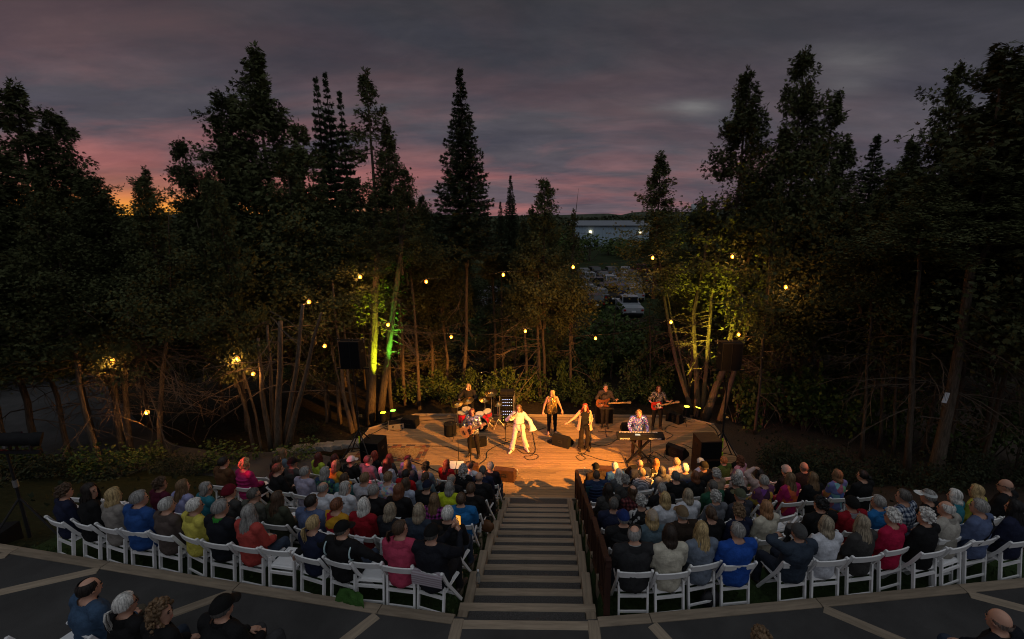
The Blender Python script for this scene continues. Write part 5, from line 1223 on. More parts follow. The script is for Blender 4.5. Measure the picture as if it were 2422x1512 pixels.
def pa(side, uv, uvtop, lab):
    p = fl(*uv); q = at(uvtop[0], uvtop[1], Y=p.y); H_ = q.z
    t = thing('speaker_stand', 'tall black tripod stand carrying two loudspeakers at the ' + lab, 'stand', p)
    MB().tube([(0, 0, .25), (0, 0, H_)], [.028, .022], 10).build('pole', M['dkmetal'], t); MB().tube([(0, 0, 1.55), (0, 0, 1.75)], .045, 10).build('collar', M['dkmetal'], t); MB().box((.07, 0, 1.60), (.12, .06, .06)).build('winch', M['steel'], t); MB().tube([(0, 0, 1.08), (0, 0, 1.22)], .042, 10).build('collar', M['dkmetal'], t)
    for k in range(4): a = PI / 4 + PI / 2 * k; MB().tube([(0, 0, 1.12), (math.cos(a) * .85, math.sin(a) * .85, .02)], .020, 8).build('leg', M['dkmetal'], t); MB().tube([(0, 0, .40), (math.cos(a) * .48, math.sin(a) * .48, .50)], .013, 6).build('brace', M['dkmetal'], t)
    tape = mat('yellow_tape_' + side, (.50, .75, .02), .6, .1, 5); MB().tube([(0.03, -.075, .12), (.02, -.07, .46)], .024, 8).build('tape', tape, t); MB().tube([(0.005, -.06, .62), (0, -.05, .92)], .024, 8).build('tape', tape, t)
    MB().bar((-.50, 0, H_ + .01), (.50, 0, H_ + .01), .05, .05).build('crossbar', M['dkmetal'], t)
    MB().bar((-.50, 0, H_ + .93), (.50, 0, H_ + .93), .03, .03).build('truss_bar', M['dkmetal'], t)
    for x in (-.40, -.05, .05, .40): MB().tube([(x, 0, H_ + .84), (x, 0, H_ + .98)], .012, 6).build('hook', M['steel'], t)
    s = 1 if side == 'left' else -1
    for k, x in ((0, -.165), (1, .165)):
        w_ = 'outer' if (k == 0) == (side == 'left') else 'inner'
        cabinet('black loudspeaker on the tall stand at the %s, %s one' % (lab, w_), p + Vector((x, 0, H_ + .045)), PI + (.10 if k == 0 else -.10), .31, .36, .86, M['black'])
    for dx, dy, l in ((-.45 * s, -.25, 'outer'), (.18 * s, -.55, 'front')):
        b = thing('sandbag', 'black sandbag on the %s foot of the stand at the %s' % (l, lab), 'sandbag', p + Vector((dx, dy, .0))); MB().ell((0, 0, .10), (.20, .15, .11), None, 12, 8).build('bag', M['black'], b, True); MB().tube([(-.1, 0, .19), (-.05, 0, .27), (.05, 0, .27), (.1, 0, .19)], .012, 6).build('handle', M['leather'], b)
pa('left', (856, 1092), (848, 872), 'left side of the stage'); pa('right', (1702, 1098), (1722, 876), 'right side of the stage')
# amplifier rack
rk = thing('equipment_rack', 'tall open equipment rack with lit units behind the cream jumpsuit', 'rack', fl(1199, 1000) + Vector((0, .2, 0)), PI)
for x in (-.27, .27):
    for y in (-.24, .24): MB().box((x, y, .56), (.035, .035, 1.12)).build('post', M['alu'], rk)
for z in (.03, .62, 1.10): MB().box((0, 0, z), (.56, .50, .03)).build('shelf', M['dkmetal'], rk)
MB().box((0, .02, 1.20), (.50, .30, .14)).build('rack_unit', M['dkmetal'], rk)
led = emat('rack_led', (.35, .55, 1.0), 3.0); ledg = emat('rack_led_green', (.7, .9, .15), 3.0)
for k, z in enumerate((.12, .24, .36, .48, .72, .84, .96)):
    u_ = MB().box((0, .02, z), (.48, .42, .085)).build('rack_unit', M['dkmetal'] if k % 2 else M['black'], rk)
    for j in range(5): MB().box((-.18 + .08 * j, .236, z + .01), (.022, .012, .014)).build('light', ledg if k < 2 else led, u_)
    for x in (-.21, .21): MB().tube([(x, .236, z - .03), (x, .27, z - .02), (x, .27, z + .02), (x, .236, z + .03)], .006, 5).build('handle', M['alu'], u_)
# uplights: cans that wash the trunks green
def uplight(label, p, tilt, col, aim, power, size=R(26)):
    t = thing('uplight', label, 'uplight', p); mt = Euler(tilt).to_matrix()
    MB().lathe([(.105, -.17), (.115, .0), (.115, .19)], (0, 0, .28), 18, mt).build('can', M['black'], t)
    MB().lathe([(.100, .192), (.100, .198)], (0, 0, .28), 18, mt).build('lens', emat('lens_' + label[:12].replace(' ', '_'), col, 5.0), t)
    MB().box((0, 0, .02), (.26, .26, .04)).build('base', M['dkmetal'], t)
    for s in (-1, 1): MB().bar((s * .13, 0, .03), (s * .13, 0, .30), .02, .04).build('yoke', M['dkmetal'], t)
    l = bpy.data.lights.new('uplight_beam', 'SPOT'); l.energy = power; l.color = col; l.spot_size = size; l.spot_blend = .7; l.shadow_soft_size = .05
    o = bpy.data.objects.new('uplight_beam', l); COL.objects.link(o); o.location = Vector(p) + Vector((0, 0, .28)) + mt @ Vector((0, 0, .22)); o.rotation_euler = (Vector(aim) - o.location).to_track_quat('-Z', 'Y').to_euler()
GREEN, YGREEN, GOLDG = (.18, 1.0, .05), (.80, 1.0, .02), (1.0, .80, .05)
yA, yB = at(876, 1006, z=-.3).y, at(897, 996, z=-.3).y
uplight('yellow green uplight beside the flight case on the left', fl(908, 1003), (0, 0, 0), YGREEN, at(885, 800, Y=yA), 9500, R(21))
uplight('pure green uplight behind the flight case on the left', fl(931, 998), (0, 0, 0), GREEN, at(926, 775, Y=yB), 6500, R(18))
uplight('upright yellow green uplight on the right', fl(1622, 988), (0, 0, 0), GOLDG, at(1660, 640, Y=17.6), 3800, R(40))
uplight('leaning yellow green uplight on the right', fl(1646, 991), (R(-10), R(16), 0), GOLDG, at(1738, 680, Y=17.4), 5200, R(36))
fc = thing('flight_case', 'open aluminium edged flight case on the left of the stage', 'flight case', fl(939, 1010), .35)
MB().box((0, 0, .10), (.62, .42, .20)).build('body', M['alu'], fc); MB().box((0, 0, .203), (.56, .36, .012)).build('foam', M['black'], fc)
for x in (-.31, .31):
    for y in (-.21, .21): MB().box((x, y, .10), (.03, .03, .215)).build('corner', M['steel'], fc)
for x in (-.15, .15): MB().box((x, -.214, .12), (.07, .012, .05)).build('latch', M['dkmetal'], fc)
bx = thing('equipment_box', 'black equipment box right of the flight case', 'box', fl(971, 1008), -.1); MB().box((0, 0, .16), (.55, .42, .32)).build('body', M['black'], bx); MB().box((0, 0, .335), (.57, .44, .04)).build('lid', M['black'], bx); MB().tube([(-.10, -.23, .2), (-.08, -.26, .2), (.08, -.26, .2), (.10, -.23, .2)], .01, 6).build('handle', M['dkmetal'], bx)
# rug with block border
rug = thing('rug', 'patterned beige rug with brick coloured block border on the left of the stage', 'rug', (-5.0, 14.05, .006))
rm = patmat('rug_field', 'floral', [(.24, .17, .08), (.20, .14, .06), (.27, .19, .10), (.17, .10, .05)]); MB().box((0, 0, 0), (2.35, 1.15, .012)).build('field', rm, rug)
bc = [mat('rug_block_%d' % i, c, .95, .2, 30) for i, c in enumerate(((.16, .05, .03), (.22, .11, .05), (.07, .05, .05), (.26, .18, .10)))]; BM = {}
for ring, (hx, hy) in enumerate(((1.10, .50), (.96, .38))):
    n = 14
    for k in range(n):
        for s in (-1, 1):
            mm = bc[rng.randrange(4)]; key = ('h', mm.name)
            if key not in BM: BM[key] = MB().box((0, 0, 0), (2 * 1.10 / 14 - .006, .105, .006)).mesh('block', mm)
            if ring == 0 or 1 < k < 12: inst('block', BM[key], rug, (-1.10 + 2.2 / 14 * (k + .5), s * hy, .0095))
    for k in range(7):
        for s in (-1, 1):
            mm = bc[rng.randrange(4)]; key = ('v', mm.name)
            if key not in BM: BM[key] = MB().box((0, 0, 0), (.12, .125, .006)).mesh('block', mm)
            inst('block', BM[key], rug, (s * hx + (0 if ring == 0 else 0), -.42 + .14 * k, .0095 + (.0005 if ring else 0)))
# cables on the deck
def cable(label, uvs, r=.010, z=.012):
    pts = [fl(u, v) + Vector((0, 0, z)) for u, v in uvs]; q = []
    for i in range(len(pts) - 1):
        p0, p1, p2, p3 = pts[max(0, i - 1)], pts[i], pts[i + 1], pts[min(len(pts) - 1, i + 2)]
        for k in range(6): f = k / 6; q.append(.5 * ((2 * p1) + (p2 - p0) * f + (2 * p0 - 5 * p1 + 4 * p2 - p3) * f * f + (3 * p1 - p0 - 3 * p2 + p3) * f ** 3))
    tag(MB().tube(q + [pts[-1]], r, 5).build('cable', M['rubber'], None, True), label, 'cable')
cable('black cable from the left monitor to the drums', [(1132, 1100), (1150, 1085), (1152, 1070), (1175, 1055), (1210, 1043), (1235, 1030)])
cable('cable running across the deck left of the acoustic guitar', [(986, 1057), (1030, 1056), (1062, 1058), (1085, 1068), (1112, 1066)])
cable('thick cable leading from the black subwoofer to front monitor', [(908, 1075), (940, 1085), (975, 1092), (1010, 1105), (1038, 1118)], .016)
cable('coiled microphone cable at the feet of the cream jumpsuit', [(1258, 1010), (1262, 1040), (1266, 1065), (1255, 1078), (1240, 1080), (1248, 1088), (1268, 1086), (1272, 1078), (1258, 1074), (1236, 1072), (1222, 1062)])
cable('looped cable in front of the crimson haired singer', [(1397, 1010), (1396, 1040), (1388, 1065), (1378, 1075), (1362, 1080), (1372, 1090), (1384, 1084), (1366, 1072), (1390, 1078), (1420, 1088), (1460, 1094), (1490, 1096)])
cable('cable from the keyboard towards the bassist', [(1476, 1032), (1455, 1042), (1440, 1052), (1420, 1055), (1395, 1050), (1370, 1048)])
cable('cable behind the gold top winding to the rack', [(1290, 1012), (1262, 1020), (1240, 1012), (1222, 1015), (1205, 1008), (1192, 1014)])
cable('cable along the back of the deck towards the drums', [(985, 998), (1020, 994), (1050, 992), (1075, 990)])
cable('cable looping round the left uplights', [(905, 1012), (925, 1018), (945, 1020), (952, 1012), (935, 1006), (912, 1010), (890, 1022), (872, 1030)])
cable('cable along the right edge of the deck', [(1655, 995), (1675, 1005), (1690, 1016), (1698, 1032), (1700, 1052)], .014)
cable('cable under the keyboard stand', [(1512, 1088), (1535, 1078), (1552, 1086), (1548, 1096), (1530, 1094), (1545, 1070), (1570, 1084)])
cable('cable around the right monitor', [(1582, 1090), (1570, 1078), (1576, 1062), (1592, 1052), (1615, 1052), (1640, 1064)])
cable('cable behind the keyboard towards the right amplifiers', [(1575, 1040), (1590, 1030), (1572, 1020), (1580, 1008), (1600, 1012)])
# bottles
def bottle(label, p):
    t = thing('water_bottle', label, 'bottle', p); MB().lathe([(.030, 0), (.033, .02), (.033, .13), (.028, .15), (.013, .19), (.013, .205)], n=12).build('body', M['clear'], t, True); MB().lathe([(.015, .205), (.015, .225)], n=10).build('cap', M['paper'], t)
bottle('water bottle beside the monitor at the stair end of the deck', fl(1223, 1127)); bottle('water bottle on the deck near the handrail', fl(1382, 1122)); bottle('water bottle near the amplifier behind the acoustic guitar', fl(1153, 1052))
for u, v, l in ((1131, 1378, 'large clear water bottle on the left stair edge near the phone'), (1372, 1200, 'clear water bottle by the handrail foot')):
    p = at(u, v, z=ZP - RISE * (2.0 if v > 1300 else 11.0) + .02); bottle(l, p)
# ------------------------------------------------------------------ trees
def leaflets(P, D, Ln, wd, droop, seed, fan=(-.6, 0.0, .6), m=None):
    """fans of narrow pointed leaflets: P points, D directions, Ln lengths"""
    r = np.random.RandomState(seed); n = len(P); V, F = [], []
    D = D / np.linalg.norm(D, axis=1)[:, None]; rv = r.randn(n, 3); S = np.cross(D, rv); S /= np.linalg.norm(S, axis=1)[:, None]; Up = np.cross(S, D)
    allv = []
    for a in fan:
        d = D * math.cos(a) + S * math.sin(a); d[:, 2] -= droop * r.rand(n); d /= np.linalg.norm(d, axis=1)[:, None]
        l = (Ln * (1 - .25 * abs(a) / .6) * r.uniform(.75, 1.2, n))[:, None]; w = l * wd * r.uniform(.7, 1.3, n)[:, None]; s2 = np.cross(d, Up)
        allv.append(np.stack([P, P + d * l * .55 + s2 * w, P + d * l, P + d * l * .5 - s2 * w], 1))
    v = np.concatenate(allv, 0).reshape(-1, 3); f = np.arange(len(v)).reshape(-1, 4); return v, f
def crown_cedar(name, seed, H=9.0, RAD=1.8, limbs=110, per=48, lean=0.0, tops=1, spiky=.5, gap=.0):
    r = np.random.RandomState(seed); P, D, Ln = [], [], []; tb = MB()
    leaders = [(0.0, 0.0, H)] + [(r.uniform(.3, .55) * RAD * math.cos(a), r.uniform(.3, .55) * RAD * math.sin(a), H * r.uniform(.72, .92)) for a in r.uniform(0, 6.28, tops - 1)]
    for li, (lx, ly, lh) in enumerate(leaders):
        k = limbs if li == 0 else limbs // 3
        tb.tube([(lx * .3, ly * .3, -.5), (lx * .8, ly * .8, lh * .4), (lx, ly, lh * .97)], [.10, .06, .012], 5)
        for i in range(k):
            h = r.rand() ** .85 if li == 0 else r.uniform(.45, 1); az = r.uniform(0, 6.28)
            lump = .52 + .55 * noise.noise(Vector((math.cos(az) * 1.2 + seed, math.sin(az) * 1.2, h * 5))) + .62 * r.rand()
            prof = ((1 - h) ** .92 * 1.18 + .09) * (1 if h > .10 else .7 + 3 * h); l = RAD * prof * lump * (1 if li == 0 else .6)
            if r.rand() < gap: continue
            if r.rand() < .09 * spiky: l *= 1.5
            b = np.array([lx * h, ly * h, lh * h * .985]); dr = np.array([math.cos(az), math.sin(az), r.uniform(-.25, .25)])
            m = max(6, int(per * 1.9 * (l / RAD + .12))); t = r.uniform(.12, 1.0, m) ** .8
            sag = -.35 * l * t * (1 - t) * 1.5 + .18 * l * t ** 3; pos = b + dr * l * t[:, None]; pos[:, 2] += sag
            sd = np.cross(dr, [0, 0, 1]); pos += sd * (r.randn(m) * .19 * l * (.35 + .65 * t))[:, None]; pos[:, 2] += r.randn(m) * .10 * (1 + .6 * l) - .10 * l * t
            dd = np.tile(dr, (m, 1)) * .8 + r.randn(m, 3) * .55; dd[:, 2] += .05 - .4 * r.rand(m)
            P.append(pos); D.append(dd); Ln.append(r.uniform(.09, .19, m))
            if i % 2 == 0: tb.tube([b, b + dr * l * .5 + [0, 0, -.13 * l], b + dr * l * .95 + [0, 0, .1 * l]], [.022 + .012 * l, .014, .004], 3, False)
        m = 46; zt = r.uniform(.80, 1.0, m); pos = np.stack([lx * zt + r.randn(m) * .05, ly * zt + r.randn(m) * .05, lh * zt + .1], 1); P.append(pos); D.append(r.randn(m, 3) * .5 + [0, 0, .8]); Ln.append(r.uniform(.12, .24, m))
    P, D, Ln = np.concatenate(P), np.concatenate(D), np.concatenate(Ln); v, f = leaflets(P, D, Ln, .13, .45, seed, (-.75, -.25, .25, .75))
    return np_mesh('crown', v, f, [M['cedar']]), tb.mesh('limbs', M['bark']), H, RAD
def crown_spruce(name, seed, H=10.0, RAD=1.9, whorls=34, gap=0.0):
    r = np.random.RandomState(seed); P, D, Ln = [], [], []; tb = MB(); tb.tube([(0, 0, -.5), (0, 0, H * .5), (0, 0, H)], [.12, .07, .008], 6)
    for w in range(whorls):
        h = (w + .5) / whorls; h = h ** .9
        for k in range(7 if h < .8 else 5):
            az = 6.28 * k / 7 + w * 1.1 + r.uniform(-.25, .25); l = RAD * ((1 - h) ** 1.02 * 1.12 * r.uniform(.70, 1.15) + .03)
            if r.rand() < gap: continue
            dr = np.array([math.cos(az), math.sin(az), .10 - .30 * (1 - h)]); b = np.array([0, 0, H * h]); m = max(6, int(84 * l / RAD + 10)); t = r.uniform(.06, 1, m)
            pos = b + dr * l * t[:, None]; pos[:, 2] += .22 * l * t ** 2.5 - .10 * l * t; sd = np.array([-dr[1], dr[0], 0]); off = r.randn(m) * .13 * l * (1.05 - t); pos[:, 2] += r.randn(m) * .045 - .16 * l * np.abs(off); pos += sd * off[:, None]
            dd = np.tile(dr, (m, 1)) + sd * np.sign(off)[:, None] * .8 + r.randn(m, 3) * .22; P.append(pos); D.append(dd); Ln.append(r.uniform(.16, .30, m) * (.55 + .45 * (1 - h)))
            tb.tube([b, b + dr * l * .9 + [0, 0, .1 * l]], [.018, .005], 3, False)
    m = 40; pos = np.stack([r.randn(m) * .03, r.randn(m) * .03, r.uniform(.92, 1.0, m) * H], 1); P.append(pos); D.append(r.randn(m, 3) * .6 + [0, 0, .9]); Ln.append(np.full(m, .18))
    P, D, Ln = np.concatenate(P), np.concatenate(D), np.concatenate(Ln); v, f = leaflets(P, D, Ln, .13, .15, seed, (-.75, -.3, .3, .75))
    return np_mesh('crown', v, f, [M['spruce']]), tb.mesh('limbs', M['bark']), H, RAD
def shrub_mesh(seed, H=1.5, RAD=.8, n=620, leaf=.10, wd=.34, m='leaf'):
    r = np.random.RandomState(seed); c = r.randn(9, 3) * [RAD * .42, RAD * .42, H * .20] + [0, 0, H * .58]; k = r.randint(0, 9, n); d = r.randn(n, 3); d /= np.linalg.norm(d, axis=1)[:, None]
    P = c[k] + d * (r.rand(n, 1) ** .4) * [RAD * .45, RAD * .45, H * .26]; P[:, 2] = np.maximum(P[:, 2], .05); v, f = leaflets(P, d + [0, 0, -.2], r.uniform(.7, 1.3, n) * leaf, wd, .5, seed, (-.7, .1, .8))
    tb = MB()
    for i in range(7): q = c[i]; tb.tube([(q[0] * .15, q[1] * .15, 0), (q[0] * .6, q[1] * .6, q[2] * .5), tuple(q + [0, 0, H * .15])], [.018, .012, .005], 4, False)
    return np_mesh('foliage', v, f, [M[m]]), tb.mesh('stems', M['bark'])
CED = [crown_cedar('c', 1, 9, 1.9, 190, 78), crown_cedar('c', 2, 9, 2.2, 180, 78, tops=2), crown_cedar('c', 3, 9, 1.6, 150, 70, spiky=1.2, gap=.1), crown_cedar('c', 4, 9, 2.4, 200, 80, tops=3), crown_cedar('c', 5, 9, 1.5, 100, 56, spiky=1.4, gap=.25)]
SPR = [crown_spruce('s', 11, 10, 1.9, 44), crown_spruce('s', 12, 8, 1.1, 24, gap=.25)]
SHR = [shrub_mesh(21), shrub_mesh(22, 1.3, .9, 700, .09), shrub_mesh(23, 1.9, .75, 640, .12), shrub_mesh(24, .75, 1.0, 900, .075, .22, 'shrub')]
def dead_branches(seed, n=16, L0=2.2, oneside=None):
    r = random.Random(seed); mb = MB()
    for i in range(n):
        z = r.uniform(0, 3.2); az = r.uniform(0, 6.28) if oneside is None else oneside + r.uniform(-1.1, 1.1); l = L0 * r.uniform(.4, 1.1); up = r.uniform(-.35, .3); d = Vector((math.cos(az), math.sin(az), up)); pts = [Vector((0, 0, z))]; c = d.copy()
        for j in range(5): c = (c + Vector((r.uniform(-.25, .25), r.uniform(-.25, .25), r.uniform(-.28, .10)))).normalized(); pts.append(pts[-1] + c * l / 5)
        w = .011 + .010 * l / L0; mb.tube(pts, [w, w * .85, w * .7, w * .55, w * .4, w * .2], 4, False)
        for j in (1, 2, 3, 3, 4):
            b = pts[j]; e = (c + Vector((r.uniform(-.9, .9), r.uniform(-.9, .9), r.uniform(-.6, .5)))).normalized(); q = [b, b + e * l * .16, b + (e + Vector((r.uniform(-.4, .4), r.uniform(-.4, .4), -.25))).normalized() * l * .34]; mb.tube(q, [w * .5, w * .35, w * .14], 3, False)
    return mb.mesh('dead_branches', M['twig'])
DEAD = [dead_branches(31), dead_branches(32, 20, 2.8), dead_branches(33, 12, 1.7)]
DEADR = dead_branches(34, 22, 3.2, 0.0); DEADL = dead_branches(35, 18, 2.4, PI)
GZ = -.3
TREES = []
def tree(name, label, cat, base, stems, crown=None, dead=None, group=None, seed=0, rad=.12):
    """stems: list of world polylines with radii; crown: (proto, origin, scale xy, scale z, turn)"""
    t = thing(name, label, cat, base, 0, group)
    inv = Vector(base)
    for pts, rr in stems:
        k = len(pts); q = []; rads = []
        for i in range(k - 1):
            for f in (0, .34, .67): p = pts[i].lerp(pts[i + 1], f); q.append(p - inv + Vector((noise.noise(p * .9), noise.noise(p * .9 + Vector((5, 5, 5))), 0)) * .05); rads.append(rr[i] + (rr[i + 1] - rr[i]) * f)
        q.append(pts[-1] - inv); rads.append(rr[-1]); rads = [k * .58 for k in rads]; rads[0] *= 1.35; rads[1] *= 1.08
        MB().tube(q, rads, 10).build('trunk', M['bark'], t, True)
    if crown:
        (cm, lm, H, RD), o, sx, sz, turn = crown
        inst('crown', cm, t, Vector(o) - inv, (0, 0, turn), (sx, sx, sz)); inst('limbs', lm, t, Vector(o) - inv, (0, 0, turn), (sx, sx, sz))
    if dead:
        dm, o, sc_, turn = dead; inst('dead_branches', dm, t, Vector(o) - inv, (0, 0, turn), (sc_,) * 3)
    return t
def tree_px(name, label, cat, u, vtop, Y, hw, vbot, proto, ubase=None, rb=.13, dead=None, turn=0.0, group=None, gz=None):
    """a tree by where its top, crown foot and half width fall in the picture, at its real distance Y"""
    top = at(u, vtop, Y=Y); bot = at(u, vbot, Y=Y); g = ground_z(bot.x, Y) if (Y < 14 and abs(bot.x) < 16) else GZ
    base = Vector((at(ubase, vbot, Y=Y).x if ubase else bot.x, Y, g - .05)); mid = Vector((bot.x, Y, bot.z))
    pr = (CED + SPR)[proto]; h = top.z - bot.z; w = abs(at(u + hw, vbot, Y=Y).x - bot.x)
    st = [([base, base.lerp(mid, .5) + Vector((.06, 0, 0)), mid, mid + Vector((0, 0, h * .45))], [rb, rb * .85, rb * .7, rb * .3])]
    d = (DEAD[dead] if isinstance(dead, int) else dead) if dead is not None else None
    return tree(name, label, cat, base, st, (pr, mid, w / pr[3], h / pr[2], turn), (d, base + Vector((0, 0, max(1.2, (mid.z - base.z) * .35))), 1.0, turn) if d else None, group)
def px_stem(uvs, Y0_, rads, Yend=None):
    b = at(uvs[0][0], uvs[0][1], z=GZ) if Y0_ is None else None; y0 = b.y if b is not None else Y0_; n = len(uvs); pts = []
    for i, (u, v) in enumerate(uvs): pts.append(at(u, v, Y=y0 + ((Yend - y0) * i / (n - 1) if Yend else 0)))
    return pts, rads
K = 'cedar'
# --- left of the stage
tree_px('cedar_tree', 'tall dark cedar cut by the left edge of the view', 'tree', 18, 128, 12.5, 150, 800, 0, rb=.16, dead=1)
tree_px('cedar_tree', 'enormous dark cedar mostly beyond the right edge of the view', 'tree', 2500, -60, 12.5, 230, 800, 3, turn=1.9)
tree_px('cedar_tree', 'tall dark cedar mostly beyond the left edge of the view', 'tree', -50, 60, 12.0, 170, 820, 1, turn=2.9)
tree_px('cedar_tree', 'broad dark cedar low at the left edge behind the lamp stand', 'tree', -70, 300, 11.0, 190, 900, 3, turn=1.1)
tree_px('cedar_tree', 'cedar with twin ragged tops, left one nearest the left edge', 'tree', 165, 190, 14.2, 120, 800, 2, turn=.5, dead=0)
tree_px('cedar_tree', 'cedar with rounded ragged top right of the twin topped one', 'tree', 238, 260, 14.8, 135, 820, 1, turn=2.0, dead=1)
tree_px('cedar_tree', 'dark cedar filling the shade below the twin tops', 'tree', 110, 430, 13.0, 150, 860, 3, turn=3.0)
tree_px('cedar_tree', 'low cedar between the leftmost cedars and the sunset gap', 'tree', 318, 470, 16.5, 90, 830, 1, turn=4.0, dead=2)
tree_px('young_cedar', 'slender small cedar standing against the orange sunset glow', 'tree', 384, 398, 19.5, 52, 640, 4, rb=.07, turn=.7)
tree_px('cedar_tree', 'cedar sloping up from the sunset gap to the tall left group', 'tree', 500, 330, 17.0, 110, 800, 3, turn=1.7, dead=1)
tree_px('cedar_tree', 'cedar with flat broken top left of the tallest left spire', 'tree', 602, 218, 17.6, 140, 800, 1, turn=2.6, dead=0)
tree_px('cedar_tree', 'tallest spire of the big cedar group left of the stage', 'tree', 678, 112, 18.0, 150, 780, 0, turn=.2)
tree_px('cedar_tree', 'full cedar just right of the tallest left spire', 'tree', 752, 290, 17.2, 140, 760, 3, turn=5.0, dead=2)
for u, vt, Y, w, lab, tr in ((786, 182, 21, 42, 'thin see through fir, left one of three on the skyline', .3), (808, 170, 21.4, 44, 'thin see through fir, middle one of three on the skyline', 1.3), (836, 215, 20.6, 42, 'thin see through fir, right one of three on the skyline', 2.3)):
    tree_px('fir_tree', lab, 'tree', u, vt, Y, w, 600, 6, rb=.09, turn=tr)
tree_px('cedar_tree', 'narrow bent topped cedar over the green lit trunks', 'tree', 900, 172, 18.2, 95, 640, 4, turn=3.3)
tree_px('cedar_tree', 'cedar with thin side spire right of the bent topped one', 'tree', 936, 285, 18.8, 62, 650, 2, turn=4.1)
tree_px('cedar_tree', 'short cedar at the right shoulder of the left group', 'tree', 972, 400, 18.4, 72, 660, 1, turn=.9)
tree_px('cedar_tree', 'low cedar between the left group and the tall spruce', 'tree', 1012, 462, 20.5, 55, 720, 0, turn=1.9, dead=0)
tree_px('cedar_tree', 'lower cedar mass behind the left string lights', 'tree', 560, 500, 16.2, 130, 850, 3, turn=.4)
tree_px('cedar_tree', 'lower cedar mass behind the left loudspeakers', 'tree', 780, 470, 16.9, 120, 780, 1, turn=2.2)
tree_px('cedar_tree', 'lower cedar mass beneath the bent topped cedar', 'tree', 850, 420, 18.0, 100, 720, 3, turn=3.6)
# --- behind the stage
tree_px('spruce_tree', 'tall pointed spruce standing alone against the sky', 'tree', 1103, 164, 19.7, 86, 610, 5, ubase=1081, rb=.15, dead=0)
tree_px('cedar_tree', 'dark foliage tree around the spruce trunk', 'tree', 1050, 500, 20.6, 62, 770, 3, turn=1.0)
tree_px('small_spruce', 'small pointed spruce right of the tall spruce', 'tree', 1210, 416, 24.5, 34, 640, 5, rb=.07)
tree_px('small_spruce', 'smallest spruce tip beside the small pointed spruce', 'tree', 1186, 478, 24.0, 28, 640, 5, rb=.06, turn=.6)
b1 = at(1278, 948, z=GZ)
tree('cedar_tree', 'round topped cedar with two bare trunks behind the gold top', 'tree', b1, [px_stem([(1276, 948), (1272, 800), (1270, 600)], b1.y, [.13, .11, .08]), px_stem([(1288, 948), (1284, 800), (1284, 520)], b1.y + .2, [.13, .11, .06])], (CED[1], at(1287, 760, Y=b1.y), .74, (at(1287, 424, Y=b1.y).z - at(1287, 760, Y=b1.y).z) / 9, .8), (DEADL, b1 + Vector((0, 0, 1.1)), 1.0, .2))
b1 = at(1350, 948, z=GZ)
tree('cedar_tree', 'single red lit trunk cedar right of the two bare trunks', 'tree', b1, [px_stem([(1350, 948), (1347, 800), (1352, 600)], b1.y, [.11, .09, .05])], (CED[4], at(1352, 800, Y=b1.y), .55, (at(1352, 502, Y=b1.y).z - at(1352, 800, Y=b1.y).z) / 9, 2.2), (DEAD[2], b1 + Vector((0, 0, 1.4)), .8, 1.0))
t_ = at(1362, 640, Y=24); tree('dead_tree', 'bare dead treetop leaning against the sunset sky', 'tree', Vector((t_.x, 24, GZ)), [([Vector((t_.x, 24, GZ)), at(1356, 640, Y=24), at(1358, 520, Y=24), at(1368, 446, Y=24)], [.09, .06, .035, .008])], None, (DEAD[2], at(1357, 600, Y=24), .7, 0))
tree_px('cedar_tree', 'cedar with brown lit skirt left of the car park gap', 'tree', 1240, 520, 19.5, 45, 770, 2, turn=2.0)
tree_px('cedar_tree', 'cedar above the left bulbs of the string over the stage', 'tree', 1165, 560, 21.0, 26, 660, 1, turn=2.9)
# --- right of the stage
b1 = at(1636, 980, z=GZ)
tree('cedar_tree', 'pointed cedar right of the car park gap on a leaning trunk', 'tree', b1, [px_stem([(1636, 980), (1601, 867), (1577, 745), (1548, 560)], b1.y, [.17, .13, .10, .05]), px_stem([(1628, 950), (1600, 800), (1586, 746), (1566, 640)], b1.y + .1, [.09, .07, .06, .03])], (CED[2], at(1546, 690, Y=b1.y), .86, (at(1540, 360, Y=b1.y).z - at(1540, 690, Y=b1.y).z) / 9, 1.0), (DEAD[0], b1 + Vector((-.6, 0, 2.2)), .8, 2.0))
b1 = at(1654, 984, z=GZ)
tree('cedar_tree', 'twin trunk cedar with yellow green lit foliage right of the stage', 'tree', b1, [px_stem([(1648, 980), (1645, 883), (1640, 740), (1690, 480)], b1.y, [.22, .17, .13, .06]), px_stem([(1659, 988), (1670, 867), (1682, 709), (1725, 480)], b1.y - .1, [.17, .14, .11, .05])], (CED[0], at(1722, 730, Y=b1.y), 1.12, (at(1730, 166, Y=b1.y).z - at(1722, 730, Y=b1.y).z) / 9, 2.0), (DEADL, b1 + Vector((.2, 0, 2.1)), .75, 0))
b1 = at(1664, 994, z=GZ)
tree('cedar_tree', 'tallest cedar right of the stage on thick leaning trunks', 'tree', b1, [px_stem([(1664, 994), (1710, 877), (1738, 746), (1776, 587), (1815, 400)], b1.y, [.26, .22, .17, .12, .05]), px_stem([(1698, 1009), (1735, 883), (1757, 805), (1791, 690), (1830, 520)], b1.y - .25, [.19, .17, .14, .10, .05])], (CED[3], at(1836, 740, Y=b1.y), 1.05, (at(1840, 120, Y=b1.y).z - at(1836, 740, Y=b1.y).z) / 9, .3), (DEADR, b1 + Vector((.9, 0, 2.0)), 1.0, .1))
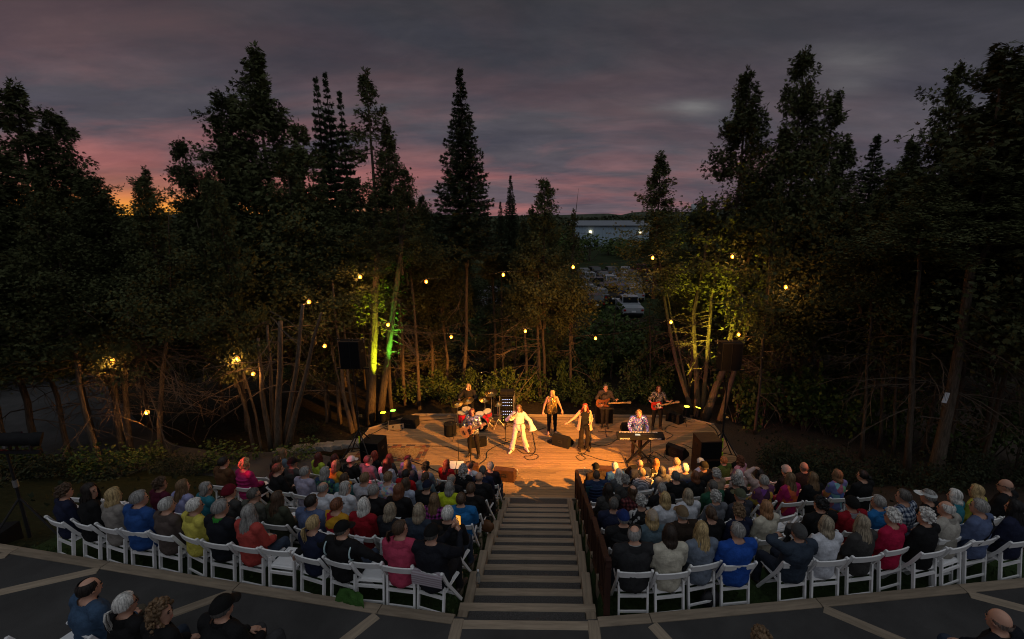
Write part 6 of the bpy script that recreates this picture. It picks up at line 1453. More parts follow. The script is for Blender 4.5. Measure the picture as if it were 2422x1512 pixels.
for u, vt, Y, w, vb, pr, lab, tr in ((1945, 322, 20, 100, 760, 2, 'pointed cedar, left one of a pair on the right skyline', .4), (2010, 322, 20.4, 100, 760, 5, 'pointed spruce, right one of a pair on the right skyline', 1.4), (2155, 155, 16, 140, 800, 1, 'tall ragged cedar left of the huge right edge tree', 2.4),
        (2085, 330, 17, 105, 800, 0, 'narrow cedar between the skyline pair and the ragged cedar', 3.1), (2400, -10, 13, 300, 760, 3, 'huge dark cedar rising out of view at the right edge', 3.4), (2300, 130, 13.6, 190, 760, 0, 'dark cedar shoulder left of the huge right edge tree', 4.4),
        (1900, 430, 17.4, 130, 830, 3, 'broad dark cedar in the shade right of the lit trunks', 5.1), (2040, 400, 16.4, 140, 840, 1, 'broad dark cedar under the skyline pair', 5.7), (2230, 400, 14.6, 120, 830, 3, 'broad dark cedar behind the large leaning trunk', .9), (1765, 420, 19.0, 85, 800, 1, 'cedar filling the gap between the two tallest right cedars', 1.6), (1640, 470, 20.0, 60, 760, 2, 'dark cedar below the water tower', .1)):
    tree_px('cedar_tree' if pr != 5 else 'spruce_tree', lab, 'tree', u, vt, Y, w, vb, pr, turn=tr, dead=(0, 1, 2)[int(u) % 3])
# --- bare trunks at the sides
def bare(label, uvs, rads, z=None, dead=None, dz=1.6, turn=0.0, scale=.9, vt=470):
    b = at(uvs[0][0], uvs[0][1], z=GZ if z is None else z); s = [px_stem(uvs, b.y, rads)]; s[0][0][0].z -= .15; ps, rs = s[0]
    d = (ps[-1] - ps[-2]).normalized(); d = (d + Vector((0, 0, .8))).normalized(); e = ps[-1].copy(); zt_ = max(e.z + .8, at(uvs[-1][0], vt, Y=b.y).z); hh = zt_ - e.z + .6; ps += [e + d * hh * .45, e + d * hh * .8]; s[0] = (ps, list(rs) + [rs[-1] * .7, rs[-1] * .25])
    return tree('cedar_tree', label, 'tree', b, s, (CED[int(uvs[0][0]) % 5], e - d * .4, .6 if rs[-1] < .1 else .85, (hh + .4) / 9, uvs[0][0] * .1) if vt < 700 else None, (dead, b + Vector((0, 0, dz)), scale, turn) if dead else None)
bare('thick leaning trunk with a white notice on the right', [(2208, 1140), (2250, 930), (2306, 578)], [.30, .23, .17], .15, DEADR, 2.0, .0, 1.0); bare('straight trunk left of the thick leaning one on the right', [(2145, 1140), (2158, 850), (2178, 547)], [.15, .11, .08], .15, DEAD[1], 2.0)
bare('slim pale trunk nearest the mulch bed on the right', [(2038, 1086), (2048, 930), (2062, 700)], [.10, .08, .06], None, DEADL, 2.4); bare('slim trunk behind the slim pale trunk on the right', [(2080, 1062), (2088, 900), (2096, 720)], [.10, .08, .05], None, DEAD[2], 2.2)
bare('thin pale trunk standing alone right of the right loudspeakers', [(1784, 1026), (1796, 920), (1804, 800)], [.09, .08, .06], None, DEAD[2], 1.5); bare('slim trunk in deep shade between two right trunks', [(2112, 1080), (2120, 900), (2126, 740)], [.09, .07, .05], None, DEAD[0], 2.2); bare('crooked trunk in deep shade at the far right', [(2318, 1100), (2340, 960), (2372, 840)], [.14, .11, .08], .1, DEADR, 1.5)
bare('right trunk of the pair below the leftmost bulb', [(311, 1102), (290, 850), (282, 700)], [.15, .11, .08], -.05, DEAD[0], 2.4); bare('left trunk of the pair below the leftmost bulb', [(294, 1102), (264, 865), (250, 700)], [.16, .13, .09], -.05, DEADR, 2.2)
bare('dark leaning trunk at the far left above the rows', [(250, 1142), (236, 1102), (200, 972), (178, 830)], [.16, .14, .11, .08], .1, DEAD[2], 2.0); bare('trunk right of the low left bulb', [(376, 1106), (378, 1000), (386, 880), (402, 760)], [.13, .12, .09, .06], -.05, DEADR, 2.0)
bare('slim curved trunk under the bulb with lit twigs', [(604, 1078), (587, 989), (548, 865)], [.11, .09, .06], None, DEADL, 2.3); bare('slim trunk right of the slim curved trunk', [(622, 1076), (604, 980), (572, 868)], [.08, .07, .05])
b1 = at(668, 1078, z=-.1)
tree('cedar_clump', 'big clump of grey cedar stems left of the stone edging', 'tree', b1, [px_stem(q, b1.y + dy, rr) for q, dy, rr in (([(657, 1075), (660, 930), (663, 760)], 0, [.21, .17, .12]), ([(678, 1070), (712, 932), (742, 804), (760, 740)], -.1, [.19, .14, .10, .06]), ([(670, 1064), (700, 880), (716, 720)], .25, [.17, .13, .09]), ([(645, 1070), (620, 930), (610, 800)], .1, [.16, .12, .08]), ([(650, 1068), (640, 900), (632, 770)], .4, [.13, .10, .07]))], None, (DEAD[1], b1 + Vector((.2, 0, 2.2)), .9, .5))
b1 = at(834, 1024, z=GZ); tree('cedar_clump', 'clump of slim stems directly left of the left loudspeaker pole', 'tree', b1, [px_stem(q, b1.y + dy, rr) for q, dy, rr in (([(834, 1026), (812, 926), (800, 800), (785, 660)], 0, [.14, .12, .09, .06]), ([(842, 1022), (824, 900), (812, 760)], .1, [.10, .08, .06]), ([(812, 935), (795, 880), (782, 830)], 0, [.06, .05, .03]))], None, (DEAD[2], b1 + Vector((0, 0, 2.6)), .9, 0))
b1 = at(876, 1006, z=GZ); tree('cedar_tree', 'thick trunk glowing yellow green beside the left loudspeakers', 'tree', b1, [px_stem([(876, 1006), (885, 800), (890, 630), (896, 520)], b1.y, [.25, .215, .17, .10]), px_stem([(866, 1000), (876, 800), (884, 640)], b1.y + .3, [.11, .09, .06])], (CED[2], at(893, 650, Y=b1.y), .55, .32, 1.0), (DEAD[0], b1 + Vector((0, 0, 3.2)), .8, .8))
b1 = at(897, 996, z=GZ); tree('cedar_tree', 'leaning trunk glowing pure green right of the yellow green one', 'tree', b1, [px_stem([(897, 996), (927, 755), (944, 630), (956, 520)], b1.y, [.24, .19, .15, .09])], (CED[4], at(950, 640, Y=b1.y), .60, .34, 2.0), (DEADR, b1 + Vector((.35, 0, 2.4)), .75, 0))
for i, (u, v0, v1, Y_, l) in enumerate(((951, 930, 700, None, 'thin trunk lit brown left of the spruce, nearer the stage corner'), (938, 925, 720, None, 'thinnest trunk right of the green glowing pair'), (1190, 922, 640, None, 'thin straight trunk right of the spruce trunk'), (1215, 915, 760, None, 'slim trunk behind the equipment rack'), (1540, 925, 800, None, 'brown lit slim trunk behind the red guitar'), (1443, 900, 830, None, 'thin bare stem above the bassist'), (772, 1000, 870, None, 'slim trunk in the shade left of the slim stems'), (1770, 975, 850, None, 'brown lit trunk behind the right loudspeakers'))):
    bare(l, [(u, v0), (u + (3 if i % 2 else -3), (v0 + v1) / 2), (u + (6 if i % 2 else -4), v1)], [.09, .075, .05], None, DEAD[i % 3], 1.6, i, .7, 720 if u > 1400 and u < 1600 else 620)
# white notice on the thick trunk
q = at(2236, 941, Y=at(2208, 1140, z=.15).y - .30); nt_ = thing('notice', 'small white notice nailed to the thick leaning trunk', 'notice', q); MB().box((0, 0, 0), (.13, .02, .30), Euler((0, R(9), 0)).to_matrix()).build('board', M['paper'], nt_); MB().lathe([(.008, 0), (.008, .01)], (0.02, -.012, .12), 8, Euler((R(90), 0, 0)).to_matrix()).build('nail', M['steel'], nt_)
# ------------------------------------------------------------------ shrubs
def shrub(label, p, k, s, sz=None, turn=0.0, group=None, name='shrub', cat='shrub'):
    t = thing(name, label, cat, p, turn, group); t.scale = (s, s, sz or s); inst('foliage', SHR[k][0], t); inst('stems', SHR[k][1], t); return t
g = 'leafy shrubs along the back of the deck'
for i, u in enumerate(np.linspace(958, 1570, 24)):
    p = at(u, 950 + 6 * math.sin(i * 2.1), z=GZ); p.y = max(p.y, 17.5 + .35 * (i % 3)); shrub('leafy green shrub in the row behind the deck rim', (p.x, p.y, GZ), i % 3, .80 + .25 * math.sin(i * 1.7), .72 + .30 * math.sin(i * 2.3), i, g)
g = 'young broadleaf growth in the dark behind the stage'
for i in range(28):
    u = 700 + 1150 * ((i * .618) % 1); Y_ = 22 + 8 * ((i * .377) % 1); p = at(u, 900, Y=Y_); shrub('dark bush in the undergrowth behind the stage', (p.x, Y_, GZ), i % 3, 1.0 + .4 * ((i * .71) % 1), .55 + .4 * ((i * .53) % 1), i * 1.3, g)
g = 'low dark shrubs on the mulch bank'
for i, (u, v) in enumerate(((1830, 1090), (1880, 1100), (1930, 1085), (1960, 1112), (2010, 1108), (2060, 1105), (2100, 1120), (1990, 1090), (2330, 1150), (2260, 1150), (2170, 1165), (2400, 1160), (1840, 1060), (2290, 1120))): 
    p = at(u, v, z=.25); p.z = ground_z(p.x, p.y); shrub('low dark mounded shrub on the mulch bank right of the stage', p, 3, .95 + .2 * math.sin(i * 3), 1.0, i, g, 'mounded_shrub')
for i, (u, v) in enumerate(((1800, 1010), (1850, 1000), (1900, 1020), (1740, 1000), (1960, 1030), (2050, 1040), (2150, 1060), (2250, 1090), (2340, 1080), (2400, 1110), (1880, 960), (1980, 990))):
    p = at(u, v, z=GZ); p.z = ground_z(p.x, p.y) if p.y < 14.4 else GZ; shrub('dark leafy bush in the wood edge right of the stage', p, i % 3, 1.2 + .3 * math.sin(i * 2), 1.4, i, 'leafy bushes right of the stage')
for i, (u, v) in enumerate(((330, 1130), (380, 1120), (420, 1135), (300, 1165), (250, 1170), (460, 1120), (560, 1085), (610, 1085), (680, 1085), (720, 1080), (740, 1020), (480, 1090), (60, 1170), (100, 1200), (30, 1230), (150, 1180), (540, 1100))):
    p = at(u, v, z=.2 if v > 1060 else GZ); p.z = ground_z(p.x, p.y) if p.y < 14.4 else GZ; shrub('low leafy bush on the planted bank left of the rows', p, 3 if i % 4 else 1, .8 + .2 * math.sin(i * 2.4), .6, i, 'leafy bushes on the left bank')
# ground cover that nobody could count
r_ = np.random.RandomState(9)
def tufts(name, pts, L, m, seed, wd=.12):
    n = len(pts); P = np.array(pts); D = r_.randn(n, 3) * .35 + [0, 0, 1]; v, f = leaflets(P, D, r_.uniform(.6, 1.3, n) * L, wd, .2, seed, (-.45, .0, .5)); o = inst(name, np_mesh(name, v, f, [m])); o['kind'] = 'stuff'; return o
pts = []
for _ in range(9000):
    i = r_.randint(0, 7); s = Y0 + 2 * TREAD * i + r_.uniform(.03, .90); x = r_.uniform(-8.2, 8.2)
    if abs(x) < 1.04: x = 1.1 * (1 if x > 0 else -1) + r_.uniform(-.04, .12)
    if abs(x) > 8.4 - (s - Y0) * .3: continue
    y = s + wing(x); pts.append((x, y, ground_z(x, y) - .01))
tufts('grass', pts, .065, mat('grass_blade', (.036, .060, .016), .8, .4, 2), 3)
pts = []
for _ in range(800):
    x = r_.uniform(-16, 16); y = r_.uniform(8, 17.2); s = srow(x, y)
    if abs(x) < 8.9 - max(0, s - Y0) * .3 or (abs(x) < 7.0): continue
    pts.append((x, y, ground_z(x, y) if y < 14.4 else GZ))
tufts('ground_cover', pts, .12, M['shrub'], 4, .25)
# ------------------------------------------------------------------ dark wood behind, cars, building, far woods
FG = 'dark cedars of the wood behind the stage'
i = 0
for (u, vt, Y_, hw, vb, pr) in ((430, 520, 24, 110, 860, 3), (560, 470, 27, 120, 840, 1), (680, 460, 26, 120, 820, 3), (800, 480, 25, 110, 830, 0), (900, 500, 26, 90, 830, 1), (985, 520, 27, 80, 800, 3), (1040, 545, 30, 70, 780, 0), (1105, 560, 32, 50, 780, 1), (1180, 560, 30, 55, 760, 2), (1250, 548, 31, 60, 800, 3), (1310, 555, 29, 50, 800, 1), (300, 500, 24, 110, 860, 0), (180, 480, 23, 120, 880, 3), (60, 470, 22, 130, 900, 1), (1590, 560, 25, 60, 820, 3), (1650, 545, 27, 70, 820, 1), (1720, 520, 26, 80, 830, 0), (1800, 500, 25, 90, 830, 3), (1890, 500, 24, 100, 840, 1), (1990, 500, 23, 110, 850, 3), (2100, 480, 22, 110, 860, 0), (2220, 470, 21, 120, 870, 3), (2340, 460, 20, 130, 880, 1), (1318, 690, 23, 40, 860, 2), (1020, 700, 24, 70, 880, 2), (1160, 720, 23, 60, 880, 4), (1572, 740, 22, 40, 880, 2)):
    i += 1; tree_px('cedar_tree', 'dark cedar deep in the wood behind the stage', 'tree', u, vt, Y_, hw, vb, pr, turn=i * 1.37, group=FG, dead=(0, 2)[i % 2])
for i, (u, v, Y_, s) in enumerate(((1350, 800, 26, 2.2), (1400, 790, 27, 2.0), (1450, 785, 28, 1.9), (1500, 790, 27, 2.0), (1545, 800, 25, 2.1), (1420, 830, 24, 1.8), (1480, 840, 23, 1.7), (1380, 850, 22, 1.7), (1250, 800, 27, 2.3), (1130, 800, 28, 2.3), (1300, 840, 23, 1.8), (1530, 850, 22, 1.6))):
    p = at(u, v, Y=Y_); shrub('broadleaf bush between the stage and the car park', (p.x, Y_, GZ), i % 3, s * .95, 1.25 + .12 * (i % 3), i, 'broadleaf bushes before the car park')
for i, (u, v, s) in enumerate(((1395, 618, 3.0), (1440, 604, 3.4), (1480, 612, 3.0), (1515, 600, 3.2), (1360, 610, 3.3), (1330, 615, 3.2), (1460, 590, 3.0), (1545, 605, 3.4), (1590, 600, 3.6), (1640, 590, 3.6), (1270, 600, 3.6), (1200, 600, 3.6), (1100, 600, 3.6))):
    p = at(u, v, z=GZ); p.y = min(p.y, 118); p = at(u, v, Y=p.y); shrub('dark leafy tree in the hedge beyond the parked cars', (p.x, p.y, GZ), i % 3, s * 1.6, (2.2 if 1430 < u < 1530 else 3.3), i, 'leafy trees beyond the parked cars', 'leafy_tree', 'tree')
# parked cars
def car_proto(kind):
    L_, Wd = {'suv': (4.5, 1.82), 'sedan': (4.6, 1.78), 'pickup': (5.4, 1.95)}[kind]
    if kind == 'suv': low = [(-2.25, .35), (2.2, .35), (2.25, .75), (2.1, .95), (1.1, 1.03), (-2.2, 1.05), (-2.25, .6)]; top = [(1.05, 1.0), (.35, 1.58), (-1.75, 1.62), (-2.15, 1.02)]
    elif kind == 'sedan': low = [(-2.3, .32), (2.25, .32), (2.3, .68), (2.1, .85), (.95, .95), (-1.5, .98), (-2.25, .95), (-2.32, .6)]; top = [(.95, .93), (.15, 1.40), (-1.0, 1.42), (-1.75, .95)]
    else: low = [(-2.7, .45), (2.6, .45), (2.7, .85), (2.55, 1.08), (1.3, 1.12), (-.85, 1.15), (-.87, 1.02), (-2.65, 1.02), (-2.7, .7)]; top = [(1.25, 1.1), (.65, 1.78), (-.75, 1.80), (-.85, 1.12)]
    MX = Matrix(((0, 0, -1), (1, 0, 0), (0, 1, 0)))
    P = {'body': MB().prism(low, -Wd / 2, Wd / 2, MX).mesh('body', M['paint'])}
    P['cabin'] = MB().prism([(x * .98, z) for x, z in top], -Wd * .40, Wd * .40, MX).mesh('cabin', M['paint'])
    a, b, c, d = top; g = MB(); mid = lambda p, q, f: (p[0] + (q[0] - p[0]) * f, p[1] + (q[1] - p[1]) * f)
    def pane(p, q, o): nx, nz = (q[1] - p[1]), -(q[0] - p[0]); l = math.hypot(nx, nz); nx, nz = nx / l * o, nz / l * o; g.add([(-Wd * .36, p[0] + nx, p[1] + nz), (Wd * .36, p[0] + nx, p[1] + nz), (Wd * .36, q[0] + nx, q[1] + nz), (-Wd * .36, q[0] + nx, q[1] + nz)], [(0, 1, 2, 3)])
    pane(mid(a, b, .12), mid(a, b, .92), .02); P['windscreen'] = g.mesh('windscreen', M['glass']); g = MB(); pane(mid(d, c, .15), mid(d, c, .92), -.02); P['rear_window'] = g.mesh('rear_window', M['glass'])
    g = MB()
    for s in (-1, 1):
        x = s * Wd * .405; q = [(mid(a, b, .2)[0] - .15, a[1] + .06), (b[0] - .02, b[1] - .08), (c[0] + .05, c[1] - .08), (d[0] + .25, d[1] + .08)]; g.add([(x, y, z) for y, z in q], [(0, 1, 2, 3)])
    P['side_window'] = g.mesh('side_window', M['glass'])
    wr = .36 if kind == 'pickup' else .33; wy = L_ * .30; W4 = []
    for s in (-1, 1):
        for y in (-wy, wy): W4.append((s * (Wd / 2 - .09), y))
    P['wheel'] = MB().lathe([(wr * .6, -.11), (wr, -.09), (wr, .09), (wr * .6, .11)], n=16, M=Matrix.Rotation(R(90), 3, 'Y')).mesh('wheel', M['rubber']); P['_w'] = W4; P['_r'] = wr
    P['rim'] = MB().lathe([(wr * .58, -.115), (wr * .58, .115)], n=12, M=Matrix.Rotation(R(90), 3, 'Y')).mesh('rim', M['alu'])
    P['tail_light'] = MB().box((0, 0, 0), (.22, .05, .16)).mesh('tail_light', mat('tail_lens', (.30, .01, .01), .3, 0, 1)); P['head_light'] = MB().box((0, 0, 0), (.30, .06, .13)).mesh('head_light', M['alu'])
    P['bumper'] = MB().box((0, 0, 0), (Wd * .94, .10, .20)).mesh('bumper', M['black']); P['plate'] = MB().box((0, 0, 0), (.40, .02, .16)).mesh('plate', M['paper']); P['_l'] = L_; P['_wd'] = Wd; return P
CARP = {k: car_proto(k) for k in ('suv', 'sedan', 'pickup')}
def car(label, kind, p, rz, col):
    P = CARP[kind]; t = thing('parked_car' if kind != 'pickup' else 'pickup_truck', label, 'car' if kind != 'pickup' else 'truck', p, rz, 'cars parked in the field'); t.scale = (.88, .88, .88)
    for k in ('body', 'cabin', 'windscreen', 'rear_window', 'side_window'): o = inst(k, P[k], t); o.color = (*col, 1)
    for x, y in P['_w']: w = inst('wheel', P['wheel'], t, (x, y, P['_r'])); inst('rim', P['rim'], w)
    for s in (-1, 1): inst('tail_light', P['tail_light'], t, (s * P['_wd'] * .42, -P['_l'] / 2 + .0, .82)); inst('head_light', P['head_light'], t, (s * P['_wd'] * .40, P['_l'] / 2 - .05, .72))
    for s in (-1, 1): inst('bumper', P['bumper'], t, (0, s * (P['_l'] / 2 - .0), .45))
    inst('plate', P['plate'], t, (0, -P['_l'] / 2 - .04, .70))
WH, BK, SV, BL, RD_, GY = (.30, .32, .35), (.012, .012, .014), (.22, .23, .25), (.02, .04, .12), (.14, .015, .015), (.07, .075, .08)
for u, v, kind, col, rz, lab in ((1436, 668, 'suv', WH, .15, 'white car with red tail lights, third from the left in its row'), (1463, 676, 'suv', SV, .12, 'silver car right of the white car in the second row'), (1500, 700, 'suv', WH, -.1, 'white sport utility car at the right of the parked rows'), (1486, 733, 'pickup', WH, .0, 'white pickup truck nearest the stage'), (1440, 703, 'pickup', BK, .05, 'black pickup truck behind the white pickup'), (1466, 694, 'suv', BL, .1, 'dark blue car right of the black pickup'), (1423, 655, 'sedan', GY, .1, 'grey car at the far left of the back row'), (1461, 657, 'sedan', BL, 2.9, 'blue car facing the stage in the back row'), (1497, 658, 'suv', BK, 3.0, 'black car at the right of the back row'), (1472, 666, 'suv', BK, .1, 'black car in the second row beside the blue one'),
        (1502, 674, 'sedan', SV, 3.0, 'silver sedan at the right of the second row'), (1410, 680, 'pickup', GY, .1, 'dark grey pickup at the left of the second row'), (1412, 704, 'suv', SV, .1, 'silver car half hidden left of the black pickup'), (1390, 660, 'suv', WH, .1, 'white car half hidden behind branches at the left'), (1513, 642, 'pickup', RD_, .1, 'dark red pickup farthest back'), (1392, 690, 'sedan', WH, .1, 'white car mostly hidden by the foliage'), (1148, 712, 'suv', WH, .6, 'white car seen through the gap left of the stage centre'), (1165, 702, 'suv', SV, .5, 'silver car behind the one in the left gap'), (1400, 720, 'suv', BK, .1, 'black car nearest on the left, behind leaves'), (1380, 646, 'sedan', SV, .1, 'silver sedan farthest left in the back row'), (1402, 645, 'suv', BK, .2, 'dark car between silver and grey in the back row'), (1442, 645, 'suv', GY, .1, 'grey car in the farthest row, left of centre'), (1478, 644, 'sedan', WH, 3.0, 'pale car in the farthest row, right of centre'), (1530, 664, 'suv', GY, .1, 'grey car at the far right behind branches'), (1534, 690, 'sedan', BK, .1, 'black sedan at the far right behind branches'), (1446, 684, 'sedan', GY, 3.0, 'grey sedan behind the black pickup'), (1424, 690, 'suv', BK, .1, 'black car left of the black pickup')):
    p = at(u, v + 8, z=GZ); car(lab, kind, (p.x, p.y, GZ), rz, col)
# long pale building with wall lamps
bl = thing('long_building', 'long pale blue metal building with wall lamps beyond the car park', 'building', (0, 0, 0)); pl, pr2 = at(1290, 571, z=GZ), at(1560, 571, z=GZ); pl.y = pr2.y = 138; pl = at(1356, 571, Y=138); pr2 = at(1534, 571, Y=138); zt = at(1440, 535, Y=138).z; cxb = (pl.x + pr2.x) / 2; wb = pr2.x - pl.x
bl.location = (cxb, 150, GZ); wallm = mat('blue_metal_cladding', (.34, .44, .54), .5, .08, .2)
hgt = zt - GZ; n = 26
MB().box((0, 0, hgt / 2), (wb, 23.8, hgt)).build('core', M['darkwood'], bl)
pmesh = MB().prism([(-.5, 0), (.44, 0), (.48, -.08), (.5, 0), (.5, .1), (-.5, .1)], 0, hgt).mesh('panel', wallm); pw = wb / n
for k in range(n): inst('panel', pmesh, bl, (-wb / 2 + pw * (k + .5), -12.02, 0), (0, 0, 0), (pw * .995, 1, 1))
MB().prism([(-12.6, hgt), (12.6, hgt), (12.6, hgt + .25), (0, hgt + 1.6), (-12.6, hgt + .25)], -wb / 2 - .4, wb / 2 + .4, Matrix(((0, 0, 1), (1, 0, 0), (0, 1, 0)))).build('roof', mat('grey_roof', (.20, .22, .25), .6, .1, .2), bl)
for u in (1396, 1514):
    q = at(u, 549, Y=137.9); MB().box((q.x - cxb, -12.25, q.z - GZ), (.6, .3, .7)).build('wall_lamp', emat('wall_lamp_glow', (1.0, .78, .45), 3.5), bl)
for k in range(3): MB().box((-wb / 2 + wb * (.3 + .2 * k), -12.15, 1.2), (1.1, .1, 2.1)).build('door', M['dkmetal'], bl)
# water tower on the skyline
q = at(1640, 497, Y=900); q2 = at(1640, 482, Y=900); wt = thing('water_tower', 'pale round water tower on the far wooded skyline', 'tower', (q.x, 900, GZ)); h_ = q2.z - GZ
MB().lathe([(4.2, 0), (4.2, h_ * .55), (5.2, h_ * .62), (5.2, h_ * .97), (2.0, h_)], n=24).build('tank', mat('tower_paint', (.42, .46, .48), .6, .1, .05), wt, True); MB().tube([(-1, 0, h_), (-1, 0, h_ + 6)], .25, 6).build('mast', M['dkmetal'], wt)
# far woods along the horizon
r_ = np.random.RandomState(17); PP = []
for (y0_, hh, n) in ((190, 6.5, 9000), (330, 10, 9000), (620, 15, 9000)):
    ang = r_.uniform(-1.05, .95, n); x = y0_ * np.tan(ang); top = hh * (.72 + .28 * np.array([noise.noise(Vector((a_ * 9, y0_, 0))) + .6 * noise.noise(Vector((a_ * 40, y0_, 5))) for a_ in ang.tolist()])); PP.append((np.stack([x, y0_ + r_.uniform(-14, 14, n), GZ + top * r_.rand(n) ** .6], 1), np.full(n, hh * .13)))
P = np.concatenate([p for p, _ in PP]); Ln = np.concatenate([l for _, l in PP]); v, f = leaflets(P, r_.randn(len(P), 3) + [0, 0, .3], Ln * r_.uniform(.6, 1.4, len(P)) * 1.6, .42, .2, 5)
o = inst('far_woods', np_mesh('far_woods', v, f, [mat('distant_foliage', (.055, .065, .032), .95, .4, .03)])); o['kind'] = 'stuff'
xs_h = np.linspace(-1400, 1300, 90); mbh = MB(); vs = []
for x in xs_h: h_ = 20 + 12 * noise.noise(Vector((x * .004, 3, 0))) + 6 * noise.noise(Vector((x * .02, 8, 0))) + 14 * smooth(100, 420, x); vs += [(x, 1150, GZ - 1), (x, 1180, GZ + h_), (x, 1320, GZ - 1)]
mbh.add(vs, [f for k in range(89) for f in ((3 * k, 3 * k + 3, 3 * k + 4, 3 * k + 1), (3 * k + 1, 3 * k + 4, 3 * k + 5, 3 * k + 2))]); tag(mbh.build('hills', mat('far_hill_woods', (.050, .058, .038), .95, .5, .05, bump=.5, bscale=.15), None, True), kind='structure')
# hill behind the stage lamps: low wooded skyline on the left where the sun went down
# ------------------------------------------------------------------ string lights
bulbm = emat('bulb_glow', (1.0, .36, .04), 1.7); cordm = M['rubber']
bulbme = MB().lathe([(.012, .075), (.020, .06), (.050, .035), (.060, -.005), (.050, -.045), (.025, -.068), (.0, -.072)], n=14, caps=False).mesh('bulb', bulbm, True); sockm = MB().lathe([(.018, .06), (.022, .07), (.022, .115), (.012, .125)], n=10).mesh('socket', M['black'])
def string(label, bulbs, ends, power=32):
    """bulbs: (u, v, Y) in order; cord sags between"""
    t = thing('string_light', label, 'string lights'); P = [at(u, v, Y=Y) for u, v, Y in bulbs]; t.location = P[0]; o = P[0]
    A = ([at(*ends[0][:2], Y=ends[0][2])] if ends[0] else []) + [p + Vector((0, 0, .13)) for p in P] + ([at(*ends[1][:2], Y=ends[1][2])] if ends[1] else [])
    cb = MB()
    for a, b in zip(A, A[1:]):
        d = (b - a).length; cb.tube([a.lerp(b, f) - o + Vector((0, 0, -.05 * d * 4 * f * (1 - f))) for f in np.linspace(0, 1, 9)], .007, 4, False)
    cb.build('cord', cordm, t)
    for p in P:
        s = inst('socket', sockm, t, p - o); inst('bulb', bulbme, s)
        l = bpy.data.lights.new('bulb_light', 'POINT'); l.energy = power; l.color = (1.0, .44, .11); l.shadow_soft_size = .05; k = bpy.data.objects.new('bulb_light', l); COL.objects.link(k); k.location = p + Vector((0, -.09, -.02))
string('string of bulbs hung highest across the gap behind the stage', [(1008, 666, 16.5), (1190, 650, 16.8), (1355, 632, 17.0), (1543, 610, 16.8), (1731, 607, 16.6), (1857, 679, 16.0)], [(950, 690, 16.8), (1900, 760, 16.4)])
string('string of bulbs lower across the back of the stage', [(918, 768, 16.2), (1067, 797, 17.4), (1242, 783, 17.6), (1408, 800, 17.5), (1586, 762, 16.7), (1746, 791, 16.2)], [(900, 770, 16.6), None])
string('string of bulbs through the trees on the left', [(267, 853, 12.2), (348, 975, 12.6), (562, 848, 13.6), (599, 884, 14.0), (731, 714, 14.6), (768, 818, 15.2), (852, 655, 16.2)], [(240, 800, 12.3), (880, 700, 16.6)])
# ------------------------------------------------------------------ stage lamps on stands at both ends of the rows
def lampstand(label, p, H_, heads):
    t = thing('lamp_stand', label, 'lamp stand', p); MB().tube([(0, 0, .05), (0, 0, H_)], [.026, .02], 8).build('pole', M['dkmetal'], t); MB().bar((-.55, 0, H_), (.55, 0, H_), .05, .05).build('crossbar', M['dkmetal'], t)
    for k in range(3): a = 2 * PI * k / 3; MB().tube([(0, 0, .8), (math.cos(a) * .55, math.sin(a) * .55, .02)], .016, 6).build('leg', M['dkmetal'], t)
    for z in (1.0, 1.7): MB().tube([(0, 0, z), (0, 0, z + .12)], .036, 8).build('collar', M['alu'], t)
    for k, (x, aim, col, pw, ang, bl_) in enumerate(heads):
        src = Vector(p) + Vector((x, 0, H_ + .22)); d = (Vector(aim) - src).normalized(); q = d.to_track_quat('Z', 'Y').to_matrix()
        c = MB().lathe([(.07, -.30), (.10, -.26), (.10, .10), (.115, .12), (.115, .22)], (x, 0, H_ + .22), 18, q, False).build('lamp_can', M['black'], t, True); MB().lathe([(.0, .120), (.108, .122)], (x, 0, H_ + .22), 18, q, False).build('lens', emat('lens_%d' % len(bpy.data.materials), col, 2.0), t)
        for s in (-1, 1): MB().bar((x + s * .12, 0, H_), (x + s * .12, 0, H_ + .24), .02, .035).build('yoke', M['dkmetal'], t)
        l = bpy.data.lights.new('lamp_beam', 'SPOT'); l.energy = pw; l.color = col; l.spot_size = R(ang); l.spot_blend = bl_; l.shadow_soft_size = .07; o = bpy.data.objects.new('lamp_beam', l); COL.objects.link(o); o.location = src + d * .25; o.rotation_euler = d.to_track_quat('-Z', 'Y').to_euler()
AMBER, RED, MAG = (1.0, .38, .055), (1.0, .04, .05), (.85, .14, .26)
pL = at(75, 1284, z=2.35); pL.z = ground_z(pL.x, pL.y); HL = at(52, 1042, Y=pL.y).z - pL.z - .2
lampstand('tall stand with stage lamps at the left end of the rows', pL, HL, [(.30, (1.2, 13.8, .9), AMBER, 9000, 18, .8), (-.05, (1.6, 14.9, 1.0), MAG, 2200, 26, .6), (-.40, (-3.4, 10.9, 1.2), RED, 1300, 13, .9)])
pR = Vector((9.2, 5.9, 0)); pR.z = ground_z(pR.x, pR.y)
lampstand('tall stand with stage lamps at the right end of the rows', pR, 3.6, [(-.30, (-.3, 14.5, .75), AMBER, 26000, 26.5, .35), (.05, (-.4, 18.0, 2.2), AMBER, 7000, 34, .9), (.40, (4.8, 10.6, 1.0), (1.0, .25, .08), 900, 14, .9)])
b = thing('equipment_case', 'black equipment case on the grass beside the left lamp stand', 'case', pL + Vector((-.42, -.18, .0)), .2); MB().box((0, 0, .16), (.55, .38, .32)).build('body', M['black'], b)
for x in (-.2, .2): MB().box((x, -.195, .2), (.06, .02, .05)).build('latch', M['alu'], b)
# ------------------------------------------------------------------ small things in the rows
def at_person(lab): return WHO[lab]
def local(lab, v): o, loc, rz, _ = WHO[lab]; return Vector(loc) + Matrix.Rotation(rz, 3, 'Z') @ Vector(v)
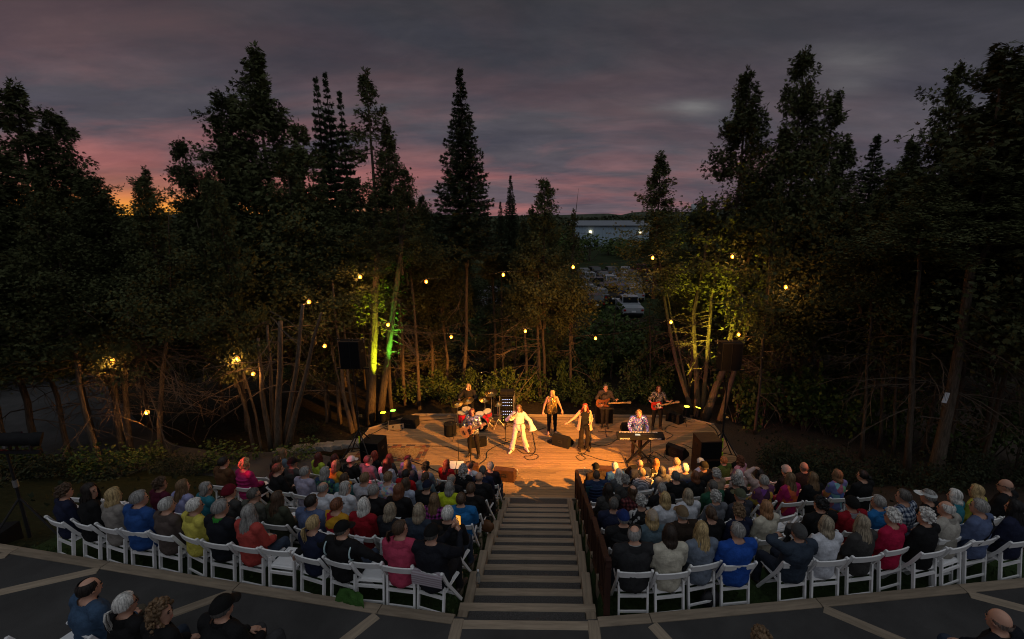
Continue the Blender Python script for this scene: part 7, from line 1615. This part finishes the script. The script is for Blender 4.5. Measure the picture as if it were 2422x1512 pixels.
# phones
def phone(label, p, rz, glow):
    t = thing('phone', label, 'phone', p, rz); MB().box((0, 0, 0), (.078, .009, .155)).build('case', M['black'], t); MB().box((0, -.0055, 0), (.068, .002, .138)).build('screen', glow, t)
scr = emat('phone_picture', (1.0, .42, .06), 1.0); phone('lit phone held up by the person in black cap', local('person in black cap holding up a lit phone', (.175, .36, 1.15)), WHO['person in black cap holding up a lit phone'][2], scr)
phone('small lit phone between brown jacket and magenta jacket', local('person with short dark hair in plain brown jacket', (.28, .12, .86)), WHO['person with short dark hair in plain brown jacket'][2], emat('phone_white', (1.0, .55, .25), 1.1))
# papers taped over chair backs
def drape(label, lab, m, w=.17, h=.24, name='paper_sheet', cat='paper', dx=0.0):
    o, loc, rz, _ = WHO[lab]; t = thing(name, label, cat, loc, rz); n = 5; mb = MB(); pts = [(-.205, .745), (-.232, .796), (-.262, .798), (-.290, .74), (-.290, .74 - h)]
    vs = []
    for y, z in pts: vs += [(dx - w / 2, y, z), (dx + w / 2 + .01 * math.sin(z * 40), y, z)]
    mb.add(vs, [(2 * i, 2 * i + 1, 2 * i + 3, 2 * i + 2) for i in range(4)]); mb.build('sheet', m, t); 
    if cat == 'paper': MB().box((dx, -.292, .70), (w * .5, .002, .012)).build('print', M['dkmetal'], t); MB().box((dx, -.292, .66), (w * .62, .002, .012)).build('print', M['dkmetal'], t)
    return t
for lab, l in (('person with auburn hair in red and yellow printed jacket', 'white paper sheet hung over the chair back of the red and yellow jacket'), ('person with dark hair in slate blue sweater', 'white paper sheet hung over the chair back of the slate blue sweater'), ('person with short white hair in red sweater', 'white paper sheet hung over the chair back of the red sweater'), ('person with ash bob in black leather jacket', 'white paper sheet hung over the chair back of the leather jacket'), ('person with auburn bob in black jacket mid row', 'white paper sheet hung over the chair back of the auburn bob'), ('grey person with glasses in black jacket with raised collar', 'white paper sheet hung over the chair back of the raised collar'), ('person with curly silver bob in steel sweater', 'white paper sheet hung over the chair back of the steel sweater'), ('grey haired person in black jacket, right of plaid shirt', 'white paper sheet hung over the chair back beside the plaid shirt')): drape(l, lab, M['paper'])
bm = patmat('striped_blanket', 'stripes', [(.30, .24, .27), (.42, .38, .42)]); drape('striped woven blanket folded over the chair back of the phone holder', 'person in black cap holding up a lit phone', bm, .44, .14, 'blanket', 'blanket')
# green jacket hung on a chair back, and smaller belongings
o, loc, rz, _ = WHO['person in black cap and vest, arms over chair backs']; t = thing('green_jacket', 'crumpled green jacket hanging low from the chair of the black vest', 'jacket', loc, rz); mb = MB(); n, m_ = 14, 11; vs = []
for j in range(m_):
    f = j / (m_ - 1)
    for i_ in range(n): a = (i_ / (n - 1) - .5); vs.append((a * (.34 + .12 * math.sin(f * 3)) + .16 + .05 * f, -.28 - .06 * math.sin(f * 2.6) + .045 * noise.noise(Vector((a * 9, f * 6, 2))), .40 - .39 * f - .05 * abs(a) * (1 - f)))
mb.add(vs, [(j * n + i_, j * n + i_ + 1, (j + 1) * n + i_ + 1, (j + 1) * n + i_) for j in range(m_ - 1) for i_ in range(n - 1)]); k = mb.build('cloth', M['cloth'], t, True); k.color = (.045, .115, .025, 1)
c0 = WHO['empty white folding chair beside the coral top']; t = thing('sunglasses', 'dark sunglasses lying on the seat of an empty chair', 'sunglasses', Vector(c0[1]) + Vector((.06, .05, .462)), c0[2] + .5)
for s in (-1, 1): MB().ell((s * .034, 0, .012), (.028, .006, .02), None, 10, 6).build('lens', M['glass'], t); MB().bar((s * .064, 0, .02), (s * .066, .12, .005), .005, .006).build('temple', M['black'], t)
for lab, v, l in (('empty white folding chair left of the slate blue sweater', (0, .02, .462), 'folded white programme on an empty chair left of the slate sweater'), ('empty white folding chair right of the cream sweater', (0, .02, .462), 'white programme lying on an empty chair right of the cream sweater')):
    o, loc, rz, _ = WHO[lab]; t = thing('programme', l, 'programme', Vector(loc) + Matrix.Rotation(rz, 3, 'Z') @ Vector(v), rz + .3); MB().box((0, 0, 0), (.21, .28, .003)).build('page', M['paper'], t); MB().box((.004, .004, .0035), (.20, .27, .003)).build('page', M['paper'], t)
def bag(label, lab, v, col):
    p = local(lab, v); t = thing('handbag', label, 'bag', p, WHO[lab][2]); MB().ell((0, 0, .11), (.15, .08, .13), None, 14, 9).build('body', mat('bag_' + lab[-6:].replace(' ', '_'), col, .6, .2, 12), t, True); MB().tube([(-.1, 0, .2), (-.06, 0, .33), (.06, 0, .33), (.1, 0, .2)], .009, 6).build('strap', M['leather'], t)
bag('tan leather bag hanging beside the black Q107 shirt', 'person in black shirt with Q107 printed on back', (.30, -.05, .30), (.13, .055, .022)); bag('dark bag under the chair of the cobalt sweater', 'grey person with sunglasses strap in cobalt sweater', (-.28, -.05, .0), (.02, .02, .024)); bag('black bag under the chair of the leather jacket', 'person with ash bob in black leather jacket', (.25, .02, .0), (.014, .014, .016))
